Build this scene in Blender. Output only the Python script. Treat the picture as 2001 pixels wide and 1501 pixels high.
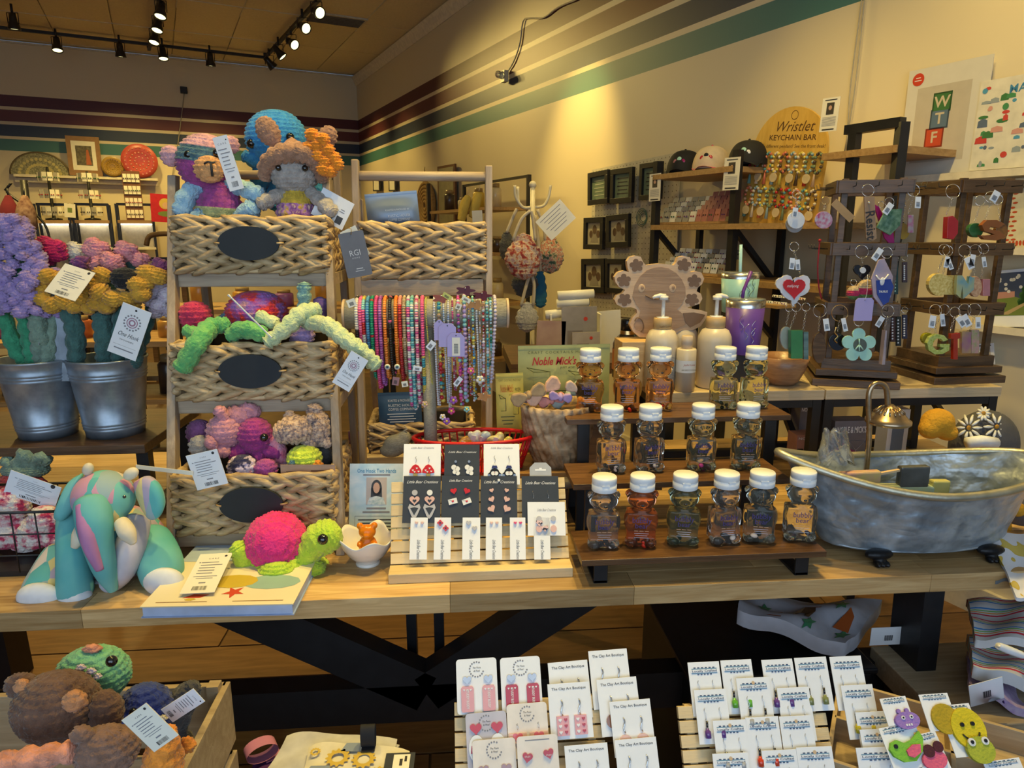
import bpy, math, random
from mathutils import Vector, Matrix, Euler, noise
random.seed(7)
R = math.radians; pi = math.pi; V = Vector
sc = bpy.context.scene; col = sc.collection
for o in list(bpy.data.objects): bpy.data.objects.remove(o)
# ---------------------------------------------------------------- camera
FP = 1340.0; PITCH = R(12.4); HEAD = R(4.6); CAM = V((0, 0, 1.5))
cd = bpy.data.cameras.new('camera'); cd.sensor_width = 36; cd.lens = 36 * FP / 2001; cd.clip_start = .02
cam = bpy.data.objects.new('camera', cd); col.objects.link(cam)
cam.location = CAM; cam.rotation_euler = (pi / 2 - PITCH, 0, -HEAD); sc.camera = cam
# ---------------------------------------------------------------- exposure, world, assumed daylight
vs = sc.view_settings; vs.view_transform = 'Standard'; vs.look = 'None'; vs.gamma = 1; vs.exposure = 0.08
vs.use_curve_mapping = False
cy = sc.cycles; cy.max_bounces = 6; cy.diffuse_bounces = 2; cy.glossy_bounces = 3; cy.transmission_bounces = 6; cy.transparent_max_bounces = 8; cy.caustics_reflective = False; cy.caustics_refractive = False; cy.use_adaptive_sampling = True; cy.adaptive_threshold = .05
w = bpy.data.worlds.new('world'); sc.world = w; w.use_nodes = True
w.node_tree.nodes['Background'].inputs[0].default_value = (.52, .70, 1, 1)
w.node_tree.nodes['Background'].inputs[1].default_value = .24
def area(name, loc, rot, sx, sy, power, c):
    l = bpy.data.lights.new(name, 'AREA'); l.shape = 'RECTANGLE'; l.size = sx; l.size_y = sy; l.energy = power; l.color = c
    o = bpy.data.objects.new(name, l); col.objects.link(o); o.location = loc; o.rotation_euler = rot; return o
area('assumed_window_light', (-.3, -1.6, 1.75), (R(86), 0, R(0)), 4.4, 2.3, 66, (.64, .82, 1))  # area light added for assumed daylight from an unseen window behind the viewer
WARM = (1, .72, .21)
def spot(name, loc, target, power, angle=60, blend=.7, r=.035, c=WARM):
    l = bpy.data.lights.new(name, 'SPOT'); l.energy = power; l.spot_size = R(angle); l.spot_blend = blend; l.shadow_soft_size = r; l.color = c
    o = bpy.data.objects.new(name, l); col.objects.link(o); o.location = loc
    o.rotation_euler = (V(target) - V(loc)).to_track_quat('-Z', 'Y').to_euler(); return o
# ---------------------------------------------------------------- where things stand: table frame is the world frame
A = R(22.3); NW = V((math.cos(A), math.sin(A), 0)); WW = V((-math.sin(A), math.cos(A), 0))
U0, V0, ZC = 2.8, 10.5, 3.71
def W(u, v, z): return NW * u + WW * v + V((0, 0, z))
def ray(px, py):
    x, y = px - 1000.5, 750.5 - py
    f = FP * math.cos(PITCH) + y * math.sin(PITCH); u = y * math.cos(PITCH) - FP * math.sin(PITCH)
    return V((x * math.cos(HEAD) + f * math.sin(HEAD), -x * math.sin(HEAD) + f * math.cos(HEAD), u))
def at(px, py, Y): d = ray(px, py); return CAM + d * (Y / d.y)
def atz(px, py, z): d = ray(px, py); return CAM + d * ((z - CAM.z) / d.z)
def atR(px, py, off=0): d = ray(px, py); return CAM + d * ((U0 - off) / d.dot(NW))
def atB(px, py, off=0): d = ray(px, py); return CAM + d * ((V0 - off) / d.dot(WW))
CF = V((math.sin(HEAD) * math.cos(PITCH), math.cos(HEAD) * math.cos(PITCH), -math.sin(PITCH)))
def pxm(p): return (p - CAM).dot(CF) / FP          # metres per photo pixel at a point
class Fr:
    """local frame of a thing: pixel offsets measured on the photo -> metres at the thing's own depth"""
    def __init__(s, ax, ay, Y): s.o = at(ax, ay, Y); s.Y = Y; s.s = pxm(s.o)
    def __call__(s, x, y, d=0): return at(x, y, s.Y + d) - s.o
# ---------------------------------------------------------------- materials
MT = {}
def mat(n, c=(.5, .5, .5), r=.6, m=0, var=.1, vs=25, bump=0, bs=80, tr=0, ior=1.45, em=0, c2=None, ramp=None, coat=0, sheen=0, st=(1, 1, 1), det=3, alpha=1, rnd=0, dist=0, vor=False, sss=0):
    if n in MT: return MT[n]
    k = bpy.data.materials.new(n); k.use_nodes = True; t = k.node_tree; N = t.nodes; L = t.links; b = N['Principled BSDF']
    I = b.inputs; I['Roughness'].default_value = r; I['Metallic'].default_value = m; I['IOR'].default_value = ior
    I['Transmission Weight'].default_value = tr; I['Coat Weight'].default_value = coat; I['Sheen Weight'].default_value = sheen; I['Alpha'].default_value = alpha
    if sss: I['Subsurface Weight'].default_value = sss; I['Subsurface Radius'].default_value = (.01, .006, .003)
    tc = N.new('ShaderNodeTexCoord'); mp = N.new('ShaderNodeMapping'); mp.inputs['Scale'].default_value = st
    L.new(tc.outputs['Object'], mp.inputs['Vector'])
    if vor: nz = N.new('ShaderNodeTexVoronoi'); nz.inputs['Scale'].default_value = vs; fac = nz.outputs['Color']
    else:
        nz = N.new('ShaderNodeTexNoise'); nz.inputs['Scale'].default_value = vs; nz.inputs['Detail'].default_value = det; nz.inputs['Distortion'].default_value = dist; fac = nz.outputs['Fac']
    L.new(mp.outputs['Vector'], nz.inputs['Vector'])
    rp = N.new('ShaderNodeValToRGB'); e = rp.color_ramp.elements
    if vor: rp.color_ramp.interpolation = 'CONSTANT'
    if ramp:
        for i, (p, cc) in enumerate(ramp):
            q = e[i] if i < 2 else e.new(p)
            q.position = p; q.color = (*cc, 1)
    else:
        a = c if c2 else tuple(max(0, x * (1 - var)) for x in c); z = c2 or tuple(min(1, x * (1 + var)) for x in c)
        e[0].position = .3; e[0].color = (*a, 1); e[1].position = .7; e[1].color = (*z, 1)
    L.new(fac, rp.inputs['Fac']); out = rp.outputs['Color']
    if rnd:
        oi = N.new('ShaderNodeObjectInfo'); hs = N.new('ShaderNodeHueSaturation'); mr = N.new('ShaderNodeMapRange')
        mr.inputs['To Min'].default_value = 1 - rnd; mr.inputs['To Max'].default_value = 1 + rnd
        L.new(oi.outputs['Random'], mr.inputs['Value']); L.new(mr.outputs['Result'], hs.inputs['Value']); L.new(out, hs.inputs['Color']); out = hs.outputs['Color']
    L.new(out, I['Base Color'])
    if em: L.new(out, I['Emission Color']); I['Emission Strength'].default_value = em
    if bump:
        n2 = N.new('ShaderNodeTexNoise'); n2.inputs['Scale'].default_value = bs; n2.inputs['Detail'].default_value = 2
        bp = N.new('ShaderNodeBump'); bp.inputs['Strength'].default_value = bump; bp.inputs['Distance'].default_value = .004
        L.new(mp.outputs['Vector'], n2.inputs['Vector']); L.new(n2.outputs['Fac'], bp.inputs['Height']); L.new(bp.outputs['Normal'], I['Normal'])
    MT[n] = k; return k
def yarn(n, c=(.5, .5, .5), c2=None, vs=60, **k):
    f = lambda q: tuple(x ** .86 for x in q) if q else q
    return mat('yarn_' + n, f(c), .95, 0, .25, vs, bump=1, bs=170, sheen=.2, c2=f(c2), **k)
def paint(n, c=(.5, .5, .5), r=.5): return mat('print_' + n, c, r, var=.04)
def wood(n, a, b, st=(1, 14, 14), vs=3, r=.5, rnd=.15, bump=.15): return mat('wood_' + n, a, r, c2=b, vs=vs, st=st, det=5, dist=1.2, rnd=rnd, bump=bump, bs=30)
# ---------------------------------------------------------------- mesh builder
def spl(P, t):
    n = len(P) - 1; i = min(int(t * n), n - 1); f = t * n - i
    a = P[max(i - 1, 0)]; b = P[i]; c = P[i + 1]; d = P[min(i + 2, n)]
    return .5 * ((2 * b) + (c - a) * f + (2 * a - 5 * b + 4 * c - d) * f * f + (3 * b - a - 3 * c + d) * f ** 3)
def frames(P):
    out = []; up = None
    for i, p in enumerate(P):
        d = (P[min(i + 1, len(P) - 1)] - P[max(i - 1, 0)])
        d = d.normalized() if d.length > 1e-9 else V((0, 0, 1))
        if up is None: up = V((1, 0, 0)) if abs(d.x) < .8 else V((0, 1, 0))
        u = (up - d * up.dot(d)); u = u.normalized() if u.length > 1e-6 else d.orthogonal().normalized()
        up = u; out.append((u, d.cross(u)))
    return out
class MB:
    def __init__(s): s.v = []; s.f = []; s.m = []; s.s = []; s.T = None
    def add(s, vs, fs, mi=0, sm=True):
        b = len(s.v)
        s.v += [tuple(s.T @ V(p)) for p in vs] if s.T else [tuple(p) for p in vs]
        s.f += [tuple(b + i for i in f) for f in fs]; s.s += [sm] * len(fs)
        s.m += mi if isinstance(mi, list) else [mi] * len(fs); return s
    def box(s, c, d, rot=None, mi=0):
        M = Matrix.Translation(V(c)) @ (Euler(rot).to_matrix().to_4x4() if rot else Matrix())
        vs = [M @ V((x * d[0] / 2, y * d[1] / 2, z * d[2] / 2)) for x in (-1, 1) for y in (-1, 1) for z in (-1, 1)]
        return s.add(vs, [(0, 1, 3, 2), (4, 6, 7, 5), (0, 4, 5, 1), (2, 3, 7, 6), (0, 2, 6, 4), (1, 5, 7, 3)], mi, False)
    def beam(s, a, b, wx, wy, mi=0):
        a, b = V(a), V(b); h = [V((wx / 2 * x, wy / 2 * y, 0)) for x, y in ((-1, -1), (1, -1), (1, 1), (-1, 1))]
        return s.add([a + q for q in h] + [b + q for q in h], [(3, 2, 1, 0), (4, 5, 6, 7), (0, 1, 5, 4), (1, 2, 6, 5), (2, 3, 7, 6), (3, 0, 4, 7)], mi, False)
    def bar(s, a, b, t, h, mi=0):
        "rectangular bar between two points: t sideways, h in height"
        a, b = V(a), V(b); d = (b - a).normalized(); u = d.cross(V((0, 0, 1)))
        u = u.normalized() if u.length > 1e-4 else V((1, 0, 0)); n = u.cross(d)
        h4 = [u * t / 2 * x + n * h / 2 * y for x, y in ((-1, -1), (1, -1), (1, 1), (-1, 1))]
        return s.add([a + q for q in h4] + [b + q for q in h4], [(3, 2, 1, 0), (4, 5, 6, 7), (0, 1, 5, 4), (1, 2, 6, 5), (2, 3, 7, 6), (3, 0, 4, 7)], mi, False)
    def tube(s, P, r, n=8, closed=False, mi=0, sub=0):
        P = [V(p) for p in P]
        rr = list(r) if hasattr(r, '__len__') else [r] * len(P)
        if sub:
            if closed: P = P + [P[0]]; rr = rr + [rr[0]]
            k = sub * (len(P) - 1); rr = [spl(rr, i / k) for i in range(k + 1)]; P = [spl(P, i / k) for i in range(k + 1)]
            if closed: P.pop(); rr.pop()
        fr = frames(P); vs = []; m = len(P)
        for p, (u, v), q in zip(P, fr, rr):
            vs += [p + (u * math.cos(2 * pi * j / n) + v * math.sin(2 * pi * j / n)) * q for j in range(n)]
        fs = [(i * n + j, i * n + (j + 1) % n, (i + 1) % m * n + (j + 1) % n, (i + 1) % m * n + j) for i in range(m if closed else m - 1) for j in range(n)]
        if not closed: fs += [tuple(range(n - 1, -1, -1)), tuple(range((m - 1) * n, m * n))]
        return s.add(vs, fs, mi)
    def lathe(s, prof, n=24, c=(0, 0, 0), mi=0, sx=1, sy=1, cap=True):
        vs = [(c[0] + r * sx * math.cos(2 * pi * j / n), c[1] + r * sy * math.sin(2 * pi * j / n), c[2] + z) for r, z in prof for j in range(n)]
        m = len(prof); fs = [(i * n + j, i * n + (j + 1) % n, (i + 1) * n + (j + 1) % n, (i + 1) * n + j) for i in range(m - 1) for j in range(n)]
        if cap: fs += [tuple(range(n - 1, -1, -1)), tuple(range((m - 1) * n, m * n))]
        return s.add(vs, fs, mi)
    def ball(s, c, r, n=14, m=9, rot=None, mi=0):
        r = r if hasattr(r, '__len__') else (r, r, r); M = Matrix.Translation(V(c)) @ (Euler(rot).to_matrix().to_4x4() if rot else Matrix())
        vs = [M @ V((0, 0, -r[2]))]; fs = []
        for i in range(1, m):
            a = pi * i / m
            vs += [M @ V((r[0] * math.sin(a) * math.cos(2 * pi * j / n), r[1] * math.sin(a) * math.sin(2 * pi * j / n), -r[2] * math.cos(a))) for j in range(n)]
        vs.append(M @ V((0, 0, r[2]))); q = len(vs) - 1
        for j in range(n):
            k = (j + 1) % n; fs.append((0, 1 + k, 1 + j)); fs.append((q, q - n + j, q - n + k))
            fs += [(1 + i * n + j, 1 + i * n + k, 1 + (i + 1) * n + k, 1 + (i + 1) * n + j) for i in range(m - 2)]
        return s.add(vs, fs, mi)
    def prism(s, poly, y0, y1, mi=0, M=None, sm=False):
        "outline in x,z given a thickness in y"
        n = len(poly); vs = [V((x, y0, z)) for x, z in poly] + [V((x, y1, z)) for x, z in poly]
        if M: vs = [M @ p for p in vs]
        ar = sum(poly[i][0] * poly[(i + 1) % n][1] - poly[(i + 1) % n][0] * poly[i][1] for i in range(n))
        fs = [tuple(range(n)), tuple(range(2 * n - 1, n - 1, -1))] + [((i + 1) % n, i, n + i, n + (i + 1) % n) for i in range(n)]
        if ar < 0: fs = [f[::-1] for f in fs]
        return s.add(vs, fs, mi, sm)
    def grid(s, fn, nu, nv, mi=0, cu=False, cv=False):
        vs = [fn(i / nu, j / nv) for i in range(nu + (not cu)) for j in range(nv + (not cv))]; q = nv + (not cv); p = nu + (not cu)
        return s.add(vs, [(i * q + j, (i + 1) % p * q + j, (i + 1) % p * q + (j + 1) % q, i * q + (j + 1) % q) for i in range(nu) for j in range(nv)], mi)
    def knit(s, P, rr, row=.0135, st=.0135, amp=.0044, mi=0, flat=1):
        "crocheted tube along P: rows of raised, staggered stitches; mi may be a function of t (0..1) and turn (0..1)"
        P = [V(p) for p in P]
        L = sum(math.hypot((P[i + 1] - P[i]).length, rr[i + 1] - rr[i]) for i in range(len(P) - 1)); mx = max(rr)
        nr = max(3, round(L / row)); K = max(5, round(2 * pi * mx / st)); k = nr * 3; c = K * 3
        C = [spl(P, i / k) for i in range(k + 1)]; fr = frames(C); vs = []; fs = []; ms = []
        for i in range(k + 1):
            q = max(.0004, spl(rr, i / k)); ph = i / 3; a = abs(math.sin(pi * ph)) ** .7; o = (int(ph) % 2) * .5; u, v = fr[i]; am = amp * min(1, q / (mx * .45))
            for j in range(c):
                b = abs(math.sin(pi * (j / 3 + o))) ** .7; d = q + am * (a * (.15 + .85 * b) * 1.25 - .45 + .2 * math.sin(i * 12.9 + j * 7.1)); g = 2 * pi * j / c
                vs.append(C[i] + u * math.cos(g) * d + v * math.sin(g) * d * flat)
        for i in range(k):
            for j in range(c):
                fs.append((i * c + j, i * c + (j + 1) % c, (i + 1) * c + (j + 1) % c, (i + 1) * c + j)); ms.append(mi((i + .5) / k, j / c) if callable(mi) else mi)
        n0 = len(fs); fs += [tuple(range(c - 1, -1, -1)), tuple(range(k * c, (k + 1) * c))]; ms += [ms[0], ms[-1]]
        return s.add(vs, fs, ms)
    def kball(s, c, r, rot=None, row=.0135, st=.0135, amp=.0044, mi=0):
        r = r if hasattr(r, '__len__') else (r, r, r); o = s.T; mx = max(r)
        s.T = (o or Matrix()) @ Matrix.Translation(V(c)) @ (Euler(rot).to_matrix().to_4x4() if rot else Matrix()) @ Matrix.Diagonal((r[0] / mx, r[1] / mx, r[2] / mx, 1))
        s.knit([V((0, 0, -mx * math.cos(pi * i / 8))) for i in range(9)], [mx * math.sin(pi * i / 8) for i in range(9)], row, st, amp, mi); s.T = o; return s
    def build(s, name, mats, parent=None, loc=(0, 0, 0), rot=(0, 0, 0), bev=0, seg=2):
        me = bpy.data.meshes.new(name); me.from_pydata(s.v, [], s.f)
        for k in (mats if isinstance(mats, (list, tuple)) else [mats]): me.materials.append(k)
        me.polygons.foreach_set('use_smooth', s.s); me.polygons.foreach_set('material_index', s.m); me.update()
        return obj(name, me, parent, loc, rot, bev, seg)
def obj(name, me, parent=None, loc=(0, 0, 0), rot=(0, 0, 0), bev=0, seg=2):
    o = bpy.data.objects.new(name, me); col.objects.link(o); o.location = loc; o.rotation_euler = rot
    if parent: o.parent = parent
    if bev:
        b = o.modifiers.new('bevel', 'BEVEL'); b.width = bev; b.segments = seg; b.limit_method = 'ANGLE'; b.angle_limit = R(40)
    return o
def tag(o, label, cat, group=None):
    o['label'] = label; o['category'] = cat
    if group: o['group'] = group
    return o
def thing(name, label, cat, loc=(0, 0, 0), rot=0, group=None):
    o = bpy.data.objects.new(name, None); o.empty_display_size = .02; col.objects.link(o); o.location = loc
    o.rotation_euler = rot if hasattr(rot, '__len__') else (0, 0, rot); return tag(o, label, cat, group)
def struct(o): o['kind'] = 'structure'; return o
def stuff(o): o['kind'] = 'stuff'; return o
def dup(o, loc=None, rot=None, label=None, group=None, parent=None, mats=None):
    c = o.copy(); col.objects.link(c)
    if parent: c.parent = parent
    if loc is not None: c.location = loc
    if rot is not None: c.rotation_euler = rot
    if label: c['label'] = label
    if group: c['group'] = group
    if mats and o.type == 'MESH' and o.name.split('.')[0] in mats:
        c.material_slots[0].link = 'OBJECT'; c.material_slots[0].material = mats[o.name.split('.')[0]]
    for ch in o.children: dup(ch, parent=c, mats=mats)
    return c
# ---------------------------------------------------------------- writing
TX = {}
def text(s, h, k, parent, loc, rot=(pi / 2, 0, 0), shear=0, wd=None, al='CENTER', bold=0, sp=1, name='lettering'):
    "flat lettering; h = capital height in metres, wd = width to fit"
    key = (s, round(h, 5), shear, wd, al, k.name, bold, sp)
    if key not in TX:
        cu = bpy.data.curves.new('lettering', 'FONT'); cu.body = s; cu.size = h / .7; cu.align_x = al; cu.align_y = 'CENTER'; cu.shear = shear; cu.resolution_u = 2; cu.offset = bold * h; cu.space_character = sp
        t = bpy.data.objects.new('t', cu); me = bpy.data.meshes.new_from_object(t); bpy.data.objects.remove(t); bpy.data.curves.remove(cu)
        me.name = 'lettering'; me.materials.clear(); me.materials.append(k)
        if wd and me.vertices:
            xs = [v.co.x for v in me.vertices]; f = wd / max(1e-6, max(xs) - min(xs)); me.transform(Matrix.Diagonal((f, 1, 1, 1)))
        TX[key] = me
    return obj(name, TX[key], parent, loc, rot)
# ================================================================ SETTING
cream = mat('wall_paint', (.74, .63, .42), .55, var=.03, vs=2)
def stripe_mat():
    k = bpy.data.materials.new('wall_stripes'); k.use_nodes = True; t = k.node_tree; N = t.nodes; L = t.links; b = N['Principled BSDF']; b.inputs['Roughness'].default_value = .5
    tc = N.new('ShaderNodeTexCoord'); sx = N.new('ShaderNodeSeparateXYZ'); mr = N.new('ShaderNodeMapRange'); rp = N.new('ShaderNodeValToRGB'); rp.color_ramp.interpolation = 'CONSTANT'
    L.new(tc.outputs['Object'], sx.inputs[0]); L.new(sx.outputs['Z'], mr.inputs['Value']); mr.inputs['From Min'].default_value = 2.4; mr.inputs['From Max'].default_value = 3.2
    cr = (.74, .63, .42); cs = [(0, cr), (2.475, (.06, .185, .175)), (2.607, cr), (2.643, (.030, .045, .085)), (2.775, cr), (2.811, (.13, .03, .028)), (2.943, cr), (2.979, (.09, .014, .018)), (3.111, cr)]
    e = rp.color_ramp.elements
    for i, (z, c) in enumerate(cs):
        p = 0 if i == 0 else (z - 2.4) / .8
        q = e[i] if i < 2 else e.new(p)
        q.position = p; q.color = (*c, 1)
    L.new(mr.outputs['Result'], rp.inputs['Fac']); L.new(rp.outputs['Color'], b.inputs['Base Color']); return k
stripes = stripe_mat()
def wbox(name, u, v, z, du, dv, dz, k, parent=None, bev=0):
    return MB().box((0, 0, 0 if name.startswith('wall') else 0), (du, dv, dz)).build(name, k, parent, W(u, v, z), (0, 0, A), bev)
struct(MB().box((0, 0, ZC / 2), (9, .1, ZC)).build('wall_back', stripes, None, W(-1.65, V0 + .05, 0), (0, 0, A)))
struct(MB().box((0, 0, ZC / 2), (.1, 13.6, ZC)).build('wall_right', stripes, None, W(U0 + .05, 3.7, 0), (0, 0, A)))
struct(MB().box((0, 0, ZC / 2), (.1, 13.6, ZC)).build('wall_left', cream, None, W(-6.1, 3.7, 0), (0, 0, A)))
ceil = struct(MB().box((0, 0, .04), (9, 13.6, .06)).build('ceiling', mat('ceiling_board', (.62, .56, .42), .9), None, W(-1.65, 3.7, ZC), (0, 0, A)))
tm = MB().box((0, 0, 0), (.588, 1.188, .014)); tile_k = mat('ceiling_tile_fleck', (.68, .57, .36), .9, var=.06, vs=60, bump=.3, bs=200, rnd=.04)
t0 = None
for i in range(10):
    for j in range(5):
        l = (-2.9 + .6 * i + 1.65, 4.5 + .6 + 1.2 * j - 3.7 - .2, 0)
        t0 = tm.build('ceiling_tile', tile_k, ceil, l) if t0 is None else dup(t0, l, parent=ceil)
gk = mat('ceiling_grid_metal', (.6, .54, .42), .5)
m = MB()
for i in range(11): m.box((-3.2 + .6 * i + 1.65, .9 + .5, -.006), (.012, 6.2, .012))
for j in range(6): m.box((.25 - .05, 4.5 + 1.2 * j - 3.9, -.006), (6.1, .012, .012))
m.build('ceiling_grid', gk, ceil)
v = MB().box((0, 0, 0), (.62, .32, .02)); vt = None
vo = tag(v.build('air_vent', mat('vent_white', (.55, .5, .38), .5), None, atz(655, 38, ZC - .012), (0, 0, A)), 'slatted rectangular air vent in the ceiling tiles', 'vent')
for i in range(6): MB().box((0, -.12 + i * .048, -.014), (.56, .012, .012), (.5, 0, 0)).build('vent_slat', mat('vent_dark', (.12, .1, .07), .6), vo)
# crown moulding along the ceiling edges
cm = mat('moulding_paint', (.74, .66, .5), .5)
struct(MB().prism([(0, 0), (-.05, 0), (-.075, -.02), (-.05, -.05), (-.03, -.1), (-.012, -.13), (0, -.13)], -6.8, 6.8).build('trim_1', cm, None, W(U0, 3.7, ZC), (0, 0, A)))
struct(MB().box((0, 0, 0), (9, .03, .02)).build('trim_2', cm, None, W(-1.65, V0 - .015, ZC - .01), (0, 0, A)))
struct(MB().box((0, 0, 0), (.02, 13.6, .12)).build('baseboard_right', cm, None, W(U0 - .01, 3.7, .06), (0, 0, A)))
# assumed window behind the viewer: unseen mullions added to account for the area light
m = MB()
for x in (-2.6, -1.1, .4, 1.9): m.box((x, 0, 1.6), (.06, .08, 2.8))
for z in (.25, 2.95): m.box((-.35, 0, z), (4.56, .08, .08))
struct(m.build('assumed_window_1', mat('assumed_frame_black', (.015, .015, .017), .4), None, (0, -1.75, 0)))
# floor with wood-look planks
fk = wood('floor_plank', (.14, .068, .024), (.25, .13, .05), (1.2, 12, 12), 2.5, .38, .18, .08)
fl = struct(MB().box((0, 0, -.03), (9, 13.6, .06)).build('floor', mat('floor_base', (.10, .055, .025), .45, var=.25, vs=8), None, W(-1.65, 3.7, 0), (0, 0, A)))
pm = MB().box((0, 0, .003), (1.192, .192, .006)); p0 = None; Fi = fl.matrix_basis.inverted()
for j in range(18):
    for i in range(4):
        l = Fi @ V((-1.9 + 1.2 * i + (j % 3) * .4, 1.05 + .2 * j, 0)); r = (0, 0, -A)
        p0 = pm.build('floor_plank', fk, fl, l, r) if p0 is None else dup(p0, l, r, parent=fl)
# ================================================================ TRACK LIGHTS
blk = mat('black_metal', (.012, .012, .014), .42, var=.2); emi = mat('lamp_glow', (1, .86, .42), .5, em=2.6)
TZ = ZC - .06
def tw(px, py): return atz(px, py, TZ)
def track(n, pts, lab):
    m = MB()
    for a, b in zip(pts, pts[1:]): m.bar(V(a) - V(pts[0]), V(b) - V(pts[0]), .035, .03)
    o = tag(m.build('light_track', blk, None, pts[0]), lab, 'light track'); MB().box((0, 0, .03), (.03, .03, .04)).build('mount', blk, o); return o
TA = [W(-3.2, 9.15, TZ), W(1.22, 9.02, TZ)]
a1, a2 = tw(-60, 47), tw(515, 112); b2 = tw(640, -20); c1, c2_ = tw(293, 98), tw(318, -30)
track(0, [a1, a2], 'black ceiling track running along the back wall'); track(0, [a2 + V((.02, 0, 0)), b2], 'black ceiling track running toward the back corner, right side')
track(0, [c1 + V((0, -.03, 0)), c2_], 'black ceiling track in the middle, toward the viewer')
lampd = mat('lamp_black', (.02, .018, .015), .35)
def head(loc, tgt, power, label, ang=60, size=1.0):
    t = thing('track_lamp', label, 'spotlight', loc, 0, 'ceiling track spotlights')
    d = (V(tgt) - V(loc)); q = d.to_track_quat('-Z', 'Y').to_euler(); s = size
    MB().tube([(0, 0, .03), (0, 0, -.05 * s)], .012, 8).build('stem', blk, t)
    y = MB(); y.tube([(-.05 * s, 0, -.15 * s), (-.052 * s, 0, -.05 * s), (.052 * s, 0, -.05 * s), (.05 * s, 0, -.15 * s)], .005, 6); y.build('yoke', blk, t)
    c = V((0, 0, -.13 * s)); o = MB().lathe([(.001, .075), (.03, .075), (.034, .03), (.036, .0), (.05, -.03), (.056, -.06), (.056, -.07), (.05, -.07), (.047, -.062)], 16, cap=False).build('lamp_can', lampd, t, c, q)
    o.scale = (s, s, s)
    MB().lathe([(.0005, -.060), (.047, -.062)], 16, cap=False).build('bulb_face', emi, o)
    if power:
        l = spot('lamp_light', V(loc) + c + d.normalized() * .085 * s, tgt, power, ang, 1.0, .06); 
    return t
HL = [(22, 44, 20, 420, 'left end of the back track, at the picture edge'), (108, 92, 110, 420, 'second from the left on the back track'), (232, 104, 232, 330, 'third from the left on the back track'),
      (316, 110, 316, 340, 'fourth from the left on the back track'), (409, 124, 412, 330, 'last on the back track before the corner of the tracks')]
for i, (x, y, tx, ty, lb) in enumerate(HL):
    p = tw(x, y - 30); head(p, p + WW * (-.30 if i % 2 else .12) + V((0, 0, -1.1)), 105, 'black track spotlight ' + lb, 130)
for (x, y, tx, ty, lb) in [(525, 126, 740, 360, 'lowest on the right track, tilted'), (543, 104, 800, 380, 'second lowest on the right track'), (568, 84, 1000, 350, 'third lowest on the right track'), (590, 50, 1130, 330, 'fourth on the right track, by the vent'), (617, 18, 1300, 330, 'highest on the right track, at the picture top')]:
    p = tw(x, y - 26); g = atR(tx, ty); head(p, g, 95, 'black track spotlight ' + lb, 60)
for (x, y, lb) in [(300, 72, 'lowest on the middle track'), (306, 46, 'second on the middle track'), (312, 16, 'at the picture top on the middle track')]:
    p = tw(x, y - 26); head(p, V((p.x - .3, p.y - 1, 1)), 90, 'black track spotlight ' + lb, 60)
# assumed heads over the front table and the right wall, unseen above the picture
for l, tg, pw, an, lb in [((-.75, 1.75, 3.66), (-.55, 1.55, .8), 100, 52, 'above the plush-filled ladder'), ((.1, 1.3, 3.66), (.0, 1.6, .8), 120, 50, 'above the pine earring stand'), ((.85, 1.9, 3.66), (.75, 1.6, .8), 100, 52, 'above the soap bottles'), ((1.6, 1.7, 3.66), (1.55, 1.75, .9), 55, 50, 'above the zinc tub'),
                        (W(1.95, 4.2, 3.66), W(2.8, 4.45, 1.9), 190, 46, 'aimed at the wall beside the pegboard'), (W(1.9, 2.2, 3.66), W(2.6, 2.4, 1.5), 60, 56, 'aimed at the keychain board'), (W(1.9, 1.2, 3.66), W(2.8, 1.4, 1.8), 70, 75, 'aimed at the letter-block print'), ((-1.3, 3.0, 3.66), (-1.2, 2.9, .8), 80, 60, 'above the low dark shelving'), ((.3, 3.2, 3.66), (.2, 2.9, .3), 110, 60, 'above the hat stand'), (W(-.6, 4.6, 3.66), W(-.6, 4.7, .2), 330, 150, 'added warm fill over the middle of the shop floor'), (W(1.2, 1.2, 3.66), W(1.3, 1.4, .2), 150, 150, 'added warm fill over the aisle in front of the prints'), (W(-3.2, 6.2, 3.66), W(-2.6, 6.6, .2), 230, 150, 'added warm fill over the back of the shop floor')]:  # last three: unseen wide lamps, added only as warm fill for the room
    head(V(l), V(tg), pw, 'assumed black track spotlight unseen above the picture frame, ' + lb, an)
# ================================================================ FRONT TABLE
TT = .76; TF = 1.315; TB = 2.36; TL = -1.75; TR = 1.72
tb = thing('display_table', 'long butcher-block display table on a black steel frame', 'table', (0, TF, 0))
sk = wood('butcher_block', (.40, .235, .09), (.62, .42, .20), (2.2, 30, 30), 2.2, .38, .3, .1)
rw = 15; dy = (TB - TF) / rw
for j in range(rw):
    x = TL
    while x < TR - .01:
        ln = random.uniform(.35, .95); e = min(TR, x + ln)
        if TR - e < .2: e = TR
        MB().box(((x + e) / 2, dy * (j + .5), TT - .021), (e - x - .0006, dy - .0005, .042)).build('stave', sk, tb, bev=.0006, seg=1); x = e
m = MB().bar((TL, .2, .375), (TR, .2, .375), .06, .1); m.build('stretcher', blk, tb)
for x0, x1 in ((-.09, -.62), (-.09, .36)): MB().bar((x0, .2, .40), (x1, .2, .70), .06, .1).build('brace', blk, tb)
for x in (-.13, -.06): MB().box((x, .3, .56), (.025, .04, .32)).build('post', blk, tb)
MB().bar((TL, .75, .52), (TR, .75, .52), .04, .05).build('stretcher', blk, tb)
for x in (1.12, -1.55):
    MB().bar((x + .02, .14, 0), (x, .14, .72), .11, .05).build('leg', blk, tb); MB().bar((x + .02, .9, 0), (x, .9, .72), .11, .05).build('leg', blk, tb)
    MB().box((x, .52, .7), (.1, .84, .04)).build('cross_rail', blk, tb)
MB().box((0, .3, .7), (2.9, .05, .035)).build('apron', blk, tb)
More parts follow.
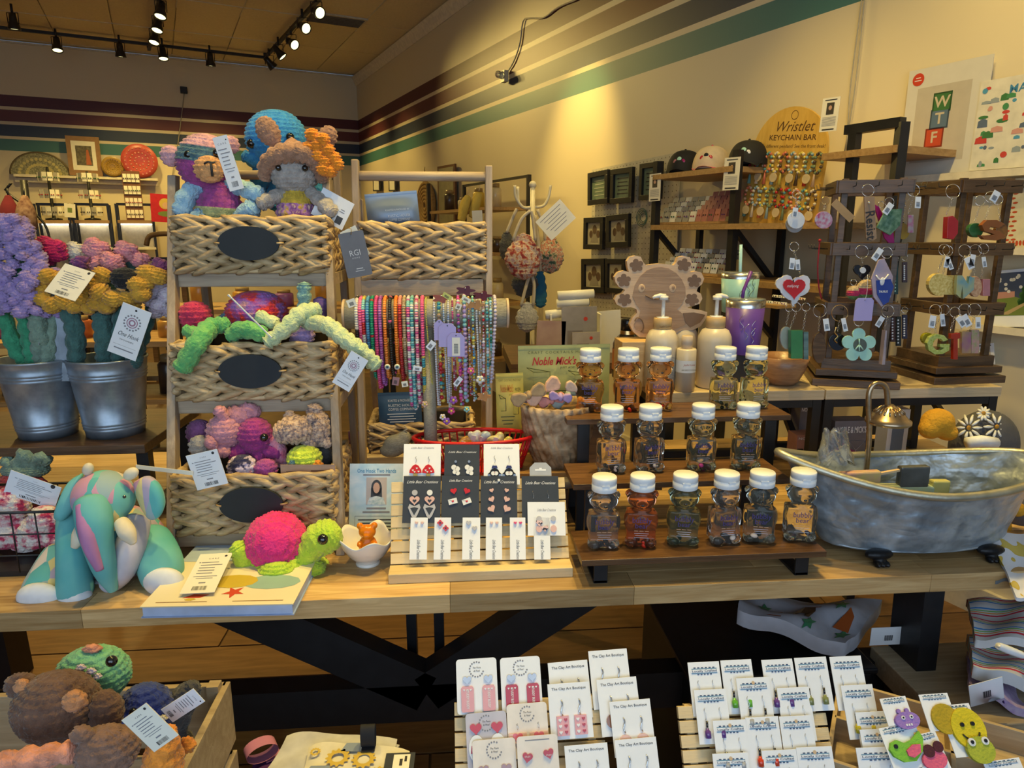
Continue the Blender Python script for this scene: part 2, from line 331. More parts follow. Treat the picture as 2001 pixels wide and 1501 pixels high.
# ================================================================ LADDER SHELVES AND BRAIDED BASKETS
lw = wood('greyed_acacia', (.27, .20, .14), (.44, .34, .24), (14, 14, 1.2), 3, .55, .12)
lwx = wood('greyed_acacia_rail', (.30, .22, .15), (.50, .39, .27), (1.2, 14, 14), 3, .55, .12)
hy = mat('water_hyacinth', (.27, .165, .07), .6, c2=(.66, .49, .28), vs=22, st=(1, 1, 4), det=6, bump=.4, bs=120, rnd=.12)
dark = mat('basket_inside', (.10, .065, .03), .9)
chalk = mat('chalkboard', (.013, .017, .022), .62)
def braid_row(n, L, h, seed):
    "one plaited row along x, pairs of fat strands meeting in a chevron"
    m = MB(); p = L / n; rnd = random.Random(seed)
    for i in range(n + 1):
        for sgn in (1, -1):
            x = -L / 2 + p * (i + (.0 if sgn > 0 else .45)); x = min(max(x, -L / 2 + p * .66), L / 2 - p * .66)
            m.ball((x, -.004 - rnd.random() * .003, sgn * h * .25), (p * .86, .0135, h * .30), 10, 7, (0, sgn * R(21 + rnd.uniform(-6, 6)), rnd.uniform(-.12, .05)))
    return m
def basket(label, loc, rot, w, d, h, rows=4, plaque=True):
    b = thing('braided_basket', label, 'basket', loc, rot)
    m = MB(); t = .012
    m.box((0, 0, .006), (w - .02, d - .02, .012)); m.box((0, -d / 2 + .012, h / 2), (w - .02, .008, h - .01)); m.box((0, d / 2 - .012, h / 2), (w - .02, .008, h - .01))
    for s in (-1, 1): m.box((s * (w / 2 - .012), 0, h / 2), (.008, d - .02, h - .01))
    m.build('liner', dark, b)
    rh = (h - .012) / rows
    for j in range(rows):
        z = .008 + rh * (j + .5)
        braid_row(int(w / .050), w, rh * 1.12, j * 7 + int(w * 1e4)).build('braid', hy, b, (0, -d / 2 + .006, z))
        braid_row(int(d / .042), d, rh * 1.12, j + 91).build('braid', hy, b, (w / 2 - .006, 0, z), (0, 0, pi / 2)); braid_row(int(d / .042), d, rh * 1.12, j + 55).build('braid', hy, b, (-w / 2 + .006, 0, z), (0, 0, -pi / 2))
    rim = []; nn = 44
    q = [(-w / 2, -d / 2), (w / 2, -d / 2), (w / 2, d / 2), (-w / 2, d / 2)]
    for i in range(4):
        a, c = q[i], q[(i + 1) % 4]
        for k in range(10): f = k / 10; rim.append((a[0] + (c[0] - a[0]) * f, a[1] + (c[1] - a[1]) * f + .003 * math.sin(k * 2.1 + i), h + .004 * math.sin(k * 1.7 + i * 2)))
    MB().tube(rim, [.0075 + .002 * math.sin(i * 1.9) for i in range(40)], 7, True).build('rim', hy, b)
    MB().tube([(x, y, .006) for x, y, z in rim], .006, 6, True).build('base_cord', hy, b)
    if plaque:
        MB().prism([(.40 * w / 2 * math.cos(2 * pi * i / 40), h * .56 + h * .31 * math.sin(2 * pi * i / 40)) for i in range(40)], -d / 2 - .020, -d / 2 - .013, sm=False).build('oval_plaque', chalk, b)
        for s in (-1, 1): MB().tube([(s * .2 * w * .93, -d / 2 - .02, h * .56), (s * .2 * w * 1.03, -d / 2 - .021, h * .565), (s * .2 * w * 1.12, -d / 2 - .012, h * .56)], .0025, 6).build('plaque_tie', hy, b)
    return b
# slanted front of the left ladder: Y grows with height
def slant(px, py, Y0, k):
    d = ray(px, py); t = (Y0 + k * (CAM.z - TT)) / (d.y - k * d.z); return CAM + d * t
K1 = .41; Y1 = 1.53; xl, xr = -.668, -.283
L1 = thing('ladder_shelf', 'greyed wooden ladder shelf holding three plush-filled baskets', 'shelf', (xl, Y1, TT))
o = V((xl, Y1, TT))
sh = [slant(500, y, Y1, K1) for y in (1052, 793, 547)]
ztop = slant(650, 345, Y1, K1).z; YR = Y1 + K1 * (ztop - TT) + .12
lx = lambda z, x: x - .055 * (z - TT)          # the unit leans a touch left as it rises
for x in (xl, xr):
    MB().beam(V((x, Y1, TT)) - o, V((lx(ztop, x), Y1 + K1 * (ztop - TT), ztop)) - o, .02, .032).build('post', lw, L1, bev=.002)
    MB().beam(V((lx(1.3, x), YR, TT)) - o, V((lx(1.3, x) - .012, YR, ztop + .05)) - o, .02, .03).build('post', lw, L1, bev=.003)
for i, p in enumerate(sh):
    yf = p.y; xa, xb = lx(p.z, xl), lx(p.z, xr); c = (xa + xb) / 2
    MB().box(V((c, yf + .01, p.z)) - o, (xb - xa - .02, .018, .034)).build('shelf_rail', lwx, L1, bev=.002)
    for k in range(4): MB().box(V((c, yf + .05 + (YR - yf - .06) * k / 3, p.z + .008)) - o, (xb - xa - .02, min(.06, (YR - yf) / 5), .012)).build('shelf_slat', lwx, L1, bev=.001)
    for x in (xa, xb): MB().box(V((x, (yf + YR) / 2, p.z)) - o, (.016, YR - yf, .03)).build('side_rail', lwx, L1)
MB().tube([V((lx(1.3, xl) - .012, YR, ztop + .012)) - o, V((lx(1.3, xr) - .012, YR, ztop + .012)) - o], .0125, 14).build('top_rail', lwx, L1)
BK = []
for (y0, y1, xa, xb, lab) in [(1040, 932, 347, 654, 'braided basket on the lowest ladder shelf, behind the pink turtle'), (781, 676, 345, 650, 'braided basket on the middle ladder shelf with green tentacles over its rim'), (536, 428, 346, 643, 'braided basket on the top shelf of the left ladder, bear and doll inside')]:
    p = slant((xa + xb) / 2, y0, Y1, K1); p.y -= .012; s = pxm(p); w_ = (xb - xa) * s - .012
    top = at((xa + xb) / 2, y1, p.y); zs = [q.z for q in sh]; z = min((q + .016 for q in zs), key=lambda q: abs(q - p.z))
    d = min(.26, YR - p.y - .03); BK.append((basket(lab, (at((xa + xb) / 2, y0, p.y).x, p.y + d / 2, z), 0, w_, d, top.z - z), p.y, z, top.z, d))
# right ladder, seen from its upright side
Y2 = 1.88
def l2(px, py, dY=0): return at(px, py, Y2 + dY)
pa, pb = l2(707, 880), l2(955, 880); ta, tb2 = l2(694, 312, .06), l2(955, 324, .06); o = V((pa.x, Y2, TT))
L2 = thing('ladder_shelf', 'greyed wooden ladder shelf standing behind the necklace bar', 'shelf', o)
for p, t in ((pa, ta), (pb, tb2)):
    MB().beam(V((p.x, Y2, TT)) - o, V((t.x, Y2 + .06, t.z)) - o, .019, .03).build('post', lw, L2, bev=.003); MB().beam(V((p.x, Y2 + .42, TT)) - o, V((t.x, Y2 + .1, t.z - .1)) - o, .019, .03).build('post', lw, L2, bev=.003)
tz = (ta.z + tb2.z) / 2 - .035; MB().tube([V((ta.x, Y2 + .06, tz)) - o, V((tb2.x, Y2 + .06, tz)) - o], .013, 14).build('top_rail', lwx, L2)
cx = (pa.x + pb.x) / 2; ww = pb.x - pa.x - .012
for y, dd in ((562, .2), (905, .34)):
    z = l2(830, y, .03).z
    MB().box(V((cx - .004, Y2 + .035, z)) - o, (ww, .018, .045)).build('shelf_rail', lwx, L2, bev=.002)
    for k in range(4): MB().box(V((cx - .004, Y2 + .07 + dd * k / 4, z + .008)) - o, (ww, .05, .012)).build('shelf_slat', lwx, L2)
z2 = l2(830, 548, .03).z + .004
BK2 = basket('braided basket on top of the right ladder, blue pouch inside', (at(827, 535, Y2 + .02).x, Y2 + .13, z2), 0, (950 - 705) * pxm(at(827, 500, Y2)), .2, at(827, 440, Y2 + .02).z - z2, 4, False)
z3 = l2(830, 885, .03).z
BK3 = basket('braided basket on the low shelf of the right ladder, behind the earring cards', (at(785, 880, Y2 + .1).x + .06, Y2 + .19, z3 - .02), 0, .30, .2, .085, 3, False)
# ================================================================ helpers for goods
white = mat('white_card', (.80, .82, .86), .55, var=.02); creamc = mat('cream_card', (.80, .76, .64), .6, var=.03); ink = paint('ink', (.03, .03, .035)); inkg = paint('grey_ink', (.22, .22, .25)); wink = paint('white_ink', (.8, .8, .8))
kraft = mat('kraft', (.40, .25, .12), .7); sil = mat('silver_wire', (.75, .75, .76), .25, 1); gold = mat('brass_wire', (.75, .5, .2), .3, 1)
eye = mat('black_safety_eye', (.006, .006, .007), .08, coat=1); strk = mat('twine', (.5, .38, .22), .9)
class G:
    "a thing measured in photo pixels around an anchor at depth Y"
    def __init__(s, name, label, cat, ax, ay, Y, group=None):
        s.f = Fr(ax, ay, Y); s.t = thing(name, label, cat, s.f.o, 0, group); s.m = MB(); s.s = s.f.s
    def p(s, x, y, d=0): return s.f(x, y, d * s.s)
    def r(s, r): return tuple(q * s.s for q in r) if hasattr(r, '__len__') else (r * s.s,) * 3
    def kb(s, x, y, r, d=0, rot=None, mi=0, **k): s.m.kball(s.p(x, y, d), s.r(r), rot, mi=mi, **k); return s
    def kt(s, P, mi=0, **k):
        "crocheted limb with rounded ends; P = (x, y, depth, radius)"
        q = [s.p(*a[:3]) for a in P]; rr = [a[3] * s.s for a in P]; e0 = (q[0] - q[1]).normalized(); e1 = (q[-1] - q[-2]).normalized()
        s.m.knit([q[0] + e0 * rr[0] * .8, q[0] + e0 * rr[0] * .45] + q + [q[-1] + e1 * rr[-1] * .45, q[-1] + e1 * rr[-1] * .8], [.0005, rr[0] * .75] + rr + [rr[-1] * .75, .0005], mi=mi, **k); return s
    def bl(s, x, y, r, d=0, rot=None, mi=0, n=16, m=10): s.m.ball(s.p(x, y, d), s.r(r), n, m, rot, mi); return s
    def tb(s, P, r, n=8, mi=0, sub=0, closed=False):
        s.m.tube([s.p(*a) for a in P], [q * s.s for q in r] if hasattr(r, '__len__') else r * s.s, n, closed, mi, sub); return s
    def pr(s, P, d0, d1, mi=0):
        q = [s.p(*a) for a in P]; s.m.prism([(a.x, a.z) for a in q], d0 * s.s, d1 * s.s, mi); return s
    def part(s, name, mats, parent=None, bev=0, lab=None):
        o = s.m.build(name, mats, parent or s.t, bev=bev); s.m = MB()
        if lab: o['label'] = lab
        return o
    def eyes(s, *P):
        for x, y, r, d in P: s.bl(x, y, r, d).part('eye', eye)
        return s
def Yp(Y): return lambda x, y: at(x, y, Y)
def qc(name, label, cat, TL, TR, BL, fn, k, th=.0012, group=None, rad=0, body=None, cut=0):
    "flat rectangular thing through three corners; local x right, z up, front is -y"
    a, b, c = fn(*TL), fn(*TR), fn(*BL); X = (b - a); w = X.length; X.normalize(); Z = a - c; Z -= X * Z.dot(X); h = Z.length; Z.normalize(); Yv = Z.cross(X)
    o = (a + b) / 2 - Z * h; M = Matrix((X, Yv, Z)).transposed().to_euler()
    t = thing(name, label, cat, o, tuple(M), group)
    if body != 0: sheet(w, h, th, rad, cut).build(body or 'sheet', k, t)
    return t, w, h
def sheet(w, h, th, rad=0, cut=0):
    if cut: P = [(-w / 2, 0), (w / 2, 0), (w / 2, h - cut), (w / 2 - cut, h), (-w / 2 + cut, h), (-w / 2, h - cut)]
    elif rad:
        P = []
        for cx_, cz, a0 in ((w / 2 - rad, rad, -90), (w / 2 - rad, h - rad, 0), (-w / 2 + rad, h - rad, 90), (-w / 2 + rad, rad, 180)): P += [(cx_ + rad * math.cos(R(a0 + 18 * i)), cz + rad * math.sin(R(a0 + 18 * i))) for i in range(6)]
    else: P = [(-w / 2, 0), (w / 2, 0), (w / 2, h), (-w / 2, h)]
    return MB().prism(P, -th, 0)
EPS = .0004
def bars(t, B, k, th=.0012, name='print'):
    "flat printed rectangles (x, z, w, h)"
    m = MB()
    for i, (x, z, w, h) in enumerate(B): y = -th - EPS - .00003 * (i % 3); m.add([(x - w / 2, y, z - h / 2), (x + w / 2, y, z - h / 2), (x + w / 2, y, z + h / 2), (x - w / 2, y, z + h / 2)], [(0, 1, 2, 3)], 0, False)
    return m.build(name, k, t)
def disc(m, x, z, r, y, n=20, r2=0):
    P = [(x + r * math.cos(2 * pi * i / n), y, z + r * math.sin(2 * pi * i / n)) for i in range(n)]
    if r2: Q = [(x + r2 * math.cos(2 * pi * i / n), y, z + r2 * math.sin(2 * pi * i / n)) for i in range(n)]; m.add(P + Q, [(i, (i + 1) % n, n + (i + 1) % n, n + i) for i in range(n)], 0, False)
    else: m.add(P, [tuple(range(n))], 0, False)
    return m
def flat(t, P, k, th=.0012, name='print', e=EPS):
    return MB().add([(x, -th - e, z) for x, z in P], [tuple(range(len(P)))], 0, False).build(name, k, t)
def care(t, w, h, th=.0012, hole=True):
    text('C A R E', h * .035, inkg, t, (0, -th - EPS, h * .86)); rn = random.Random(int(w * 1e6))
    bars(t, [(-w * .3 + w * (.1 + .5 * l) / 1 * .5 + w * .05, h * (.76 - .07 * i), w * (.25 + .45 * l), h * .018) for i, l in enumerate([.6, .9, .5, .55, .5])] + [(0, h * (.40 - .05 * i), w * (.7 - .2 * i), h * .012) for i in range(2)] + [(0, h * .24, w * .2, h * .03), (-w * .36, h * .76, w * .05, h * .02)], inkg, th)
    bars(t, [(-w * .2 + w * .4 * (i / 13), h * .11, w * rn.choice((.012, .02, .008)), h * .1) for i in range(14)], ink, th, 'barcode')
    if hole: disc(MB(), w * .34, h * .92, w * .045, -th - EPS, 14).build('hole', ink, t)
def emblem(t, w, h, th=.0012):
    m = MB()
    for i in range(16):
        a = 2 * pi * i / 16; disc(m, w * .27 * math.cos(a), h * .68 + w * .27 * math.sin(a), w * .035, -th - EPS, 6)
    m.build('wreath', inkg, t); disc(MB(), 0, h * .68, w * .19, -th - EPS * 1.5, 20, w * .16).build('ring', paint('mauve', (.35, .18, .26)), t); disc(MB(), 0, h * .68, w * .12, -th - EPS * 1.5, 16, w * .07).build('ring', paint('mauve', (.35, .18, .26)), t)
    text('One Hook', h * .085, ink, t, (0, -th - EPS, h * .42), shear=.4, wd=w * .72); text('TWO HANDS', h * .03, ink, t, (0, -th - EPS, h * .31), wd=w * .5)
    bars(t, [(0, h * .2, w * .8, h * .004), (0, h * .13, w * .66, h * .022)], inkg, th); disc(MB(), 0, h * .93, w * .04, -th - EPS, 12).build('hole', ink, t)
def string(name, P, r=.0008, k=None, parent=None): return MB().tube(P, r, 5, sub=3).build(name, k or strk, parent)
def remesh(m, vox, sm=6, fac=.5):
    "merge overlapping lumps into one continuous surface"
    me = bpy.data.meshes.new('tmp'); me.from_pydata(m.v, [], m.f); o = bpy.data.objects.new('tmp', me); col.objects.link(o)
    a = o.modifiers.new('r', 'REMESH'); a.mode = 'VOXEL'; a.voxel_size = vox; a.use_smooth_shade = True
    if sm: b = o.modifiers.new('s', 'SMOOTH'); b.iterations = sm; b.factor = fac
    dg = bpy.context.evaluated_depsgraph_get(); dg.update(); r = bpy.data.meshes.new_from_object(o.evaluated_get(dg)); bpy.data.objects.remove(o); return r
def mesh_part(name, me, k, parent, loc=(0, 0, 0), rot=(0, 0, 0)):
    me.materials.clear()
    for q in (k if isinstance(k, (list, tuple)) else [k]): me.materials.append(q)
    return obj(name, me, parent, loc, rot)
# ================================================================ LADDER, TOP BASKET
pinky = yarn('rose', (.62, .30, .34)); tealy = yarn('teal', (.055, .13, .16)); plum = yarn('plum', (.30, .04, .20)); olive = yarn('olive', (.42, .43, .16)); sky = yarn('sky', (.20, .42, .62), (.38, .62, .78)); orng = yarn('apricot', (.68, .30, .10))
YT = BK[2][1] + .10
g = G('crochet_bear', 'rainbow crochet bear with pink ears and orange snout in the top basket', 'soft toy', 420, 430, YT)
g.kb(402, 318, (53, 46, 54), 0, (0, R(8), 0), mi=lambda t, a: 2 if t < .49 else (1 if t < .66 else 0)).part('head', [pinky, tealy, plum])
g.kb(334, 305, (19, 14, 20)).part('ear', pinky); g.kb(451, 283, (16, 12, 17), 10).part('ear', pinky)
g.kb(409, 331, (27, 20, 25), -44).part('snout', orng)
g.tb([(399, 320, -64), (407, 316, -67), (414, 318, -66), (420, 317, -64)], 1.8, 6, sub=2).tb([(412, 318, -66), (415, 345, -62)], 2.2, 6).part('nose_stitch', ink)
g.eyes((369, 303, 9, -36), (424, 299, 8, -42))
g.kt([(428, 372, 0, 30), (430, 400, 0, 42), (430, 428, 0, 40), (430, 450, 0, 28)], mi=lambda t, a: 0 if t < .45 else 1).part('body', [plum, olive])
g.kt([(390, 366, -8, 14), (368, 380, -22, 17), (356, 412, -26, 18)]).part('arm', sky); g.kt([(447, 360, -4, 12), (475, 368, -20, 15), (505, 380, -26, 15)]).part('arm', sky)
g.kt([(470, 425, -20, 15), (492, 408, -34, 17)]).part('leg', sky); g.kt([(400, 434, -20, 15), (384, 424, -34, 16)]).part('leg', sky)
YTG = YT - .10
t, w_, h_ = qc('care_tag', 'white care tag hanging beside the rainbow bear snout', 'tag', (415, 270), (443, 263), (464, 371), Yp(YTG + .02), white); care(t, w_, h_)
blue = yarn('ocean_blue', (.02, .22, .62), (.05, .36, .80))
g = G('crochet_octopus', 'bright blue crochet octopus behind the doll on the left ladder', 'soft toy', 540, 420, YR + .075)
g.kb(540, 272, (57, 46, 54)).part('head', blue); g.eyes((492, 281, 9, -30), (567, 268, 8, -42))
for P in ([(505, 315, -8, 16), (480, 306, -20, 11)], [(520, 330, 0, 20), (508, 352, 0, 18), (500, 385, 0, 12)], [(560, 330, 0, 18), (570, 380, 0, 14)], [(590, 310, 0, 16), (616, 335, 0, 13), (622, 380, 0, 12)], [(545, 335, 10, 20), (540, 400, 10, 18)]): g.kt(P).part('tentacle', blue)
grey = yarn('stone', (.36, .32, .29)); brn = yarn('cocoa', (.30, .15, .09)); mus = yarn('mustard', (.60, .38, .03)); fl_or = yarn('flame', (.85, .22, .01))
conf = yarn('confetti', (.5, .2, .2), ramp=[(.3, (.75, .18, .05)), (.42, (.70, .45, .08)), (.5, (.55, .25, .55)), (.58, (.25, .08, .28)), (.68, (.8, .5, .4))], vs=45)
g = G('crochet_doll', 'grey crochet doll in a brown bear hat with an orange flower', 'soft toy', 580, 430, YT - .005)
g.kb(575, 335, (47, 42, 43)).part('head', grey)
g.m.T = Matrix.Translation(g.p(572, 302, 4)) @ Matrix.Diagonal((1, .85, .85, 1)); g.m.knit([V((0, 0, -.035 + .085 * (1 - math.cos(pi * i / 12)))) for i in range(7)], [.066, .068, .064, .056, .044, .026, .001]); g.m.T = None; g.part('hat', brn)
g.kt([(519, 345, -12, 12), (522, 322, -26, 15), (545, 303, -38, 17), (575, 297, -42, 18), (603, 305, -38, 17), (624, 325, -26, 15), (630, 348, -10, 12)]).part('hat_brim', brn)
g.kb(524, 257, (21, 12, 29), 0, (0, R(-28), 0)).part('hat_ear', brn); g.kb(640, 268, (18, 11, 22), 8, (0, R(25), 0)).part('hat_ear', brn)
for x, y in ((610, 264), (631, 273), (604, 289), (622, 303), (641, 294), (636, 316), (652, 309), (658, 321), (645, 334), (620, 284), (632, 331)): g.kb(x, y, 12.5, -44 + abs(x - 630) * .2, row=.009, st=.009)
g.part('hat_flower', fl_or); g.eyes((544, 328, 6, -39), (596, 329, 6, -39))
g.kt([(578, 376, 0, 22), (580, 398, 0, 34), (580, 425, 0, 38), (580, 450, 0, 30)], mi=lambda t, a: 0 if t < .42 else 1).part('body', [mus, conf])
g.kt([(552, 378, -6, 11), (530, 388, -24, 13), (512, 398, -34, 13)]).part('arm', grey); g.kt([(606, 376, -6, 11), (630, 396, -30, 14), (645, 414, -38, 15)]).part('arm', grey)
t, w_, h_ = qc('barcode_tag', 'white barcode tag behind the doll hand at the ladder post', 'tag', (632, 366), (693, 399), (608, 418), Yp(YT - .045), white)
bars(t, [(w_ * .28, h_ * .62, w_ * .12, h_ * .03), (w_ * .28, h_ * .54, w_ * .16, h_ * .03)], inkg); bars(t, [(w_ * .2 + i * w_ * .016, h_ * .25, w_ * .01 * (1 + i % 2), h_ * .26) for i in range(12)], ink, name='barcode')
t, w_, h_ = qc('grey_hang_tag', 'slate grey hang tag tied between the two ladders', 'tag', (660, 458), (709, 449), (669, 547), Yp(1.72), mat('slate_card', (.13, .13, .15), .5), rad=.004)
lt = paint('silver_ink', (.55, .55, .58)); text('RGI', h_ * .13, lt, t, (0, -.0016, h_ * .53), wd=w_ * .42); text('H O M E', h_ * .035, lt, t, (0, -.0016, h_ * .42), wd=w_ * .3); bars(t, [(w_ * .05, h_ * .18, w_ * .26, h_ * .02), (w_ * .05, h_ * .13, w_ * .36, h_ * .012)], lt)
string('cord', [(0, -.001, h_ * .94), (.004, -.004, h_ * 1.06), (-.004, 0, h_ * 1.1)], .001, gold, t)
t, w_, h_ = qc('cream_hang_tag', 'small cream tag peeking out behind the slate grey tag', 'tag', (664, 455), (694, 440), (676, 520), Yp(1.735), creamc)
# ================================================================ LADDER, MIDDLE BASKET
YM = BK[1][1]
def simple(name, label, mats, balls, ax, ay, Y, part='body', eyes=(), cat='soft toy'):
    g = G(name, label, cat, ax, ay, Y)
    for b in balls:
        if isinstance(b[0], tuple): g.kt(b)
        else: g.kb(*b)
    g.part(part, mats); g.eyes(*eyes); return g
red = yarn('cherry', (.50, .02, .07)); leaf = yarn('leaf_green', (.05, .30, .09), (.16, .46, .12)); mint = yarn('pale_mint', (.36, .50, .28), (.55, .62, .34), vs=40); lil = yarn('lilac', (.34, .22, .48)); tq = yarn('dusty_teal', (.18, .36, .33)); purp = yarn('violet', (.15, .08, .30))
simple('crochet_ball', 'cherry red crochet ball at the left of the middle basket', red, [(381, 618, (30, 28, 30))], 381, 650, YM + .12)
tie = yarn('tie_dye', (.5, .05, .1), ramp=[(.38, (.62, .03, .10)), (.46, (.80, .06, .03)), (.52, (.50, .10, .35)), (.60, (.36, .16, .55)), (.68, (.65, .3, .35))], vs=22)
simple('crochet_jellyfish', 'tie-dye red and purple crochet dome in the middle basket', tie, [(502, 612, (58, 50, 44))], 502, 660, YM + .17)
g = G('crochet_plant', 'leaf green crochet limbs drooping over the left rim of the middle basket', 'soft toy', 410, 680, YM + .03)
g.kt([(440, 634, 8, 14), (412, 640, -8, 17), (388, 668, -48, 18), (358, 716, -52, 17)]).part('limb', leaf); g.kt([(366, 646, 6, 11), (388, 656, -2, 13)]).part('leaf', leaf); g.kt([(452, 656, -10, 13), (474, 643, -16, 16), (512, 653, -24, 15)]).part('limb', leaf)
g.kt([(428, 634, 10, 8), (452, 645, 4, 7)]).part('trim', mus)
g = G('crochet_squid', 'pale mint crochet squid with long legs hanging past the ladder post', 'soft toy', 580, 670, YM + .03)
g.kt([(508, 618, 4, 11), (536, 632, -6, 12)]).part('leg', mint); g.kt([(526, 668, -44, 13), (560, 640, -34, 15), (590, 613, -16, 16), (618, 606, 0, 14)]).part('leg', mint)
g.kt([(602, 630, -6, 13), (640, 636, -50, 15), (672, 662, -74, 15), (705, 686, -80, 15), (733, 712, -82, 14)]).part('leg', mint)
simple('crochet_stalk', 'dusty teal crochet stalk standing up in the middle basket', tq, [((595, 560, 0, 12), (595, 600, 0, 12), (596, 660, 0, 13))], 595, 660, YM + .11)
simple('crochet_ball', 'lilac crochet ball peeking over the middle basket rim', lil, [(590, 655, (24, 20, 24))], 590, 670, YM + .06); simple('crochet_ball', 'violet crochet ball at the right end of the middle basket', purp, [(626, 604, (17, 16, 24))], 626, 660, YM + .14)
simple('crochet_ball', 'small sky blue crochet ball behind the green limbs', sky, [(440, 632, (14, 12, 20))], 440, 660, YM + .2)
t, w_, h_ = qc('logo_tag', 'white logo tag hanging from the mint squid leg', 'tag', (687, 685), (720, 705), (675, 762), Yp(YM - .12), white); emblem(t, w_, h_)
t = thing('thin_tag', 'white tag seen edge-on sticking out of the middle basket', 'tag', at(488, 617, YM)); m = MB(); a, b = at(446, 576, YM + .02) - at(488, 617, YM), at(531, 660, YM - .045) - at(488, 617, YM); m.bar(a, b, .0016, .003); m.build('card_edge', white, t); MB().bar(a, a * .93, .004, .004).build('card_end', white, t)
# ================================================================ LADDER, LOWEST BASKET
YB = BK[0][1]
pk = yarn('blush', (.52, .20, .26)); dpu = yarn('aubergine', (.20, .06, .18)); gy2 = yarn('pebble', (.30, .27, .24)); mag = yarn('magenta', (.26, .02, .15)); tan = yarn('tweed', (.5, .35, .25), ramp=[(.4, (.22, .16, .16)), (.5, (.50, .33, .24)), (.62, (.62, .45, .34))], vs=140)
neon = yarn('neon_yellow', (.62, .75, .04)); nav = yarn('navy_speckle', (.5, .4, .6), ramp=[(.44, (.03, .03, .09)), (.50, (.60, .50, .66)), (.60, (.72, .62, .74)), (.66, (.35, .05, .2))], vs=32)
g = G('crochet_piglet', 'dusty pink crochet piglet tumbling head-down in the lowest basket', 'soft toy', 440, 920, YB + .10)
g.kb(441, 843, (35, 32, 34)).part('body', pk); g.kt([(455, 815, 10, 22), (480, 812, 20, 22)]).part('back', pk)
for P in ([(436, 815, -8, 11), (428, 802, -14, 11)], [(420, 862, -20, 13), (412, 866, -28, 14)], [(430, 872, -16, 12), (440, 884, -24, 12)], [(480, 800, 16, 14), (500, 806, 16, 13)]): g.kt(P).part('leg', pk)
simple('crochet_ball', 'aubergine crochet ball at the left of the lowest basket', dpu, [(390, 846, (24, 22, 27))], 390, 900, YB + .17); simple('crochet_ball', 'pebble grey crochet ball behind the care tag', gy2, [(391, 872, (20, 18, 22))], 391, 900, YB + .09)
g = simple('crochet_octopus', 'magenta crochet octopus with one black eye in the lowest basket', mag, [(499, 852, (34, 32, 37))], 500, 920, YB + .10, 'head', [(516, 855, 8, -29)])
for P in ([(475, 880, -6, 18), (458, 890, -12, 15)], [(505, 892, -10, 17), (512, 914, -18, 16)], [(525, 880, -4, 15), (545, 885, -8, 14)]): g.kt(P).part('tentacle', mag)
simple('crochet_heart', 'red and pink crochet tentacles beside the magenta octopus', yarn('red_pink', (.55, .03, .07), (.70, .40, .55), vs=30), [((528, 850, 4, 12), (545, 880, -4, 14), (552, 905, -4, 13))], 540, 920, YB + .1, 'limb')
g = G('crochet_hippo', 'tweed crochet hippo lying on top of the lowest basket', 'soft toy', 600, 900, YB + .09)
g.kt([(550, 846, -16, 21), (572, 840, -14, 27), (596, 840, -6, 25)]).part('head', tan); g.kb(622, 838, (26, 34, 36), 14).part('body', tan); g.kb(608, 817, 10, -10).kb(566, 812, 10, 0).part('ears', tan)
for P in ([(614, 812, 16, 14), (616, 798, 16, 14)], [(606, 862, -12, 11), (604, 872, -16, 10)], [(636, 862, 0, 11), (640, 868, -4, 10)]): g.kt(P).part('leg', tan)
g.eyes((587, 842, 5, -30))
g = simple('crochet_ball', 'neon yellow crochet ball with teal and orange spots', neon, [(595, 897, (33, 28, 28))], 595, 925, YB + .06); g.kb(572, 905, 6, -22).part('spot', tealy); g.kb(621, 907, 8, -20).part('spot', fl_or)
simple('crochet_ball', 'white ball with navy speckles in the lowest basket', nav, [(474, 914, (28, 24, 26))], 474, 930, YB + .05); simple('crochet_ball', 'charcoal crochet ball behind the neon yellow ball', yarn('charcoal', (.05, .05, .05)), [(632, 890, (18, 16, 22))], 632, 920, YB + .12)
simple('crochet_ball', 'plum crochet ball at the rim right of the navy speckled ball', plum, [(520, 916, (22, 18, 20))], 520, 930, YB + .04)
t, w_, h_ = qc('packaging_card', 'tan printed card tucked behind the rim of the lowest basket', 'card', (548, 908), (655, 908), (533, 935), Yp(YB + .018), mat('tan_card', (.42, .27, .18), .6)); bars(t, [(-w_ * .25, h_ * .5, w_ * .3, .002), (w_ * .2, h_ * .55, w_ * .3, .004)], paint('brown_ink', (.15, .08, .05)))
t, w_, h_ = qc('care_tag', 'white care tag hanging over the lowest basket rim', 'tag', (363, 891), (424, 877), (387, 958), Yp(YB - .035), white); care(t, w_, h_)
# ================================================================ LEFT: RISER, BUCKETS, FLOWERS
def sl(g, P, n=16, mi=0, sub=4):
    "smooth stuffed limb with rounded ends; P = (x, y, depth, radius)"
    q = [g.p(*a[:3]) for a in P]; rr = [a[3] * g.s for a in P]; e0 = (q[0] - q[1]).normalized(); e1 = (q[-1] - q[-2]).normalized()
    Q = [q[0] + e0 * rr[0] * .62, q[0] + e0 * rr[0] * .4] + q + [q[-1] + e1 * rr[-1] * .4, q[-1] + e1 * rr[-1] * .62]; S = [.001, rr[0] * .72] + rr + [rr[-1] * .72, .001]
    g.m.tube(Q, S, n, False, mi, sub); return g
dkw = wood('dark_walnut', (.055, .03, .016), (.13, .072, .036), (1.5, 16, 16), 3, .4, .1); rus = wood('rustic_brown', (.06, .027, .011), (.16, .078, .032), (1.5, 20, 20), 3, .36, .12)
YS = 1.74; pz = at(150, 872, YS); rx1 = at(283, 876, YS).x
t = thing('dark_riser', 'dark walnut riser board under the twin buckets', 'riser', (-1.2, YS, TT))
zt = pz.z - TT; MB().box(((rx1 - .55 + 1.2), .19, zt - .012), (1.1, .38, .024)).build('board', dkw, t, bev=.002)
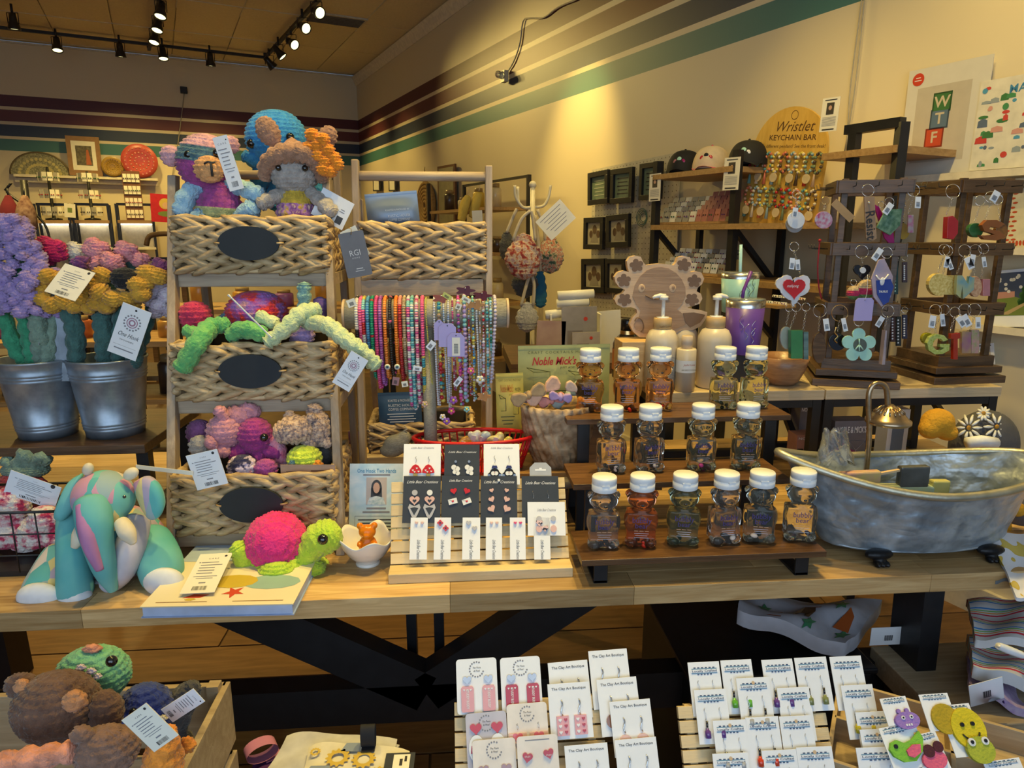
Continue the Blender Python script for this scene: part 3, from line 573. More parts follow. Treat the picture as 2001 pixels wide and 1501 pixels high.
for x in (rx1 - .03, rx1 - 1.0):
    MB().box((x + 1.2, .06, (zt - .024) / 2), (.03, .03, zt - .024)).build('leg', blk, t); MB().box((x + 1.2, .33, (zt - .024) / 2), (.03, .03, zt - .024)).build('leg', blk, t); MB().box((x + 1.2, .195, .012), (.028, .3, .024)).build('foot_bar', blk, t)
galv = mat('galvanised_steel', (.22, .26, .31), .36, .6, c2=(.42, .48, .55), vs=22, bump=.12, bs=20)
YK = 1.86; ZB = pz.z; c1_, c2_ = at(98, 862, YK), at(230, 865, YK); s = pxm(c1_)
t = thing('twin_bucket', 'pair of joined galvanised steel buckets full of crochet flowers', 'bucket', (c1_.x, YK, ZB))
BH = at(98, 700, YK).z - ZB
for dx, rb, rt in ((0, 49 * s, 70 * s), (c2_.x - c1_.x, 51 * s, 69 * s)):
    f = lambda z: rb + (rt - rb) * z / BH
    pr = [(rb * .96, .002), (rb, 0)]
    for z in (.022, .030, .038): pr += [(f(z - .003), z - .003), (f(z) + .0022, z), (f(z + .003), z + .003)]
    for z in (.76, .80, .84): pr += [(f(BH * z - .003), BH * z - .003), (f(BH * z) + .0022, BH * z), (f(BH * z + .003), BH * z + .003)]
    pr += [(rt, BH - .004), (rt + .003, BH - .002), (rt + .003, BH + .002), (rt, BH + .003), (rt - .003, BH), (rb - .004, .008), (.001, .008)]
    b = MB().lathe(pr, 44, cap=False).build('bucket', galv, t, (dx, 0, 0)); MB().lathe([(.001, .003), (rb * .97, .003)], 32, cap=False).build('bucket_bottom', galv, b)
m = MB().prism([(a - c1_.x, b - ZB) for a, b in [(at(x, y, YK).x, at(x, y, YK).z) for x, y in ((118, 738), (163, 738), (156, 615), (124, 615))]], -.045, -.043); m.build('joining_plate', galv, t)
lav = yarn('lavender', (.25, .16, .42), (.36, .25, .52)); hot = yarn('hot_pink', (.50, .01, .10)); ros = yarn('peony', (.62, .17, .25), (.72, .28, .27)); wht = yarn('ivory', (.66, .60, .48)); mst = yarn('goldenrod', (.55, .26, .02)); bky = yarn('black', (.006, .006, .007)); dgn = yarn('spruce', (.035, .10, .09)); sgn = yarn('sage', (.15, .23, .17)); gn2 = yarn('emerald', (.03, .24, .11)); wli = yarn('pale_lilac', (.55, .42, .56), (.72, .64, .72)); dpl = yarn('grape', (.16, .04, .16))
rn = random.Random(4)
def flower(label, x, y, Y, k, puffs, stem=None, sk=None, centre=None, kc=None, base=None):
    g = G('crochet_flower', label, 'crochet flower', x, y, Y, 'crochet flowers in the twin bucket')
    for (a, b, r, d) in puffs: g.kb(a, b, (r, r * .9, r * .85), d, (rn.uniform(-.5, .5), rn.uniform(-.5, .5), 0), row=.010, st=.010).part('petal', k)
    if centre: g.kb(*centre).part('flower_centre', kc)
    if stem: g.kt(stem).part('stem', sk)
    return g
# lavender spike: tiers of puffs round a stem
P = []
for i in range(13):
    y = 432 + i * 14.5; ax = 18 + 26 * (i / 13); w0 = 22 + 26 * math.sin(min(1, i / 7) * pi / 2)
    for j in range(5): a = (j / 4 - .5) * 2.4 + (i % 2) * .3; P.append((ax + w0 * math.sin(a) + rn.uniform(-4, 4), y + rn.uniform(-6, 6), rn.uniform(10, 15.5), -26 * math.cos(a) - rn.uniform(0, 12)))
flower('tall lavender spike of crochet puffs at the left picture edge', 40, 690, YK - .03, lav, P, [(20, 440, 0, 10), (45, 600, 0, 14), (66, 706, 0, 13)], gn2)
def rose(cx_, cy_, r, n=9, d=0): return [(cx_ + r * .62 * math.cos(2.4 * i) * (i / n) ** .5, cy_ + r * .58 * math.sin(2.4 * i) * (i / n) ** .5, r * .46, d - r * .5 * (1 - i / n)) for i in range(n)]
flower('hot pink crochet rose behind the lavender spike', 97, 600, YK + .05, hot, rose(97, 490, 34), [(97, 510, 0, 9), (100, 640, 0, 10), (102, 706, 0, 10)], dgn)
flower('ivory crochet flower between the hot pink and peony blooms', 147, 600, YK + .08, wht, rose(147, 492, 24), [(147, 510, 0, 8), (130, 706, 0, 9)], dgn)
flower('peony pink crochet bloom, leftmost of the pink trio', 190, 600, YK + .05, ros, rose(188, 490, 30) + rose(186, 515, 22, 5, -14), [(190, 520, 0, 9), (205, 706, 0, 9)], dgn)
flower('peony pink crochet bloom above the black flower centre', 216, 600, YK + .01, ros, rose(218, 513, 25), [(218, 530, 0, 9), (220, 706, 0, 9)], dgn)
flower('peony pink crochet bloom, rightmost of the pink trio', 258, 600, YK + .05, ros, rose(246, 492, 26) + rose(272, 510, 22, 6), [(258, 520, 0, 9), (245, 706, 0, 9)], dgn)
flower('grape purple crochet flower at the right rim of the bunch', 318, 600, YK + .06, dpl, rose(316, 524, 24), [(316, 540, 0, 8), (262, 706, 0, 9)], dgn)
flower('small grape crochet bud beside the ivory flower', 152, 600, YK, dpl, rose(155, 513, 18, 6), [(155, 525, 0, 7), (140, 706, 0, 9)], dgn)
pet = [(200, 538, 18, -10), (182, 552, 18, -14), (196, 571, 19, -24), (222, 583, 19, -28), (248, 584, 17, -26), (275, 575, 19, -22), (268, 556, 18, -26), (288, 535, 21, -10), (308, 540, 20, -8), (282, 552, 18, -16), (210, 598, 18, -18), (190, 592, 18, -16), (258, 600, 17, -12)]
flower('goldenrod crochet sunflower with a black centre', 240, 600, YK - .05, mst, pet, [(240, 590, 6, 12), (232, 650, 8, 13), (230, 706, 10, 12)], dgn, (243, 544, (25, 18, 21), -20), bky)
flower('goldenrod crochet sunflower behind the tilted care tag', 120, 600, YK - .05, mst, [(92, 540, 18, -6), (86, 585, 18, -6), (104, 596, 19, -10), (128, 590, 19, -10), (148, 597, 18, -14), (158, 582, 18, -14), (168, 560, 18, -8), (120, 545, 18, 0), (172, 600, 16, -10), (82, 560, 16, 0)], [(125, 590, 10, 14), (145, 640, -4, 17), (150, 706, 0, 14)], dgn, (124, 567, (22, 12, 20), -2), bky)
flower('pale lilac crochet flower drooping at the ladder post', 312, 600, YK - .02, wli, [(300, 566, 18, 0), (318, 552, 17, 4), (328, 576, 19, -4), (312, 598, 18, -8), (330, 606, 16, -4), (296, 590, 14, -2), (305, 610, 14, -6)], [(300, 590, 10, 9), (280, 660, 4, 11), (262, 706, 0, 10)], dgn)
flower('lavender crochet bud under the tilted care tag', 112, 610, YK - .04, lav, [(118, 608, 16, 0), (100, 612, 14, 4), (108, 535, 15, 10)], [(108, 600, 4, 9), (96, 680, 0, 14), (95, 706, 0, 13)], sgn)
flower('white crochet bud at the far left of the bucket', 4, 600, YK - .02, wht, [(4, 585, 18, 0), (-8, 570, 14, 4)], [(2, 596, 4, 10), (30, 680, 0, 15), (52, 706, 0, 13)], gn2)
for i, (x, k, lb) in enumerate([(80, sgn, 'sage green crochet stem standing in the left bucket'), (205, dgn, 'spruce green crochet stem in the right bucket, left of the logo tag'), (262, dgn, 'spruce green crochet stem at the right side of the right bucket')]):
    g = G('crochet_sprig', lb, 'crochet flower', x, 740, YK - .05, 'crochet flowers in the twin bucket'); g.kt([(x - 6, 620, 0, 16), (x, 660, 4, 18), (x, 700, 16, 15), (x, 712, 18, 12)]).part('stem', k)
t, w_, h_ = qc('care_tag', 'white care tag tilted across the goldenrod sunflowers', 'tag', (128, 515), (187, 534), (79, 567), lambda x, y: at(x, y, YK - .16 + (590 - y) * .0009), creamc); care(t, w_, h_)
t, w_, h_ = qc('logo_tag', 'white logo tag hanging in front of the right bucket', 'tag', (241, 590), (297, 612), (196, 680), Yp(YK - .115), white); emblem(t, w_, h_)
t, w_, h_ = qc('plain_tag', 'grey tag edge hanging from the lavender spike', 'tag', (76, 590), (86, 590), (44, 680), lambda x, y: at(x, y, YK - .12 + (x - 60) * .004), mat('grey_card', (.35, .34, .36), .6))
# ================================================================ LEFT: WIRE BASKET AND HEARTS
YWB = 1.47; fw = lambda x, y, d=0: at(x, y, YWB + d)
z0, z1 = TT + .004, fw(60, 1001).z; xr_ = fw(122, 1050).x; xl_ = xr_ - .30; b0 = V((xl_, YWB, TT))
t = thing('wire_basket', 'black wire basket of pink speckled crochet hearts', 'basket', b0)
m = MB().box(((xr_ - xl_) / 2, .09, .007), (xr_ - xl_, .18, .012)); m.build('base_plate', blk, t)
def loop(z, r=.0025): return MB().tube([(0, 0, z), (xr_ - xl_, 0, z), (xr_ - xl_, .18, z), (0, .18, z)], r, 6, True)
for i, z in enumerate((z1 - TT, (z1 - TT) * .66, (z1 - TT) * .33)): loop(z, .0032 if i == 0 else .0018).build('wire_ring', blk, t)
for i in range(7): x = (xr_ - xl_) * i / 6; MB().tube([(x, .18, z1 - TT), (x, .18, .01), (x, 0, .01), (x, 0, z1 - TT)], .0018, 6).build('wire_upright', blk, t)
for i in range(1, 4): MB().tube([(xr_ - xl_, .18 * i / 4, z1 - TT), (xr_ - xl_, .18 * i / 4, .01)], .0018, 6).build('wire_upright', blk, t)
hrt = yarn('peppermint', (.7, .5, .5), ramp=[(.40, (.45, .03, .10)), (.47, (.68, .32, .36)), (.54, (.74, .66, .62)), (.65, (.78, .72, .68))], vs=42)
def heart(label, balls, Y): simple('crochet_heart', label, hrt, balls, balls[0][0], 1090, Y, 'body')
heart('peppermint crochet heart at the left in the wire basket', [(22, 985, (34, 26, 34)), (8, 1035, (38, 26, 40)), (48, 1045, (34, 24, 36))], YWB + .09)
heart('peppermint crochet heart leaning on the wire basket front', [(88, 1015, (30, 22, 28)), (66, 1045, (28, 20, 30)), (108, 1050, (24, 20, 26))], YWB + .06)
simple('crochet_pot', 'dark red crochet pot behind the wire basket', yarn('wine', (.22, .015, .03)), [(40, 962, (54, 30, 40))], 40, 1000, YWB + .27)
g = G('crochet_cactus', 'sage green crochet cactus top behind the hearts', 'soft toy', 50, 930, YWB + .28)
g.kt([(12, 900, 0, 12), (30, 912, 0, 12), (52, 884, -4, 12), (58, 912, 0, 14)]).part('arm', sgn); g.kt([(60, 915, 0, 12), (82, 893, -4, 12), (92, 902, 0, 10)]).part('arm', sgn); g.kb(50, 918, (44, 24, 18), 4).part('body', sgn)
t, w_, h_ = qc('care_tag', 'white care tag standing in the wire basket', 'tag', (22, 918), (121, 953), (15, 965), Yp(YWB + .075), white); care(t, w_, h_)
# ================================================================ ELEPHANT
quilt = mat('pastel_quilt', (.3, .6, .6), .7, vor=True, vs=26, st=(1.5, 1, .5), ramp=[(0, (.10, .42, .43)), (.26, (.16, .50, .48)), (.46, (.60, .30, .42)), (.58, (.42, .36, .52)), (.67, (.66, .56, .26)), (.76, (.30, .42, .46)), (.84, (.70, .62, .58))], bump=.2, bs=25, sheen=.15)
qt = mat('teal_cotton', (.09, .40, .42), .7, c2=(.20, .52, .50), vs=9, bump=.2, bs=25); qp = mat('pink_cotton', (.50, .22, .42), .7, bump=.2, bs=25); wf = mat('white_cotton', (.72, .74, .78), .75, bump=.25, bs=25); cf = mat('cream_cotton', (.72, .64, .48), .75, bump=.25, bs=25); qy = mat('lilac_grey_cotton', (.52, .50, .58), .7, bump=.2, bs=25)
g = G('stuffed_elephant', 'pastel patchwork fabric elephant with white feet sitting on the table', 'soft toy', 195, 1165, 1.43)
g.m.ball(g.p(235, 1065, 70), g.r((88, 78, 82)), 28, 18); g.part('body', quilt)
me = remesh(MB().ball(g.p(203, 972, 0), g.r((56, 52, 52)), 24, 16).ball(g.p(196, 1005, -22), g.r((42, 40, 42)), 20, 14), .006, 5); mesh_part('head', me, quilt, g.t)
sl(g, [(180, 985, -40, 30), (184, 1020, -58, 31), (192, 1065, -62, 26), (206, 1115, -62, 20), (220, 1150, -58, 10)], 22).part('trunk', qt)
sl(g, [(164, 992, -60, 14), (170, 1035, -80, 15), (179, 1072, -84, 13), (194, 1110, -82, 8)], 14).part('trunk_stripe', qp)
def ear(P, k, kk):
    q = [g.p(*a) for a in P]; c = sum(q, V()) / len(q); m = MB(); n = len(q) * 4
    C = q + [q[0]]; ring = [spl(C, i / n) for i in range(n)]
    for fac, off in ((1, 0), (.93, 9), (.6, 13), (.2, 15)): m.v += [tuple(c + (p - c) * fac + V((0, -off * g.s, 0))) for p in ring]
    m.v.append(tuple(c + V((0, -16 * g.s, 0))))
    for fac, off in ((.93, 9), (.6, 13), (.2, 15)): m.v += [tuple(c + (p - c) * fac + V((0, off * g.s, 0))) for p in ring]
    m.v.append(tuple(c + V((0, 16 * g.s, 0))))
    for b in range(3): m.f += [(b * n + i, b * n + (i + 1) % n, (b + 1) * n + (i + 1) % n, (b + 1) * n + i) for i in range(n)]
    m.f += [(3 * n + i, 3 * n + (i + 1) % n, 4 * n) for i in range(n)]; o2 = 4 * n + 1
    m.f += [((i + 1) % n, i, o2 + i, o2 + (i + 1) % n) for i in range(n)]
    for b in range(2): m.f += [(o2 + b * n + (i + 1) % n, o2 + b * n + i, o2 + (b + 1) * n + i, o2 + (b + 1) * n + (i + 1) % n) for i in range(n)]
    m.f += [(o2 + 2 * n + (i + 1) % n, o2 + 2 * n + i, o2 + 3 * n) for i in range(n)]
    m.s = [True] * len(m.f); m.m = [0] * len(m.f); m.build('ear', kk, g.t)
ear([(160, 925, 10), (136, 940, 4), (118, 975, -8), (108, 1008, -14), (122, 1018, -14), (142, 1000, -6), (156, 970, 2)], 0, qt)
ear([(262, 942, 4), (288, 930, -4), (312, 950, -16), (322, 985, -22), (312, 1010, -24), (295, 1014, -20), (278, 990, -10), (268, 965, 0)], 0, quilt)
g.m.ball(g.p(172, 917, -4), g.r((10, 9, 13)), 12, 8, (0, .4, 0)); g.part('fabric_knob', cf); g.m.ball(g.p(256, 926, -8), g.r((16, 9, 11)), 12, 8, (0, -.6, 0)); g.part('fabric_knob', cf)
sl(g, [(164, 1026, -48, 12), (156, 1048, -66, 14), (146, 1068, -72, 7)]).part('tusk', cf); sl(g, [(238, 1022, -50, 13), (249, 1042, -66, 15), (260, 1060, -70, 7)]).part('tusk', cf)
g.eyes((156, 977, 3.2, -36), (243, 971, 3.2, -40))
sl(g, [(140, 1015, 20, 26), (142, 1070, -16, 28), (145, 1125, -34, 30), (147, 1158, -42, 31)]).part('front_leg', qt); sl(g, [(266, 1020, 10, 26), (254, 1070, -22, 27), (238, 1115, -36, 24), (215, 1140, -28, 20)]).part('front_leg', qy)
g.m.ball(g.p(147, 1166, -52), g.r((30, 22, 18)), 18, 10); g.part('foot_pad', wf)
sl(g, [(120, 1090, 40, 36), (95, 1135, -10, 38), (82, 1158, -34, 36)]).part('hind_leg', quilt); g.m.ball(g.p(77, 1168, -54), g.r((40, 20, 31)), 22, 12, (R(10), 0, 0)); g.part('foot_pad', wf)
sl(g, [(295, 1060, 50, 40), (312, 1100, 0, 42), (318, 1128, -24, 38)]).part('hind_leg', qt); g.m.ball(g.p(321, 1138, -44), g.r((38, 20, 31)), 22, 12, (R(10), 0, 0)); g.part('foot_pad', wf)
sl(g, [(205, 1138, 30, 24), (200, 1150, 0, 20)]).part('tummy', wf)
t, w_, h_ = qc('paper_strip', 'narrow cream paper tag stretching from the elephant ear to the basket', 'tag', (266, 908), (378, 921), (266, 916), Yp(1.5), creamc)
# ================================================================ BOOK, TAG, TURTLE
p0, p1, p2 = atz(273, 1186, .785), atz(573, 1180, .785), atz(372, 1067, .785); X = (p1 - p0); bw = X.length; ang = math.atan2(X.y, X.x); bd = (p2 - p0).y
t = thing('picture_book', 'cream picture book lying under the pink turtle', 'book', ((p0.x + p1.x) / 2, (p0.y + p1.y) / 2, TT), ang)
MB().box((0, bd / 2, .0235), (bw, bd, .0025)).build('front_cover', mat('book_cover', (.78, .68, .47), .35, c2=(.82, .74, .55), vs=5), t); MB().box((0, bd / 2, .012), (bw - .006, bd - .006, .0205)).build('pages', mat('page_edges', (.50, .58, .78), .8), t); MB().box((0, bd / 2, .001), (bw, bd, .002)).build('back_cover', mat('book_back', (.35, .45, .7), .4), t)
def lay(P, k, z=.0252, name='print'): return MB().add([(x, y, z) for x, y in P], [tuple(range(len(P)))], 0, False).build(name, k, t)
lay([(-bw / 2, bd * .70), (bw / 2, bd * .70), (bw / 2, bd), (-bw / 2, bd)], paint('sky_print', (.40, .50, .66))); text('HOW', .016, paint('navy_ink', (.05, .05, .18)), t, (-.01, bd * .90, .0256), (0, 0, 0), bold=.02)
red_i = paint('red_ink', (.55, .06, .02)); yel_i = paint('ochre_ink', (.55, .40, .04)); aqua = paint('aqua_ink', (.28, .45, .42))
lay([(.015 + .024 * math.cos(2 * pi * i / 10 + .3) * (1 if i % 2 else .4), .05 + .024 * math.sin(2 * pi * i / 10 + .3) * (1 if i % 2 else .4)) for i in range(10)], red_i); lay([(-.08, .03), (-.045, .03), (-.03, .042), (-.062, .045)], red_i); lay([(-.062 + .012 * math.cos(i), .024 + .005 * math.sin(i)) for i in range(6)], yel_i)
lay([(.0 + .05 * math.cos(i * .52), .095 + .028 * math.sin(i * .52)) for i in range(12)], yel_i, .0253); lay([(.08 + .06 * math.cos(i * .52), .09 + .03 * math.sin(i * .52)) for i in range(12)], aqua)
for x, w2 in ((-.075, .10), (.075, .1)): lay([(x - w2 / 2, .0135), (x + w2 / 2, .0135), (x + w2 / 2, .016), (x - w2 / 2, .016)], paint('brown_text', (.35, .22, .1)))

t, w_, h_ = qc('care_tag', 'white care tag lying on the picture book beside the turtle', 'tag', (392, 1084), (455, 1081), (379, 1160), lambda x, y: atz(x, y, .792 + (1160 - y) * .00032), creamc); care(t, w_, h_)
lime = yarn('lime', (.36, .58, .02), (.48, .66, .04)); fuch = yarn('fuchsia', (.66, .01, .14), (.74, .02, .20))
g = G('crochet_turtle', 'crochet turtle with a hot pink bobble shell and lime head', 'soft toy', 545, 1135, 1.47)
g.kb(540, 1060, (57, 57, 57), 0, (R(62), R(25), 0), amp=.0065, row=.017, st=.017).part('shell', fuch)
g.kt([(625, 1110, 10, 20), (560, 1112, -38, 21), (505, 1108, -20, 20), (480, 1100, 20, 18), (540, 1098, 60, 18), (610, 1100, 44, 18)]).part('shell_rim', lime)
g.kb(540, 1119, (33, 22, 22), -56).part('foot', lime); g.kt([(488, 1108, -20, 17), (472, 1080, -22, 20), (466, 1070, -20, 17)]).part('foot', lime); g.kb(600, 1112, (34, 24, 18), -24).part('foot', lime)
g.kt([(588, 1100, -14, 22), (606, 1075, -18, 24), (625, 1055, -20, 31), (645, 1045, -20, 30)]).part('head', lime); g.eyes((631, 1054, 10.5, -48))
# ================================================================ BOWL, GUMMY, ARTIST SIGN
bp = atz(717, 1108, TT); s = pxm(bp); por = mat('porcelain', (.76, .72, .66), .18, var=.02, coat=.3)
t = thing('flower_bowl', 'small white ribbed porcelain bowl shaped like a flower', 'bowl', (bp.x, bp.y + .02, TT))
def bowl(u, v):
    a = 2 * pi * u; pf = [(.0, .006), (.026, .006), (.028, 0), (.024, .0), (.027, .010), (.040, .022), (.054, .043), (.0645, .068), (.063, .069), (.052, .045), (.036, .025), (.012, .014), (0, .013)]; f = v * 12; i = min(int(f), 11); f -= i
    r = pf[i][0] + (pf[i + 1][0] - pf[i][0]) * f; z = pf[i][1] + (pf[i + 1][1] - pf[i][1]) * f; l = max(0, (z - .02) / .05)
    return (r * (1 + .07 * l * math.cos(5 * a)) * math.cos(a) + (.0006 * math.cos(60 * a) if 5 < v * 12 < 7 else 0), r * (1 + .07 * l * math.cos(5 * a)) * math.sin(a), z * (1 + .13 * l * math.cos(5 * a)))
MB().grid(bowl, 120, 36, cu=True).build('bowl', por, t)
def gummy(sz): return MB().ball((0, 0, .33 * sz), (.27 * sz, .22 * sz, .33 * sz)).ball((0, -.02 * sz, .76 * sz), (.25 * sz, .21 * sz, .21 * sz)).ball((-.2 * sz, 0, .93 * sz), .1 * sz).ball((.2 * sz, 0, .93 * sz), .1 * sz).ball((0, -.2 * sz, .71 * sz), (.11 * sz, .1 * sz, .08 * sz)).ball((-.2 * sz, -.16 * sz, .45 * sz), (.09 * sz, .14 * sz, .09 * sz)).ball((.2 * sz, -.16 * sz, .45 * sz), (.09 * sz, .14 * sz, .09 * sz)).ball((-.2 * sz, -.14 * sz, .1 * sz), (.13 * sz, .18 * sz, .12 * sz)).ball((.2 * sz, -.14 * sz, .1 * sz), (.13 * sz, .18 * sz, .12 * sz))
gm = remesh(gummy(.08), .002, 3); tag(mesh_part('gummy_bear', gm, mat('orange_gummy', (.85, .25, .01), .2, tr=.25, sss=.4, ior=1.4), None, (bp.x + .002, bp.y + .02, TT + .017)), 'amber gummy bear soap sitting in the white bowl', 'soap')
marb = mat('marbled_card', (.42, .62, .74), .5, c2=(.74, .80, .84), vs=14, dist=1.5)
t, w_, h_ = qc('artist_sign', 'pale blue marbled artist card with a portrait photo', 'sign', (684, 906), (789, 906), (678, 1050), lambda x, y: slant(x, y, 1.60, .28), marb, .002)
text('One Hook Two Hands', h_ * .055, paint('sky_ink', (.10, .30, .50)), t, (0, -.0026, h_ * .90), wd=w_ * .72, bold=.02); bars(t, [(0, h_ * .845, w_ * .5, h_ * .022), (0, h_ * .39, w_ * .36, h_ * .025), (0, h_ * .34, w_ * .5, h_ * .022)], inkg, .002)
pw, ph, pz_ = w_ * .38, h_ * .37, h_ * .44
flat(t, [(-pw / 2, pz_), (pw / 2, pz_), (pw / 2, pz_ + ph), (-pw / 2, pz_ + ph)], paint('photo_grey', (.52, .44, .40)), .002, 'portrait_photo', .0003)
E2 = lambda cx_, cz, rx, rz, n=18: [(cx_ + rx * math.cos(2 * pi * i / n), cz + rz * math.sin(2 * pi * i / n)) for i in range(n)]
flat(t, E2(0, pz_ + ph * .62, pw * .26, ph * .30), ink, .002, 'portrait_hair', .0005); flat(t, [(-pw * .28, pz_ + ph * .22), (pw * .28, pz_ + ph * .22), (pw * .26, pz_ + ph * .62), (-pw * .26, pz_ + ph * .62)], ink, .002, 'portrait_hair', .0005); flat(t, [(-pw * .45, pz_), (pw * .45, pz_), (pw * .34, pz_ + ph * .26), (0, pz_ + ph * .32), (-pw * .34, pz_ + ph * .26)], mat('photo_blouse', (.3, .45, .55), .6, c2=(.7, .75, .78), vs=160), .002, 'portrait_blouse', .0007); flat(t, E2(0, pz_ + ph * .62, pw * .16, ph * .2), paint('photo_skin', (.55, .33, .24)), .002, 'portrait_face', .0009)
bars(t, [(0, h_ * (.235 - .045 * i), w_ * (.66 - .06 * (i % 2)), h_ * .014) for i in range(4)], ink, .002); bars(t, [(0, h_ * .285, w_ * .78, h_ * .004), (0, h_ * .06, w_ * .78, h_ * .004), (-w_ * .39, h_ * .172, w_ * .005, h_ * .225), (w_ * .39, h_ * .172, w_ * .005, h_ * .225)], ink, .002, 'print_frame')
# ================================================================ NECKLACE BAR
YN = 1.74; nl, nr_ = at(677, 614, YN), at(988, 612, YN); nz = (nl.z + nr_.z) / 2; nR = 29 * pxm(nl); linen = mat('linen', (.36, .33, .25), .9, var=.25, vs=90, st=(1, 6, 6), bump=.6, bs=200)
px_ = at(836, 640, YN).x; t = thing('necklace_bar', 'linen-covered T-bar stand draped with necklaces', 'jewellery stand', (px_, YN, TT))
MB().tube([V((nl.x - px_, 0, nz - TT)), V((nr_.x - px_, 0, nz - TT))], nR, 28).build('roll', linen, t)
for x in (nl.x - px_ - .004, nr_.x - px_ + .004): MB().tube([V((x - .003, 0, nz - TT)), V((x + .003, 0, nz - TT))], nR * 1.02, 28).build('end_cap', mat('pale_maple', (.55, .40, .26), .5), t)
MB().tube([V((0, 0, .02)), V((0, 0, nz - TT - nR * .8))], .017, 16).build('post', linen, t); MB().lathe([(.075, 0), (.075, .016), (.07, .02), (.001, .02)], 28).build('foot', linen, t)
BC = {}
def bead(c, r=.35):
    if c not in BC: BC[c] = mat('bead_%02d' % len(BC), c, r, var=.06, coat=.4)
    return BC[c]
NG = 'necklaces on the linen bar'
def necklace(label, px, ybot, cols, r=.0048, kind='disc', pat=None, sway=0, group=NG):
    "beads threaded in a loop over the roll: down the front, up the back"
    a = at(px, 600, YN); bot = at(px, ybot, YN - nR).z; R0 = nR + r * 1.05; zc = nz; path = []; x0 = a.x
    Lf = zc - bot; N = 200
    for i in range(N):
        u = i / N * (pi * R0 + 2 * Lf)
        if u < pi * R0: b = u / R0; path.append(V((0, R0 * math.cos(b), R0 * math.sin(b))))
        elif u < pi * R0 + Lf: q = (u - pi * R0); f = q / Lf; path.append(V((sway * f, -R0 * (1 - f ** 3), -q)))
        else: q = Lf - (u - pi * R0 - Lf); f = q / Lf; path.append(V((sway * f + .004, R0 * (1 - f ** 3), -q)))
    t = thing('necklace', label, 'necklace', (x0, YN, zc), 0, group); m = MB(); tot = pi * R0 + 2 * Lf; n = int(tot / (r * (1.25 if kind == 'disc' else 1.95))); rn = random.Random(px * 31 + ybot)
    for i in range(n):
        f = i / n; k = f * N; j = int(k) % N; p = path[j].lerp(path[(j + 1) % N], k - int(k)); d = (path[(j + 3) % N] - path[j - 3]).normalized(); mi = pat(i, n, rn) if pat else rn.randrange(len(cols))
        if kind == 'disc': m.tube([p - d * r * .55, p + d * r * .55], r * (.93 + .07 * rn.random()), 7, mi=mi)
        else: q = r * (rn.choice((.6, .8, 1, 1.15)) if kind == 'mix' else 1); m.ball(p, q, 7, 5, mi=mi)
    m.build('bead_string', [bead(c) for c in cols], t); return t
PKc, REDc, TEALc, GRNc, ORc, BLKc, WHc, BLUc, PURc, YELc, TANc, LILc, CLR, AQ = (.75, .10, .28), (.48, .02, .03), (.05, .30, .36), (.0, .23, .13), (.80, .20, .02), (.012, .012, .014), (.72, .70, .66), (.08, .30, .55), (.32, .08, .36), (.66, .52, .08), (.36, .25, .14), (.50, .36, .62), (.62, .62, .66), (.25, .55, .52)
half = lambda i, n, r: 0 if (i / n * 7) % 1 < .86 else 1
D = [('black and white clay bead necklace, leftmost on the bar', 700, 700, [BLKc, WHc], lambda i, n, r: int(i / 14) % 2), ('bubblegum pink clay bead necklace beside the leftmost one', 707, 695, [PKc, (.85, .2, .4)], None), ('red and rainbow striped clay bead necklace', 713, 705, [REDc, WHc, YELc, AQ, PKc], lambda i, n, r: int(i / 5) % 5), ('sky blue clay bead necklace', 721, 700, [BLUc, (.04, .16, .3)], half), ('green clay bead necklace with a red band', 729, 745, [GRNc, (0, .3, .16), REDc], lambda i, n, r: 2 if (i / n * 5) % 1 > .93 else i % 2),
     ('raspberry pink clay bead necklace with fuchsia beads', 737, 765, [(.6, .05, .22), PKc], half), ('violet clay bead necklace', 745, 758, [PURc, (.42, .14, .45)], None), ('bright orange clay bead necklace with a blue eye bead, left of two', 754, 745, [ORc, (.9, .3, .05)], None), ('black clay bead necklace with a pink band', 764, 740, [BLKc, (.02, .02, .02), PKc], lambda i, n, r: 2 if (i / n * 6) % 1 > .94 else i % 2), ('bright orange clay bead necklace with a blue eye bead, right of two', 775, 736, [ORc, (.85, .25, .03)], None),
     ('coral to cherry red clay bead necklace', 783, 748, [REDc, (.75, .28, .22), (.6, .03, .03)], lambda i, n, r: 1 if i < n * .22 else (0 if i % 3 else 2)), ('tan clay bead necklace', 791, 738, [TANc, (.48, .36, .22)], None), ('pink, white and mint speckled clay bead necklace', 799, 800, [WHc, PKc, AQ, (.5, .1, .3)], None), ('teal clay bead necklace with white rings', 806, 806, [TEALc, AQ, WHc], lambda i, n, r: 2 if i % 9 < 2 else i % 2), ('raspberry and cream speckled clay bead necklace', 815, 795, [WHc, (.5, .05, .2), (.75, .3, .4)], None), ('hot pink clay bead necklace ending in yellow and teal', 826, 780, [PKc, YELc, TEALc], lambda i, n, r: 0 if i < n * .42 or i > n * .7 else (1 if (i // 4) % 2 else 2))]
for l_, x, y, c, p_ in D: necklace(l_, x, y, c, pat=p_)
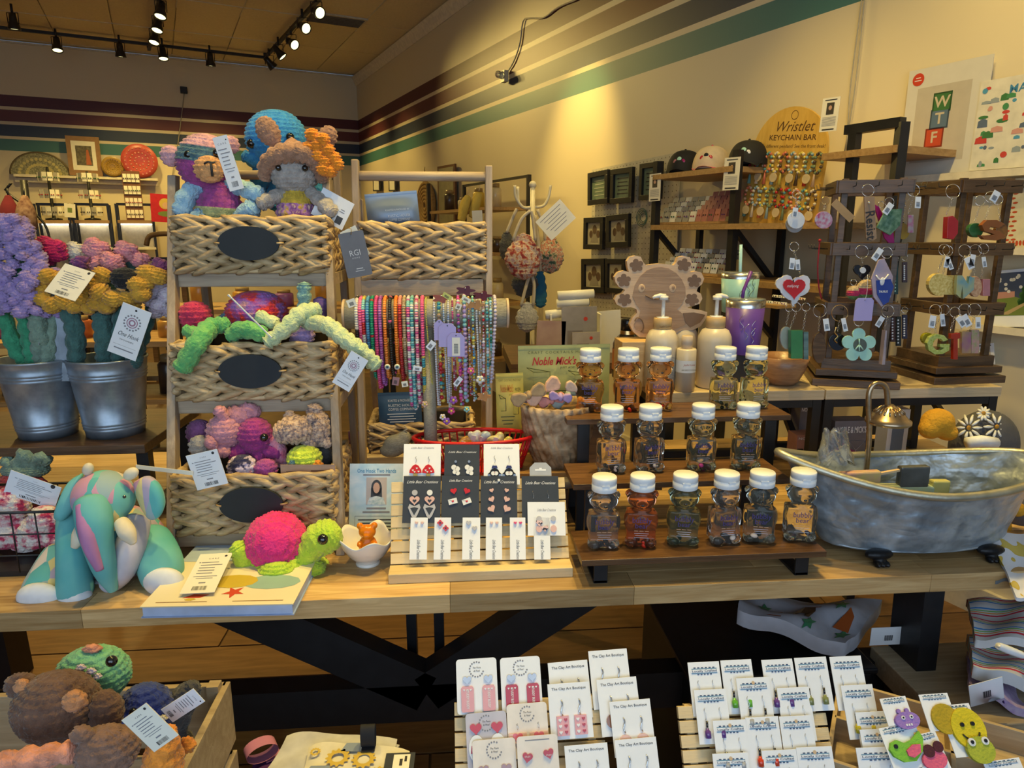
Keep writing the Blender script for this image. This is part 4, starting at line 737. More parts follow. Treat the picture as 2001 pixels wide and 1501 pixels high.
for i, (l_, x, y, c, r_, k_, sw) in enumerate([('thin yellow-green seed bead necklace', 833, 775, [(.5, .52, .1), YELc], .0022, 'ball', .012), ('clear pearl strand left of the lilac tags', 849, 800, [CLR, (.7, .66, .7)], .0032, 'ball', .004), ('mixed brown, red and teal bead strand', 858, 790, [TANc, REDc, TEALc, (.45, .5, .2), YELc], .0052, 'mix', .002), ('ice blue seed bead strand', 867, 795, [(.5, .62, .75), CLR], .0028, 'ball', .006), ('pale blue twisted seed bead strand', 876, 805, [(.40, .5, .7), CLR, WHc], .003, 'ball', -.002), ('thin raspberry seed bead strand', 884, 770, [(.4, .05, .15), PKc, CLR], .0026, 'ball', .002),
        ('lilac round bead necklace with aqua beads', 907, 790, [LILc, (.62, .42, .68), LILc, AQ], .0058, 'ball', 0), ('gold and rust mixed bead strand', 915, 780, [(.6, .35, .1), REDc, CLR, (.3, .2, .4)], .003, 'mix', .003), ('sky blue and yellow glass bead strand', 923, 790, [BLUc, CLR, YELc, AQ], .0038, 'mix', .002), ('white seed bead strand with a silver charm', 930, 760, [WHc, CLR], .003, 'ball', .006), ('red and clear crystal bead strand', 943, 780, [REDc, CLR, (.6, .3, .4), WHc], .004, 'mix', 0), ('teal glass bead strand', 950, 775, [TEALc, AQ, CLR], .0042, 'mix', .003), ('aqua bead strand with dark green stones', 957, 720, [AQ, (.02, .18, .1), (.4, .6, .7)], .004, 'mix', .002), ('lavender pearl necklace, rightmost on the bar', 966, 752, [(.55, .46, .56), (.66, .58, .66)], .0048, 'ball', -.010), ('fine amber seed bead strand', 936, 790, [(.55, .3, .12), CLR], .0022, 'ball', .004), ('rainbow flower bead strand under the lilac tags', 895, 800, [(.6, .05, .3), AQ, WHc, PURc, PKc], .0048, 'mix', .004)]): necklace(l_, x, y, c, r_, k_, None, sw)
m_lil = mat('lilac_card', (.42, .36, .68), .5, var=.02)
for i, (x0, y0, x1, y1, Y, lb) in enumerate([(848, 625, 868, 665, YN - .05, 'lilac jewellery tag behind the other two lilac tags'), (857, 632, 891, 678, YN - .058, 'lilac jewellery tag in the middle of three'), (874, 651, 908, 697, YN - .066, 'lilac jewellery tag in front with a cream barcode strip')]):
    t, w_, h_ = qc('jewellery_tag', lb, 'tag', (x0, y0), (x1, y0), (x0, y1), Yp(Y), m_lil, cut=.010); disc(MB(), 0, h_ * .9, .0016, -.0017, 10).build('hole', ink, t)
    if i == 2: bars(t, [(0, h_ * .43, w_ * .46, h_ * .78)], creamc, .0013, 'sticker'); bars(t, [(0, h_ * (.15 + .033 * k), w_ * .24, h_ * (.012 + .008 * (k % 2))) for k in range(13)], ink, .0018, 'barcode')
for x, y, ex, k, lb in [(862, 583, 1.4, (.34, .08, .05), 'rust leather flower tab on the necklace bar'), (909, 568, 1.5, (.10, .015, .03), 'maroon leather flower tab on the necklace bar'), (942, 578, 1.5, (.12, .008, .015), 'dark red leather flower tab at the right of the bar'), (928, 596, 1.5, (.42, .20, .06), 'caramel leather tab on the necklace bar'), (945, 775, 1.1, (.45, .20, .06), 'caramel leather flower tab hanging under the pearls')]:
    g = G('leather_tab', lb, 'tab', x, y, YN - .045); P = [(x + ex * (11 + 3 * math.cos(5 * a)) * math.cos(a), y + .72 * (11 + 3 * math.cos(5 * a)) * math.sin(a)) for a in [2 * pi * i / 30 for i in range(30)]]; g.pr(P, -1, 1).part('leather', mat('leather_%d' % x, k, .6)); g.bl(x, y - 5, 1.6, -1.2, n=8, m=6).part('grommet', sil)
for (a, b, c, Y, k, lb) in [((676, 588), (692, 582), (672, 606), YN - .05, creamc, 'small cream price tag at the left end of the bar'), ((868, 570), (884, 580), (863, 578), YN - .05, mat('yellow_card', (.6, .6, .15), .6), 'yellow folded price tag on the bar'), ((893, 592), (903, 596), (888, 602), YN - .055, creamc, 'cream price tag with a barcode on the bar'), ((905, 577), (921, 586), (903, 586), YN - .05, creamc, 'white price tag beside the maroon leather tab'), ((843, 664), (853, 672), (834, 680), YN - .055, white, 'white price tag hanging on the pink necklace'), ((808, 714), (825, 717), (805, 723), YN - .055, white, 'white price tag on the speckled necklace'), ((784, 746), (796, 744), (785, 757), YN - .05, creamc, 'cream square price tag at the tan necklace'), ((768, 736), (781, 738), (767, 752), YN - .05, mat('mauve_card', (.35, .18, .2), .6), 'mauve square price tag under the black necklace'), ((897, 735), (905, 741), (885, 750), YN - .055, white, 'white folded price tag near the flower beads')]:
    t, w_, h_ = qc('price_tag', lb, 'tag', a, b, c, Yp(Y), k); bars(t, [(w_ * (-.25 + .05 * i), h_ * .4, w_ * .02 * (1 + i % 2), h_ * .45) for i in range(10)], ink, name='barcode')
for x, y, c, r_, lb in [(886, 782, (.35, .1, .45), 8, 'purple flower charm at the bead ends'), (882, 803, (.6, .05, .25), 7, 'raspberry star charm at the bead ends'), (865, 815, (.7, .66, .7), 6, 'white pearl charm at the bead ends'), (873, 823, (.3, .1, .5), 7, 'violet gummy bear charm at the bead ends'), (938, 742, (.72, .72, .7), 8, 'white house-shaped charm on the seed bead strand'), (920, 725, (.6, .1, .3), 7, 'pink flower charm on the right strands'), (912, 800, AQ, 6, 'aqua bead charm on the right strands'), (830, 790, (.65, .45, .35), 6, 'peach pearl charm on the yellow strand')]:
    g = G('bead_charm', lb, 'charm', x, y, YN - .04)
    for i in range(5): g.bl(x + r_ * .6 * math.cos(i * 1.257 + .3), y + r_ * .6 * math.sin(i * 1.257 + .3), r_ * .5, 0, n=8, m=6)
    g.part('charm_petals', bead(c)); g.bl(x, y, r_ * .4, -2, n=8, m=6).part('charm_centre', bead(YELc))
for x, lb in ((757, 'left'), (776, 'right')):
    g = G('eye_bead', 'white eye bead on the %s orange necklace' % lb, 'bead', x, 717, YN - .045); g.bl(x, 717, 6, 0, n=12, m=8).part('white', bead(WHc)); g.bl(x, 717, 3.6, -4, n=10, m=6).part('iris', bead(BLUc)); g.bl(x, 717, 1.8, -7, n=8, m=6).part('pupil', bead(BLKc))
# ================================================================ COFFEE POUCHES, BURLAP, RED BASKET
def pouch(label, TL, TR, BL, fn, k, cat='pouch', th=.03, bulge=.016):
    t, w_, h_ = qc('stand_up_pouch', label, cat, TL, TR, BL, fn, k, body=0)
    def f(u, v, sgn): b = bulge * math.sin(pi * min(1, v * 1.0 + .12)) * math.sin(pi * u) ** .6 * (1 - v ** 3); return ((u - .5) * w_, sgn * (b + .0008) - .0, v * h_)
    m = MB(); m.grid(lambda u, v: f(u, v, -1), 14, 14); m.grid(lambda u, v: f(1 - u, v, 1), 14, 14); m.build('bag', k, t)
    MB().box((0, 0, h_ * .955), (w_ * .99, .0032, h_ * .03)).build('seal', k, t); return t, w_, h_, bulge
bluep = mat('blue_grey_foil', (.17, .22, .30), .35, c2=(.25, .31, .40), vs=6, bump=.2, bs=12, m=.3)
t, w_, h_, b_ = pouch('blue-grey coffee pouch standing in the top basket of the right ladder', (712, 380), (814, 372), (716, 450), Yp(Y2 + .11), bluep)
for i, (s_, v_, u_) in enumerate([('ROASTED & PACKAGED BY', .5, .0), ('RUSTIC HOUSE', .33, .02), ('COFFEE COMPANY', .22, .02)]): text(s_, h_ * (.05 if i == 0 else .075), wink, t, (w_ * (.1 + u_), -b_ - .0025, h_ * v_), wd=w_ * (.46 if i == 0 else .42))
nvp = mat('navy_pouch', (.035, .085, .15), .4, bump=.3, bs=14)
t, w_, h_, b_ = pouch('navy coffee pouch on the low shelf behind the necklaces', (738, 768), (822, 765), (735, 836), Yp(Y2 + .10), nvp)
for i, (s_, v_) in enumerate([('ROASTED & PACKAGED BY', .80), ('RUSTIC HOUSE', .66), ('COFFEE COMPANY', .55)]): text(s_, h_ * .07, wink, t, (w_ * .04, -b_ - .002, h_ * v_), wd=w_ * .6)
bars(t, [(w_ * .04, h_ * (.42 - .075 * i), w_ * (.66 - .1 * (i % 2)), h_ * .02) for i in range(4)], wink, b_ + .0014)
t, w_, h_, b_ = pouch('dark olive coffee pouch under the top shelf of the right ladder', (745, 578), (820, 578), (748, 660), Yp(Y2 + .12), mat('olive_pouch', (.05, .06, .03), .4)); text('COFFEE COMPANY', h_ * .06, creamc, t, (0, -b_ - .0025, h_ * .9), wd=w_ * .6)
g = G('burlap_pouch', 'small burlap pouch lying in the low braided basket', 'pouch', 775, 890, 1.84); me = remesh(MB().ball(g.p(775, 868), g.r((26, 18, 20)), 14, 10).ball(g.p(765, 880), g.r((24, 18, 14)), 14, 10).ball(g.p(790, 855), g.r((14, 12, 14))), .005, 4); mesh_part('sack', me, linen, g.t); g.tb([(784, 846, 0), (796, 838, -4), (790, 832, -2)], 2).part('drawstring', strk)
# brown riser behind the earring stand
rz_ = .135; a = at(862, 900, 1.68).x; b = at(1108, 900, 1.68).x
t = thing('wooden_riser', 'low brown wooden riser behind the earring stand', 'riser', ((a + b) / 2, 1.755, TT)); MB().box((0, 0, rz_ - .01), (b - a, .17, .02)).build('top_board', wood('amber', (.30, .15, .05), (.46, .26, .10), (1.5, 16, 16), 3, .4, .1), t, bev=.002)
for x in (-1, 1): MB().box((x * (b - a) / 2 * .94, 0, (rz_ - .02) / 2), (.03, .15, rz_ - .02)).build('leg', dkw, t)
YRB = 1.72; rc = at(925, 862, YRB); zr0 = TT + rz_ + .001; zrim = at(925, 853, YRB).z; hb = max(.05, zrim - zr0); s = pxm(rc); redp = mat('red_plastic', (.55, .008, .01), .3, var=.05)
t = thing('red_basket', 'red plastic oval lattice basket behind the earring cards', 'basket', (rc.x, YRB, zr0)); ax_, ay_ = 116 * s, .066
EL = lambda f, z, n=64: [(ax_ * f * math.cos(2 * pi * i / n), ay_ * f * math.sin(2 * pi * i / n), z) for i in range(n)]
MB().tube(EL(1, hb), .0052, 8, True).build('rim', redp, t); MB().tube(EL(.82, .004), .004, 6, True).build('base_ring', redp, t); MB().tube(EL(.9, hb * .42), .0022, 6, True).build('lattice_ring', redp, t)
top, bot = EL(1, hb, 44), EL(.82, .004, 44)
for i in range(44): MB().tube([top[i], bot[i]], .0024, 5).build('rib', redp, t)
MB().lathe([(.001, .003), (.82, .003)], 48, cap=False, sx=ax_, sy=ay_).build('base', redp, t)
cel = mat('clear_cellophane', (.92, .92, .95), .12, tr=.85, ior=1.2, bump=.5, bs=60)
for i, (x, y, w2, k, lb) in enumerate([(905, 868, 20, (.70, .35, .06), 'orange sweet packet in the red basket'), (938, 858, 22, (.45, .55, .72), 'silver-blue sweet packet in the red basket'), (968, 860, 18, (.66, .58, .28), 'cream sweet packet with a barcode in the red basket'), (985, 868, 18, (.60, .50, .12), 'yellow sweet packet at the right of the red basket'), (925, 856, 16, (.75, .72, .66), 'white sweet packet in the red basket')]):
    g = G('sweet_packet', lb, 'packet', x, y, YRB + (.012 if i % 2 else -.012)); me = remesh(MB().ball((0, 0, 0), (w2 * s, .010, w2 * s * .62), 12, 8, (.5, .5 * (i - 2), 0)).ball((w2 * s * .5, 0, .01), (w2 * s * .5, .008, .012)), .003, 2); mesh_part('packet', me, mat('packet_%d' % i, k, .25, var=.3, vs=80, coat=.6), g.t); g.m.box((0, -.012, .004), (.012, .001, .016), (.4, .3, 0)); g.part('label', white)
# ================================================================ EARRING STAND ON THE TABLE
def lacquer(n, c): return mat('enamel_' + n, c, .3, var=.05, coat=.4)
ER, EP, EW, EK, EB, ES = lacquer('red', (.55, .015, .02)), lacquer('blush', (.68, .42, .36)), lacquer('white', (.75, .75, .74)), lacquer('black', (.012, .012, .016)), lacquer('ink_blue', (.03, .04, .16)), lacquer('dove', (.45, .44, .46))
pine = wood('pine', (.60, .44, .22), (.72, .56, .32), (1.2, 12, 12), 3, .5, .08)
blkc = mat('black_card', (.030, .036, .048), .5)
def hpoly(x, z, r, n=24, rot=0):
    P = [(16 * math.sin(a) ** 3, 13 * math.cos(a) - 5 * math.cos(2 * a) - 2 * math.cos(3 * a) - math.cos(4 * a)) for a in [2 * pi * i / n for i in range(n)]]; c, s_ = math.cos(rot), math.sin(rot)
    return [(x + r * (p * c - q * s_) / 16, z + r * (p * s_ + q * c) / 16) for p, q in P]
def plate(t, poly, k, y0=-.0016, y1=-.0046, name='charm'): return MB().prism(poly, y1, y0).build(name, k, t)
def circ(x, z, r, n=16, rz=None): return [(x + r * math.cos(2 * pi * i / n), z + (rz or r) * math.sin(2 * pi * i / n)) for i in range(n)]
def hook(t, x, z, L=.014, k=None): MB().tube([(x, -.0024, z), (x + .002, -.0036, z + L * .4), (x - .001, -.003, z + L * .8), (x + .001, -.0015, z + L)], .0005, 5, sub=2).build('ear_wire', k or sil, t)
def slatstand(label, Y0, z0, kk, xL, xR, ytop, ybot, n, zb, lip=True):
    "slanted board of pine slats with a front ledge"
    f = lambda x, y: (lambda d: CAM + d * ((Y0 + kk * (CAM.z - z0)) / (d.y - kk * d.z)))(ray(x, y))
    a, b = f(xL, ybot), f(xR, ybot); top = f((xL + xR) / 2, ytop); wd = b.x - a.x; c = (a + b) / 2; ang = math.atan2(kk, 1)
    t = thing('earring_stand', label, 'earring stand', (c.x, Y0, zb)); L = (top - c).length * 1.0; dz = V((0, kk, 1)).normalized(); p0 = V((0, c.y - Y0, c.z - zb)); st = L / n
    nrm = V((0, -1, kk)).normalized()
    for i in range(n):
        q = p0 + dz * st * (i + .5) - nrm * .006; MB().box((0, 0, 0), (wd, .010, st - .0035)).build('slat', pine, t, q, (-ang, 0, 0), bev=.0008)
    for s_ in (-1, 1): q = p0 + dz * L / 2 - nrm * .016; MB().box((0, 0, 0), (.014, .012, L)).build('side_rail', pine, t, q + V((s_ * wd * .42, 0, 0)), (-ang, 0, 0))
    if lip:
        yl = c.y - Y0 - .022; hl = c.z - zb
        MB().box((0, yl, hl / 2), (wd * 1.005, .044, max(.012, hl))).build('ledge', pine, t, bev=.0015)
    q = p0 + dz * L * .95; MB().beam((0, q.y + .09, 0), (0, q.y + .015, q.z - .02), wd * .3, .012).build('back_leg', pine, t)
    return t, f
E1, fE = slatstand('pine slatted earring stand in the middle of the table', 1.415, .785, .55, 763, 1113, 936, 1098, 7, TT)
fC = lambda x, y: fE(x, y) + V((0, -.006, .003)); fC2 = lambda x, y: fE(x, y) + V((0, -.012, .006)); fC3 = lambda x, y: fE(x, y) + V((0, -.017, .009))
CG = 'handmade earring cards on the table stand'
def ecard(label, x0, y0, x1, y1, k, f=fC, kt=None, sz=.05, zt=.90, wd=.62):
    t, w_, h_ = qc('earring_card', label, 'earrings', (x0, y0), (x1, y0), (x0, y1), f, k, .0014, CG); text('Little Bear Creations', h_ * sz, kt or inkg, t, (0, -.0019, h_ * zt), shear=.5, wd=w_ * wd); return t, w_, h_
t, w_, h_ = ecard('white earring card with red mushroom earrings', 790, 869, 862, 945, white)
for x in (-.17, .17):
    X_ = x * w_; hook(t, X_, h_ * .52); plate(t, [(X_ - .014, h_ * .26), (X_ - .013, h_ * .33), (X_ - .006, h_ * .44), (X_, h_ * .47), (X_ + .006, h_ * .44), (X_ + .013, h_ * .33), (X_ + .014, h_ * .26), (X_, h_ * .23)], ER); plate(t, circ(X_, h_ * .2, .005), mat('glitter_gold', (.4, .3, .1), .4, .6))
    for dx, dz_ in ((-.006, .32), (.003, .37), (.007, .29), (-.002, .28)): plate(t, hpoly(X_ + dx, h_ * dz_, .0024, 10), EW, -.0046, -.0052, 'spot')
t, w_, h_ = ecard('black earring card with white butterfly earrings', 869, 870, 937, 945, blkc, kt=wink, wd=.8, zt=.80)
for x in (-.18, .2):
    X_ = x * w_; plate(t, circ(X_, h_ * .55, .003), sil)
    for dx, dz_, r_ in ((-.004, .40, .006), (.004, .36, .006), (-.002, .28, .005), (.005, .25, .005)): plate(t, circ(X_ + dx, h_ * dz_, r_), EW)
t, w_, h_ = ecard('white earring card with penguin earrings', 945, 869, 1014, 948, white)
for x in (-.2, .2):
    X_ = x * w_; hook(t, X_, h_ * .52, .018); plate(t, circ(X_, h_ * .28, .011), EK); plate(t, circ(X_ - .0035, h_ * .27, .0048), EW, -.0046, -.0054); plate(t, circ(X_ + .0035, h_ * .27, .0048), EW, -.0046, -.0054); plate(t, [(X_ - .002, h_ * .30), (X_ + .002, h_ * .30), (X_, h_ * .27)], EP, -.0054, -.006, 'beak'); plate(t, [(X_ - .007, h_ * .40), (X_ + .007, h_ * .40), (X_ + .005, h_ * .46), (X_ - .005, h_ * .46)], EB, name='hat'); plate(t, circ(X_, h_ * .49, .003), EW, name='bobble')
    for s_ in (-1, 1): plate(t, [(X_ + s_ * .010, h_ * .31), (X_ + s_ * .016, h_ * .25), (X_ + s_ * .010, h_ * .25)], EK, name='wing')
t, w_, h_ = qc('hanger_card', 'grey trapezoid hanger card at the right of the stand', 'card', (1034, 905), (1076, 905), (1026, 950), fC, mat('dove_card', (.38, .40, .45), .5), .0014, cut=.012); bars(t, [(0, h_ * .68, w_ * .5, h_ * .07), (0, h_ * .72, w_ * .12, h_ * .1)], white, .0014, 'hang_hole')
t, w_, h_ = ecard('black earring card with big dangling pink heart earrings', 790, 932, 862, 1023, blkc, fC2, wink, .06, .87, .84)
for x in (-.19, .21):
    X_ = x * w_; plate(t, circ(X_, h_ * .64, .0065), EW if x > 0 else ES); o_ = hpoly(X_, h_ * .48, .0115); plate(t, o_, EP); plate(t, hpoly(X_, h_ * .465, .0045, 14), blkc, -.0046, -.005, 'cutout'); plate(t, [(X_ - .014, h_ * .32), (X_ - .011, h_ * .40), (X_, h_ * .35), (X_ + .011, h_ * .40), (X_ + .014, h_ * .32), (X_ + .006, h_ * .14), (X_, h_ * .08), (X_ - .006, h_ * .14)], ES); plate(t, [(X_ - .009, h_ * .31), (X_, h_ * .33), (X_ + .009, h_ * .31), (X_, h_ * .16)], blkc, -.0046, -.005, 'cutout')
t, w_, h_ = ecard('black earring card with red heart and envelope earrings', 864, 931, 936, 1023, blkc, fC2, wink, .05, .89, .62)
for x, a_ in ((-.18, .2), (.17, -.4)): plate(t, hpoly(x * w_, h_ * .67, .0075, rot=a_), ER)
for x, a_ in ((-.20, .25), (.17, .35)):
    M_ = lambda dx, dz_, x=x, a_=a_: (x * w_ + dx * math.cos(a_) - dz_ * math.sin(a_), h_ * .45 + dx * math.sin(a_) + dz_ * math.cos(a_)); plate(t, [M_(-.010, -.006), M_(.010, -.006), M_(.010, .006), M_(-.010, .006)], EW); plate(t, hpoly(*M_(0, 0), .003, 12), ER, -.0046, -.0054, 'seal'); plate(t, [M_(-.010, .006), M_(-.0092, .0066), M_(0, .0008), M_(0, 0)], ES, -.0046, -.005, 'flap')
t, w_, h_ = ecard('black earring card with three pairs of blush heart studs', 939, 932, 1009, 1023, blkc, fC2, wink, .06, .87, .84); plate(t, circ(0, h_ * .91, .003), EW)
for x, a_ in ((-.2, .1), (.21, -.1)):
    for z_, r_ in ((.69, .0052), (.50, .0072), (.30, .0088)): plate(t, hpoly(x * w_, h_ * z_, r_, rot=a_ * 3 * r_ / .005), EP)
t, w_, h_ = ecard('black earring card with silver hooks behind the white card', 1018, 932, 1089, 1023, blkc, fC2, wink, .06, .85, .82); hook(t, -w_ * .2, h_ * .5, .02); hook(t, w_ * .2, h_ * .5, .02)
t, w_, h_ = ecard('white earring card with grey and pink pill shapes at the right', 1029, 983, 1101, 1048, white, fC3, inkg, .08, .76, .5)
for x in (-.2, .18): plate(t, circ(x * w_, h_ * .5, .006), ES); plate(t, circ(x * w_, h_ * .2, .007, rz=.008), EP)
for i, (x0, x1, lb) in enumerate([(804, 837, 'tiny cream studs, leftmost'), (850, 882, 'red poppy studs'), (904, 938, 'grey heart studs'), (949, 980, 'tiny cream studs, between grey and pink studs'), (995, 1025, 'tiny hot pink heart studs'), (1041, 1072, 'leopard heart studs')]):
    t, w_, h_ = qc('earring_card', 'narrow white card with ' + lb, 'earrings', (x0, 1013), (x1, 1013), (x0 - 2, 1094), fC3, white, .0014, CG); text('Little Bear Creations', w_ * .2, ink, t, (0, -.0019, h_ * .24), (0, pi / 2, 0) and (pi / 2, pi / 2, 0), shear=.5, wd=h_ * .46)
    kx = [EP, ER, ES, EP, lacquer('hot_pink', (.65, .03, .14)), mat('leopard', (.75, .5, .5), .4, vor=True, vs=260, ramp=[(0, (.02, .015, .02)), (.4, (.72, .5, .5)), (.8, (.75, .7, .7))])][i]; r_ = [.0035, .007, .0058, .0035, .0035, .0078][i]; dz_ = 0 if r_ < .005 else .13
    for x, z_ in ((-.16, .87), (.18, .87 - dz_)):
        plate(t, hpoly(x * w_, h_ * z_, r_, rot=.2 * x) if i != 1 else [(x * w_ + (r_ * (.8 + .2 * math.cos(4 * a))) * math.cos(a), h_ * z_ + (r_ * (.8 + .2 * math.cos(4 * a))) * math.sin(a)) for a in [2 * pi * q / 20 for q in range(20)]], kx, -.002, -.006)
        if i == 1: plate(t, circ(x * w_, h_ * z_, .002), EK, -.006, -.0066, 'poppy_eye')
# ================================================================ THREE-TIER RISER AND BEAR BOTTLES
TI = [(1137, 1616, 1094, 1079, 1.322, .15), (1121, 1544, 942, 940, 1.472, .15), (1108, 1546, 818, 813, 1.622, .15)]; TZs = []
rs = thing('tiered_riser', 'three-step rustic brown riser with black flat-bar legs', 'riser', (at(1137, 1094, 1.322).x, 1.322, TT)); ro = rs.location.copy()
for i, (x0, x1, ya, yb, Y, d) in enumerate(TI):
    a, b = at(x0, ya, Y), at(x1, yb, Y); z = (a.z + b.z) / 2; TZs.append(z); wd = b.x - a.x; cx_ = (a.x + b.x) / 2 - ro.x
    MB().box((cx_, Y - ro.y + d / 2, z - TT - .007), (wd, d, .014)).build('shelf', rus, rs, bev=.001)
    for s_ in (-1, 1):
        xx = cx_ + s_ * (wd / 2 - .045); h = z - TT - .014
        for yy in (.018, d - .018): MB().box((xx, Y - ro.y + yy, h / 2), (.03, .006 if i == 0 else .012, h)).build('leg', blk, rs, bev=.001)
        MB().box((xx, Y - ro.y + d / 2, h - .003), (.03, d - .03, .006)).build('leg_bar', blk, rs); MB().box((xx, Y - ro.y + d / 2, .003), (.03, d - .03, .006)).build('leg_bar', blk, rs)
BHt = .163
def bear_shape():
    m = MB(); H = BHt; B = lambda x, y, z, r: m.ball((x * H, y * H, z * H), tuple(q * H for q in r), 20, 14)
    B(0, 0, .30, (.195, .135, .27)); B(0, 0, .16, (.195, .145, .155)); B(0, -.01, .34, (.205, .14, .21)); B(0, 0, .53, (.13, .11, .12)); B(0, 0, .655, (.195, .155, .135)); B(-.165, .0, .735, (.062, .045, .062)); B(.165, .0, .735, (.062, .045, .062)); B(0, -.115, .62, (.085, .075, .06)); B(-.175, -.03, .37, (.055, .08, .15)); B(.175, -.03, .37, (.055, .08, .15)); B(0, 0, .2, (.2, .14, .2)); B(-.13, -.075, .075, (.09, .1, .075)); B(.13, -.075, .075, (.09, .1, .075))
    m.lathe([(.11 * H, .68 * H), (.115 * H, .84 * H)], 20); m.box((0, 0, .06 * H), (.32 * H, .22 * H, .115 * H)); m.box((0, 0, .28 * H), (.385 * H, .25 * H, .44 * H)); return remesh(m, .0026, 9)
bm = bear_shape()
# flatten the base and the label panel
for v in bm.vertices:
    if v.co.z < .002: v.co.z = .002
    if v.co.y < -.134 * BHt and .14 * BHt < v.co.z < .5 * BHt: v.co.y = -.134 * BHt
def liquid(n, c, r=.02): return mat('soap_' + n, c, r, tr=.95, ior=1.30, var=.03)
LQ = {'orange': liquid('orange', (.98, .52, .20)), 'olive': liquid('olive', (.68, .68, .40)), 'smoke': liquid('smoke', (.78, .72, .60)), 'straw': liquid('straw', (.93, .88, .58)), 'clear': liquid('clear', (.93, .88, .82)), 'red': liquid('red', (.96, .40, .22)), 'green': liquid('green', (.52, .64, .46)), 'dew': liquid('dew', (.84, .86, .74))}
capw = mat('white_plastic_cap', (.78, .80, .82), .35, var=.02); bub = paint('violet_ink', (.07, .05, .20)); dash = paint('orange_dash', (.7, .42, .25)); wlab = paint('pale_label_ink', (.6, .58, .66))
cap_m = MB().lathe([(.10, .80), (.164, .805), (.168, .81), (.168, .895), (.160, .90), (.160, .905), (.166, .91), (.166, .985), (.158, 1.0), (.001, 1.0)], 28); cap_m.v = [tuple(q * BHt for q in v) for v in cap_m.v]
def bear_bottle(label, px, py, Y, z, lq, bits, rot):
    p = at(px, py, Y); t = thing('bear_bottle', label, 'soap bottle', (p.x, Y, z), rot, 'bear-shaped soap bottles on the tiered riser'); H = BHt
    k = LQ[lq]; me = bm.copy(); mesh_part('bottle', me, k, t); c = cap_m.build('cap', capw, t); MB().box((0, -.162 * H, .905 * H), (.10 * H, .02 * H, .022 * H), None).build('flip_notch', capw, c)
    text('bubbly', .0125, bub, t, (0, -.143 * H, .405 * H), wd=.25 * H); text('bear', .0115, bub, t, (0, -.143 * H, .325 * H), wd=.17 * H)
    m = MB()
    for i in range(3): m.box(((-.07 + .07 * i) * H, -.143 * H, .255 * H), (.055 * H, .0003, .007 * H))
    m.build('label_dashes', dash, t); m = MB()
    for i in range(3): m.box((0, -.143 * H, (.22 - .03 * i) * H), ((.19 - .03 * (i % 2)) * H, .0003, .006 * H))
    m.build('label_print', wlab, t)
    for sx in (-1, 1): MB().ball((sx * .065 * H, -.145 * H, .685 * H), .010 * H, 8, 6).build('eye_dimple', eye, t)
    MB().ball((0, -.19 * H, .635 * H), (.022 * H, .012 * H, .015 * H), 8, 6).build('nose', eye, t)
    rn = random.Random(px)
    if bits:
        kk, n, r0 = bits
        for i in range(n): MB().ball((rn.uniform(-.11, .11) * H, rn.uniform(-.13, -.02) * H, rn.uniform(.03, .13) * H), (r0 * H, r0 * .6 * H, r0 * .6 * H), 8, 6, (rn.random(), rn.random(), rn.random())).build('petal', kk, t)
rb = mat('red_petals', (.6, .03, .01), .5); pb = mat('pink_petals', (.62, .07, .28), .5); wb = mat('white_petals', (.72, .58, .48), .6); gb = mat('olive_leaves', (.12, .16, .08), .7); yb_ = mat('yellow_petals', (.65, .55, .05), .5)
BT = [(1151, 805, 2, 'orange', (rb, 8, .05), 'orange soap bear bottle, leftmost on the top step'), (1224, 805, 2, 'orange', (rb, 7, .05), 'orange soap bear bottle, second on the top step'), (1286, 805, 2, 'orange', (rb, 8, .045), 'orange soap bear bottle beside the lotion on the top step'), (1410, 805, 2, 'olive', (gb, 4, .05), 'olive green soap bear bottle, left of the two green ones on top'), (1470, 802, 2, 'olive', (gb, 3, .05), 'olive green soap bear bottle at the right end of the top step'),
      (1192, 925, 1, 'smoke', (wb, 5, .06), 'smoky clear soap bear bottle, leftmost on the middle step'), (1266, 925, 1, 'smoke', (wb, 4, .05), 'smoky clear soap bear bottle, second on the middle step'), (1367, 925, 1, 'straw', (pb, 5, .06), 'straw-coloured soap bear bottle with a pink petal'), (1453, 925, 1, 'straw', (yb_, 4, .05), 'straw-coloured soap bear bottle with yellow petals, right of the middle step'),
      (1177, 1072, 0, 'clear', (wb, 7, .05), 'clear soap bear bottle with pale petals, leftmost on the front step'), (1250, 1073, 0, 'red', (rb, 8, .055), 'red soap bear bottle on the front step'), (1332, 1070, 0, 'green', (gb, 3, .05), 'dark green soap bear bottle on the front step'), (1411, 1068, 0, 'clear', (wb, 6, .07), 'clear soap bear bottle with large white petals on the front step'), (1479, 1067, 0, 'dew', (wb, 5, .06), 'greenish clear soap bear bottle on the front step'), (1557, 1068, 0, 'dew', (pb, 3, .055), 'clear soap bear bottle with pink pieces beside the tub')]
for x, y, i, lq, bt, lb in BT: bear_bottle(lb, x, y, TI[i][4] + (.066 if i == 0 else .08), TZs[i] + .0005, lq, bt, R(random.Random(x).uniform(-14, 10)))
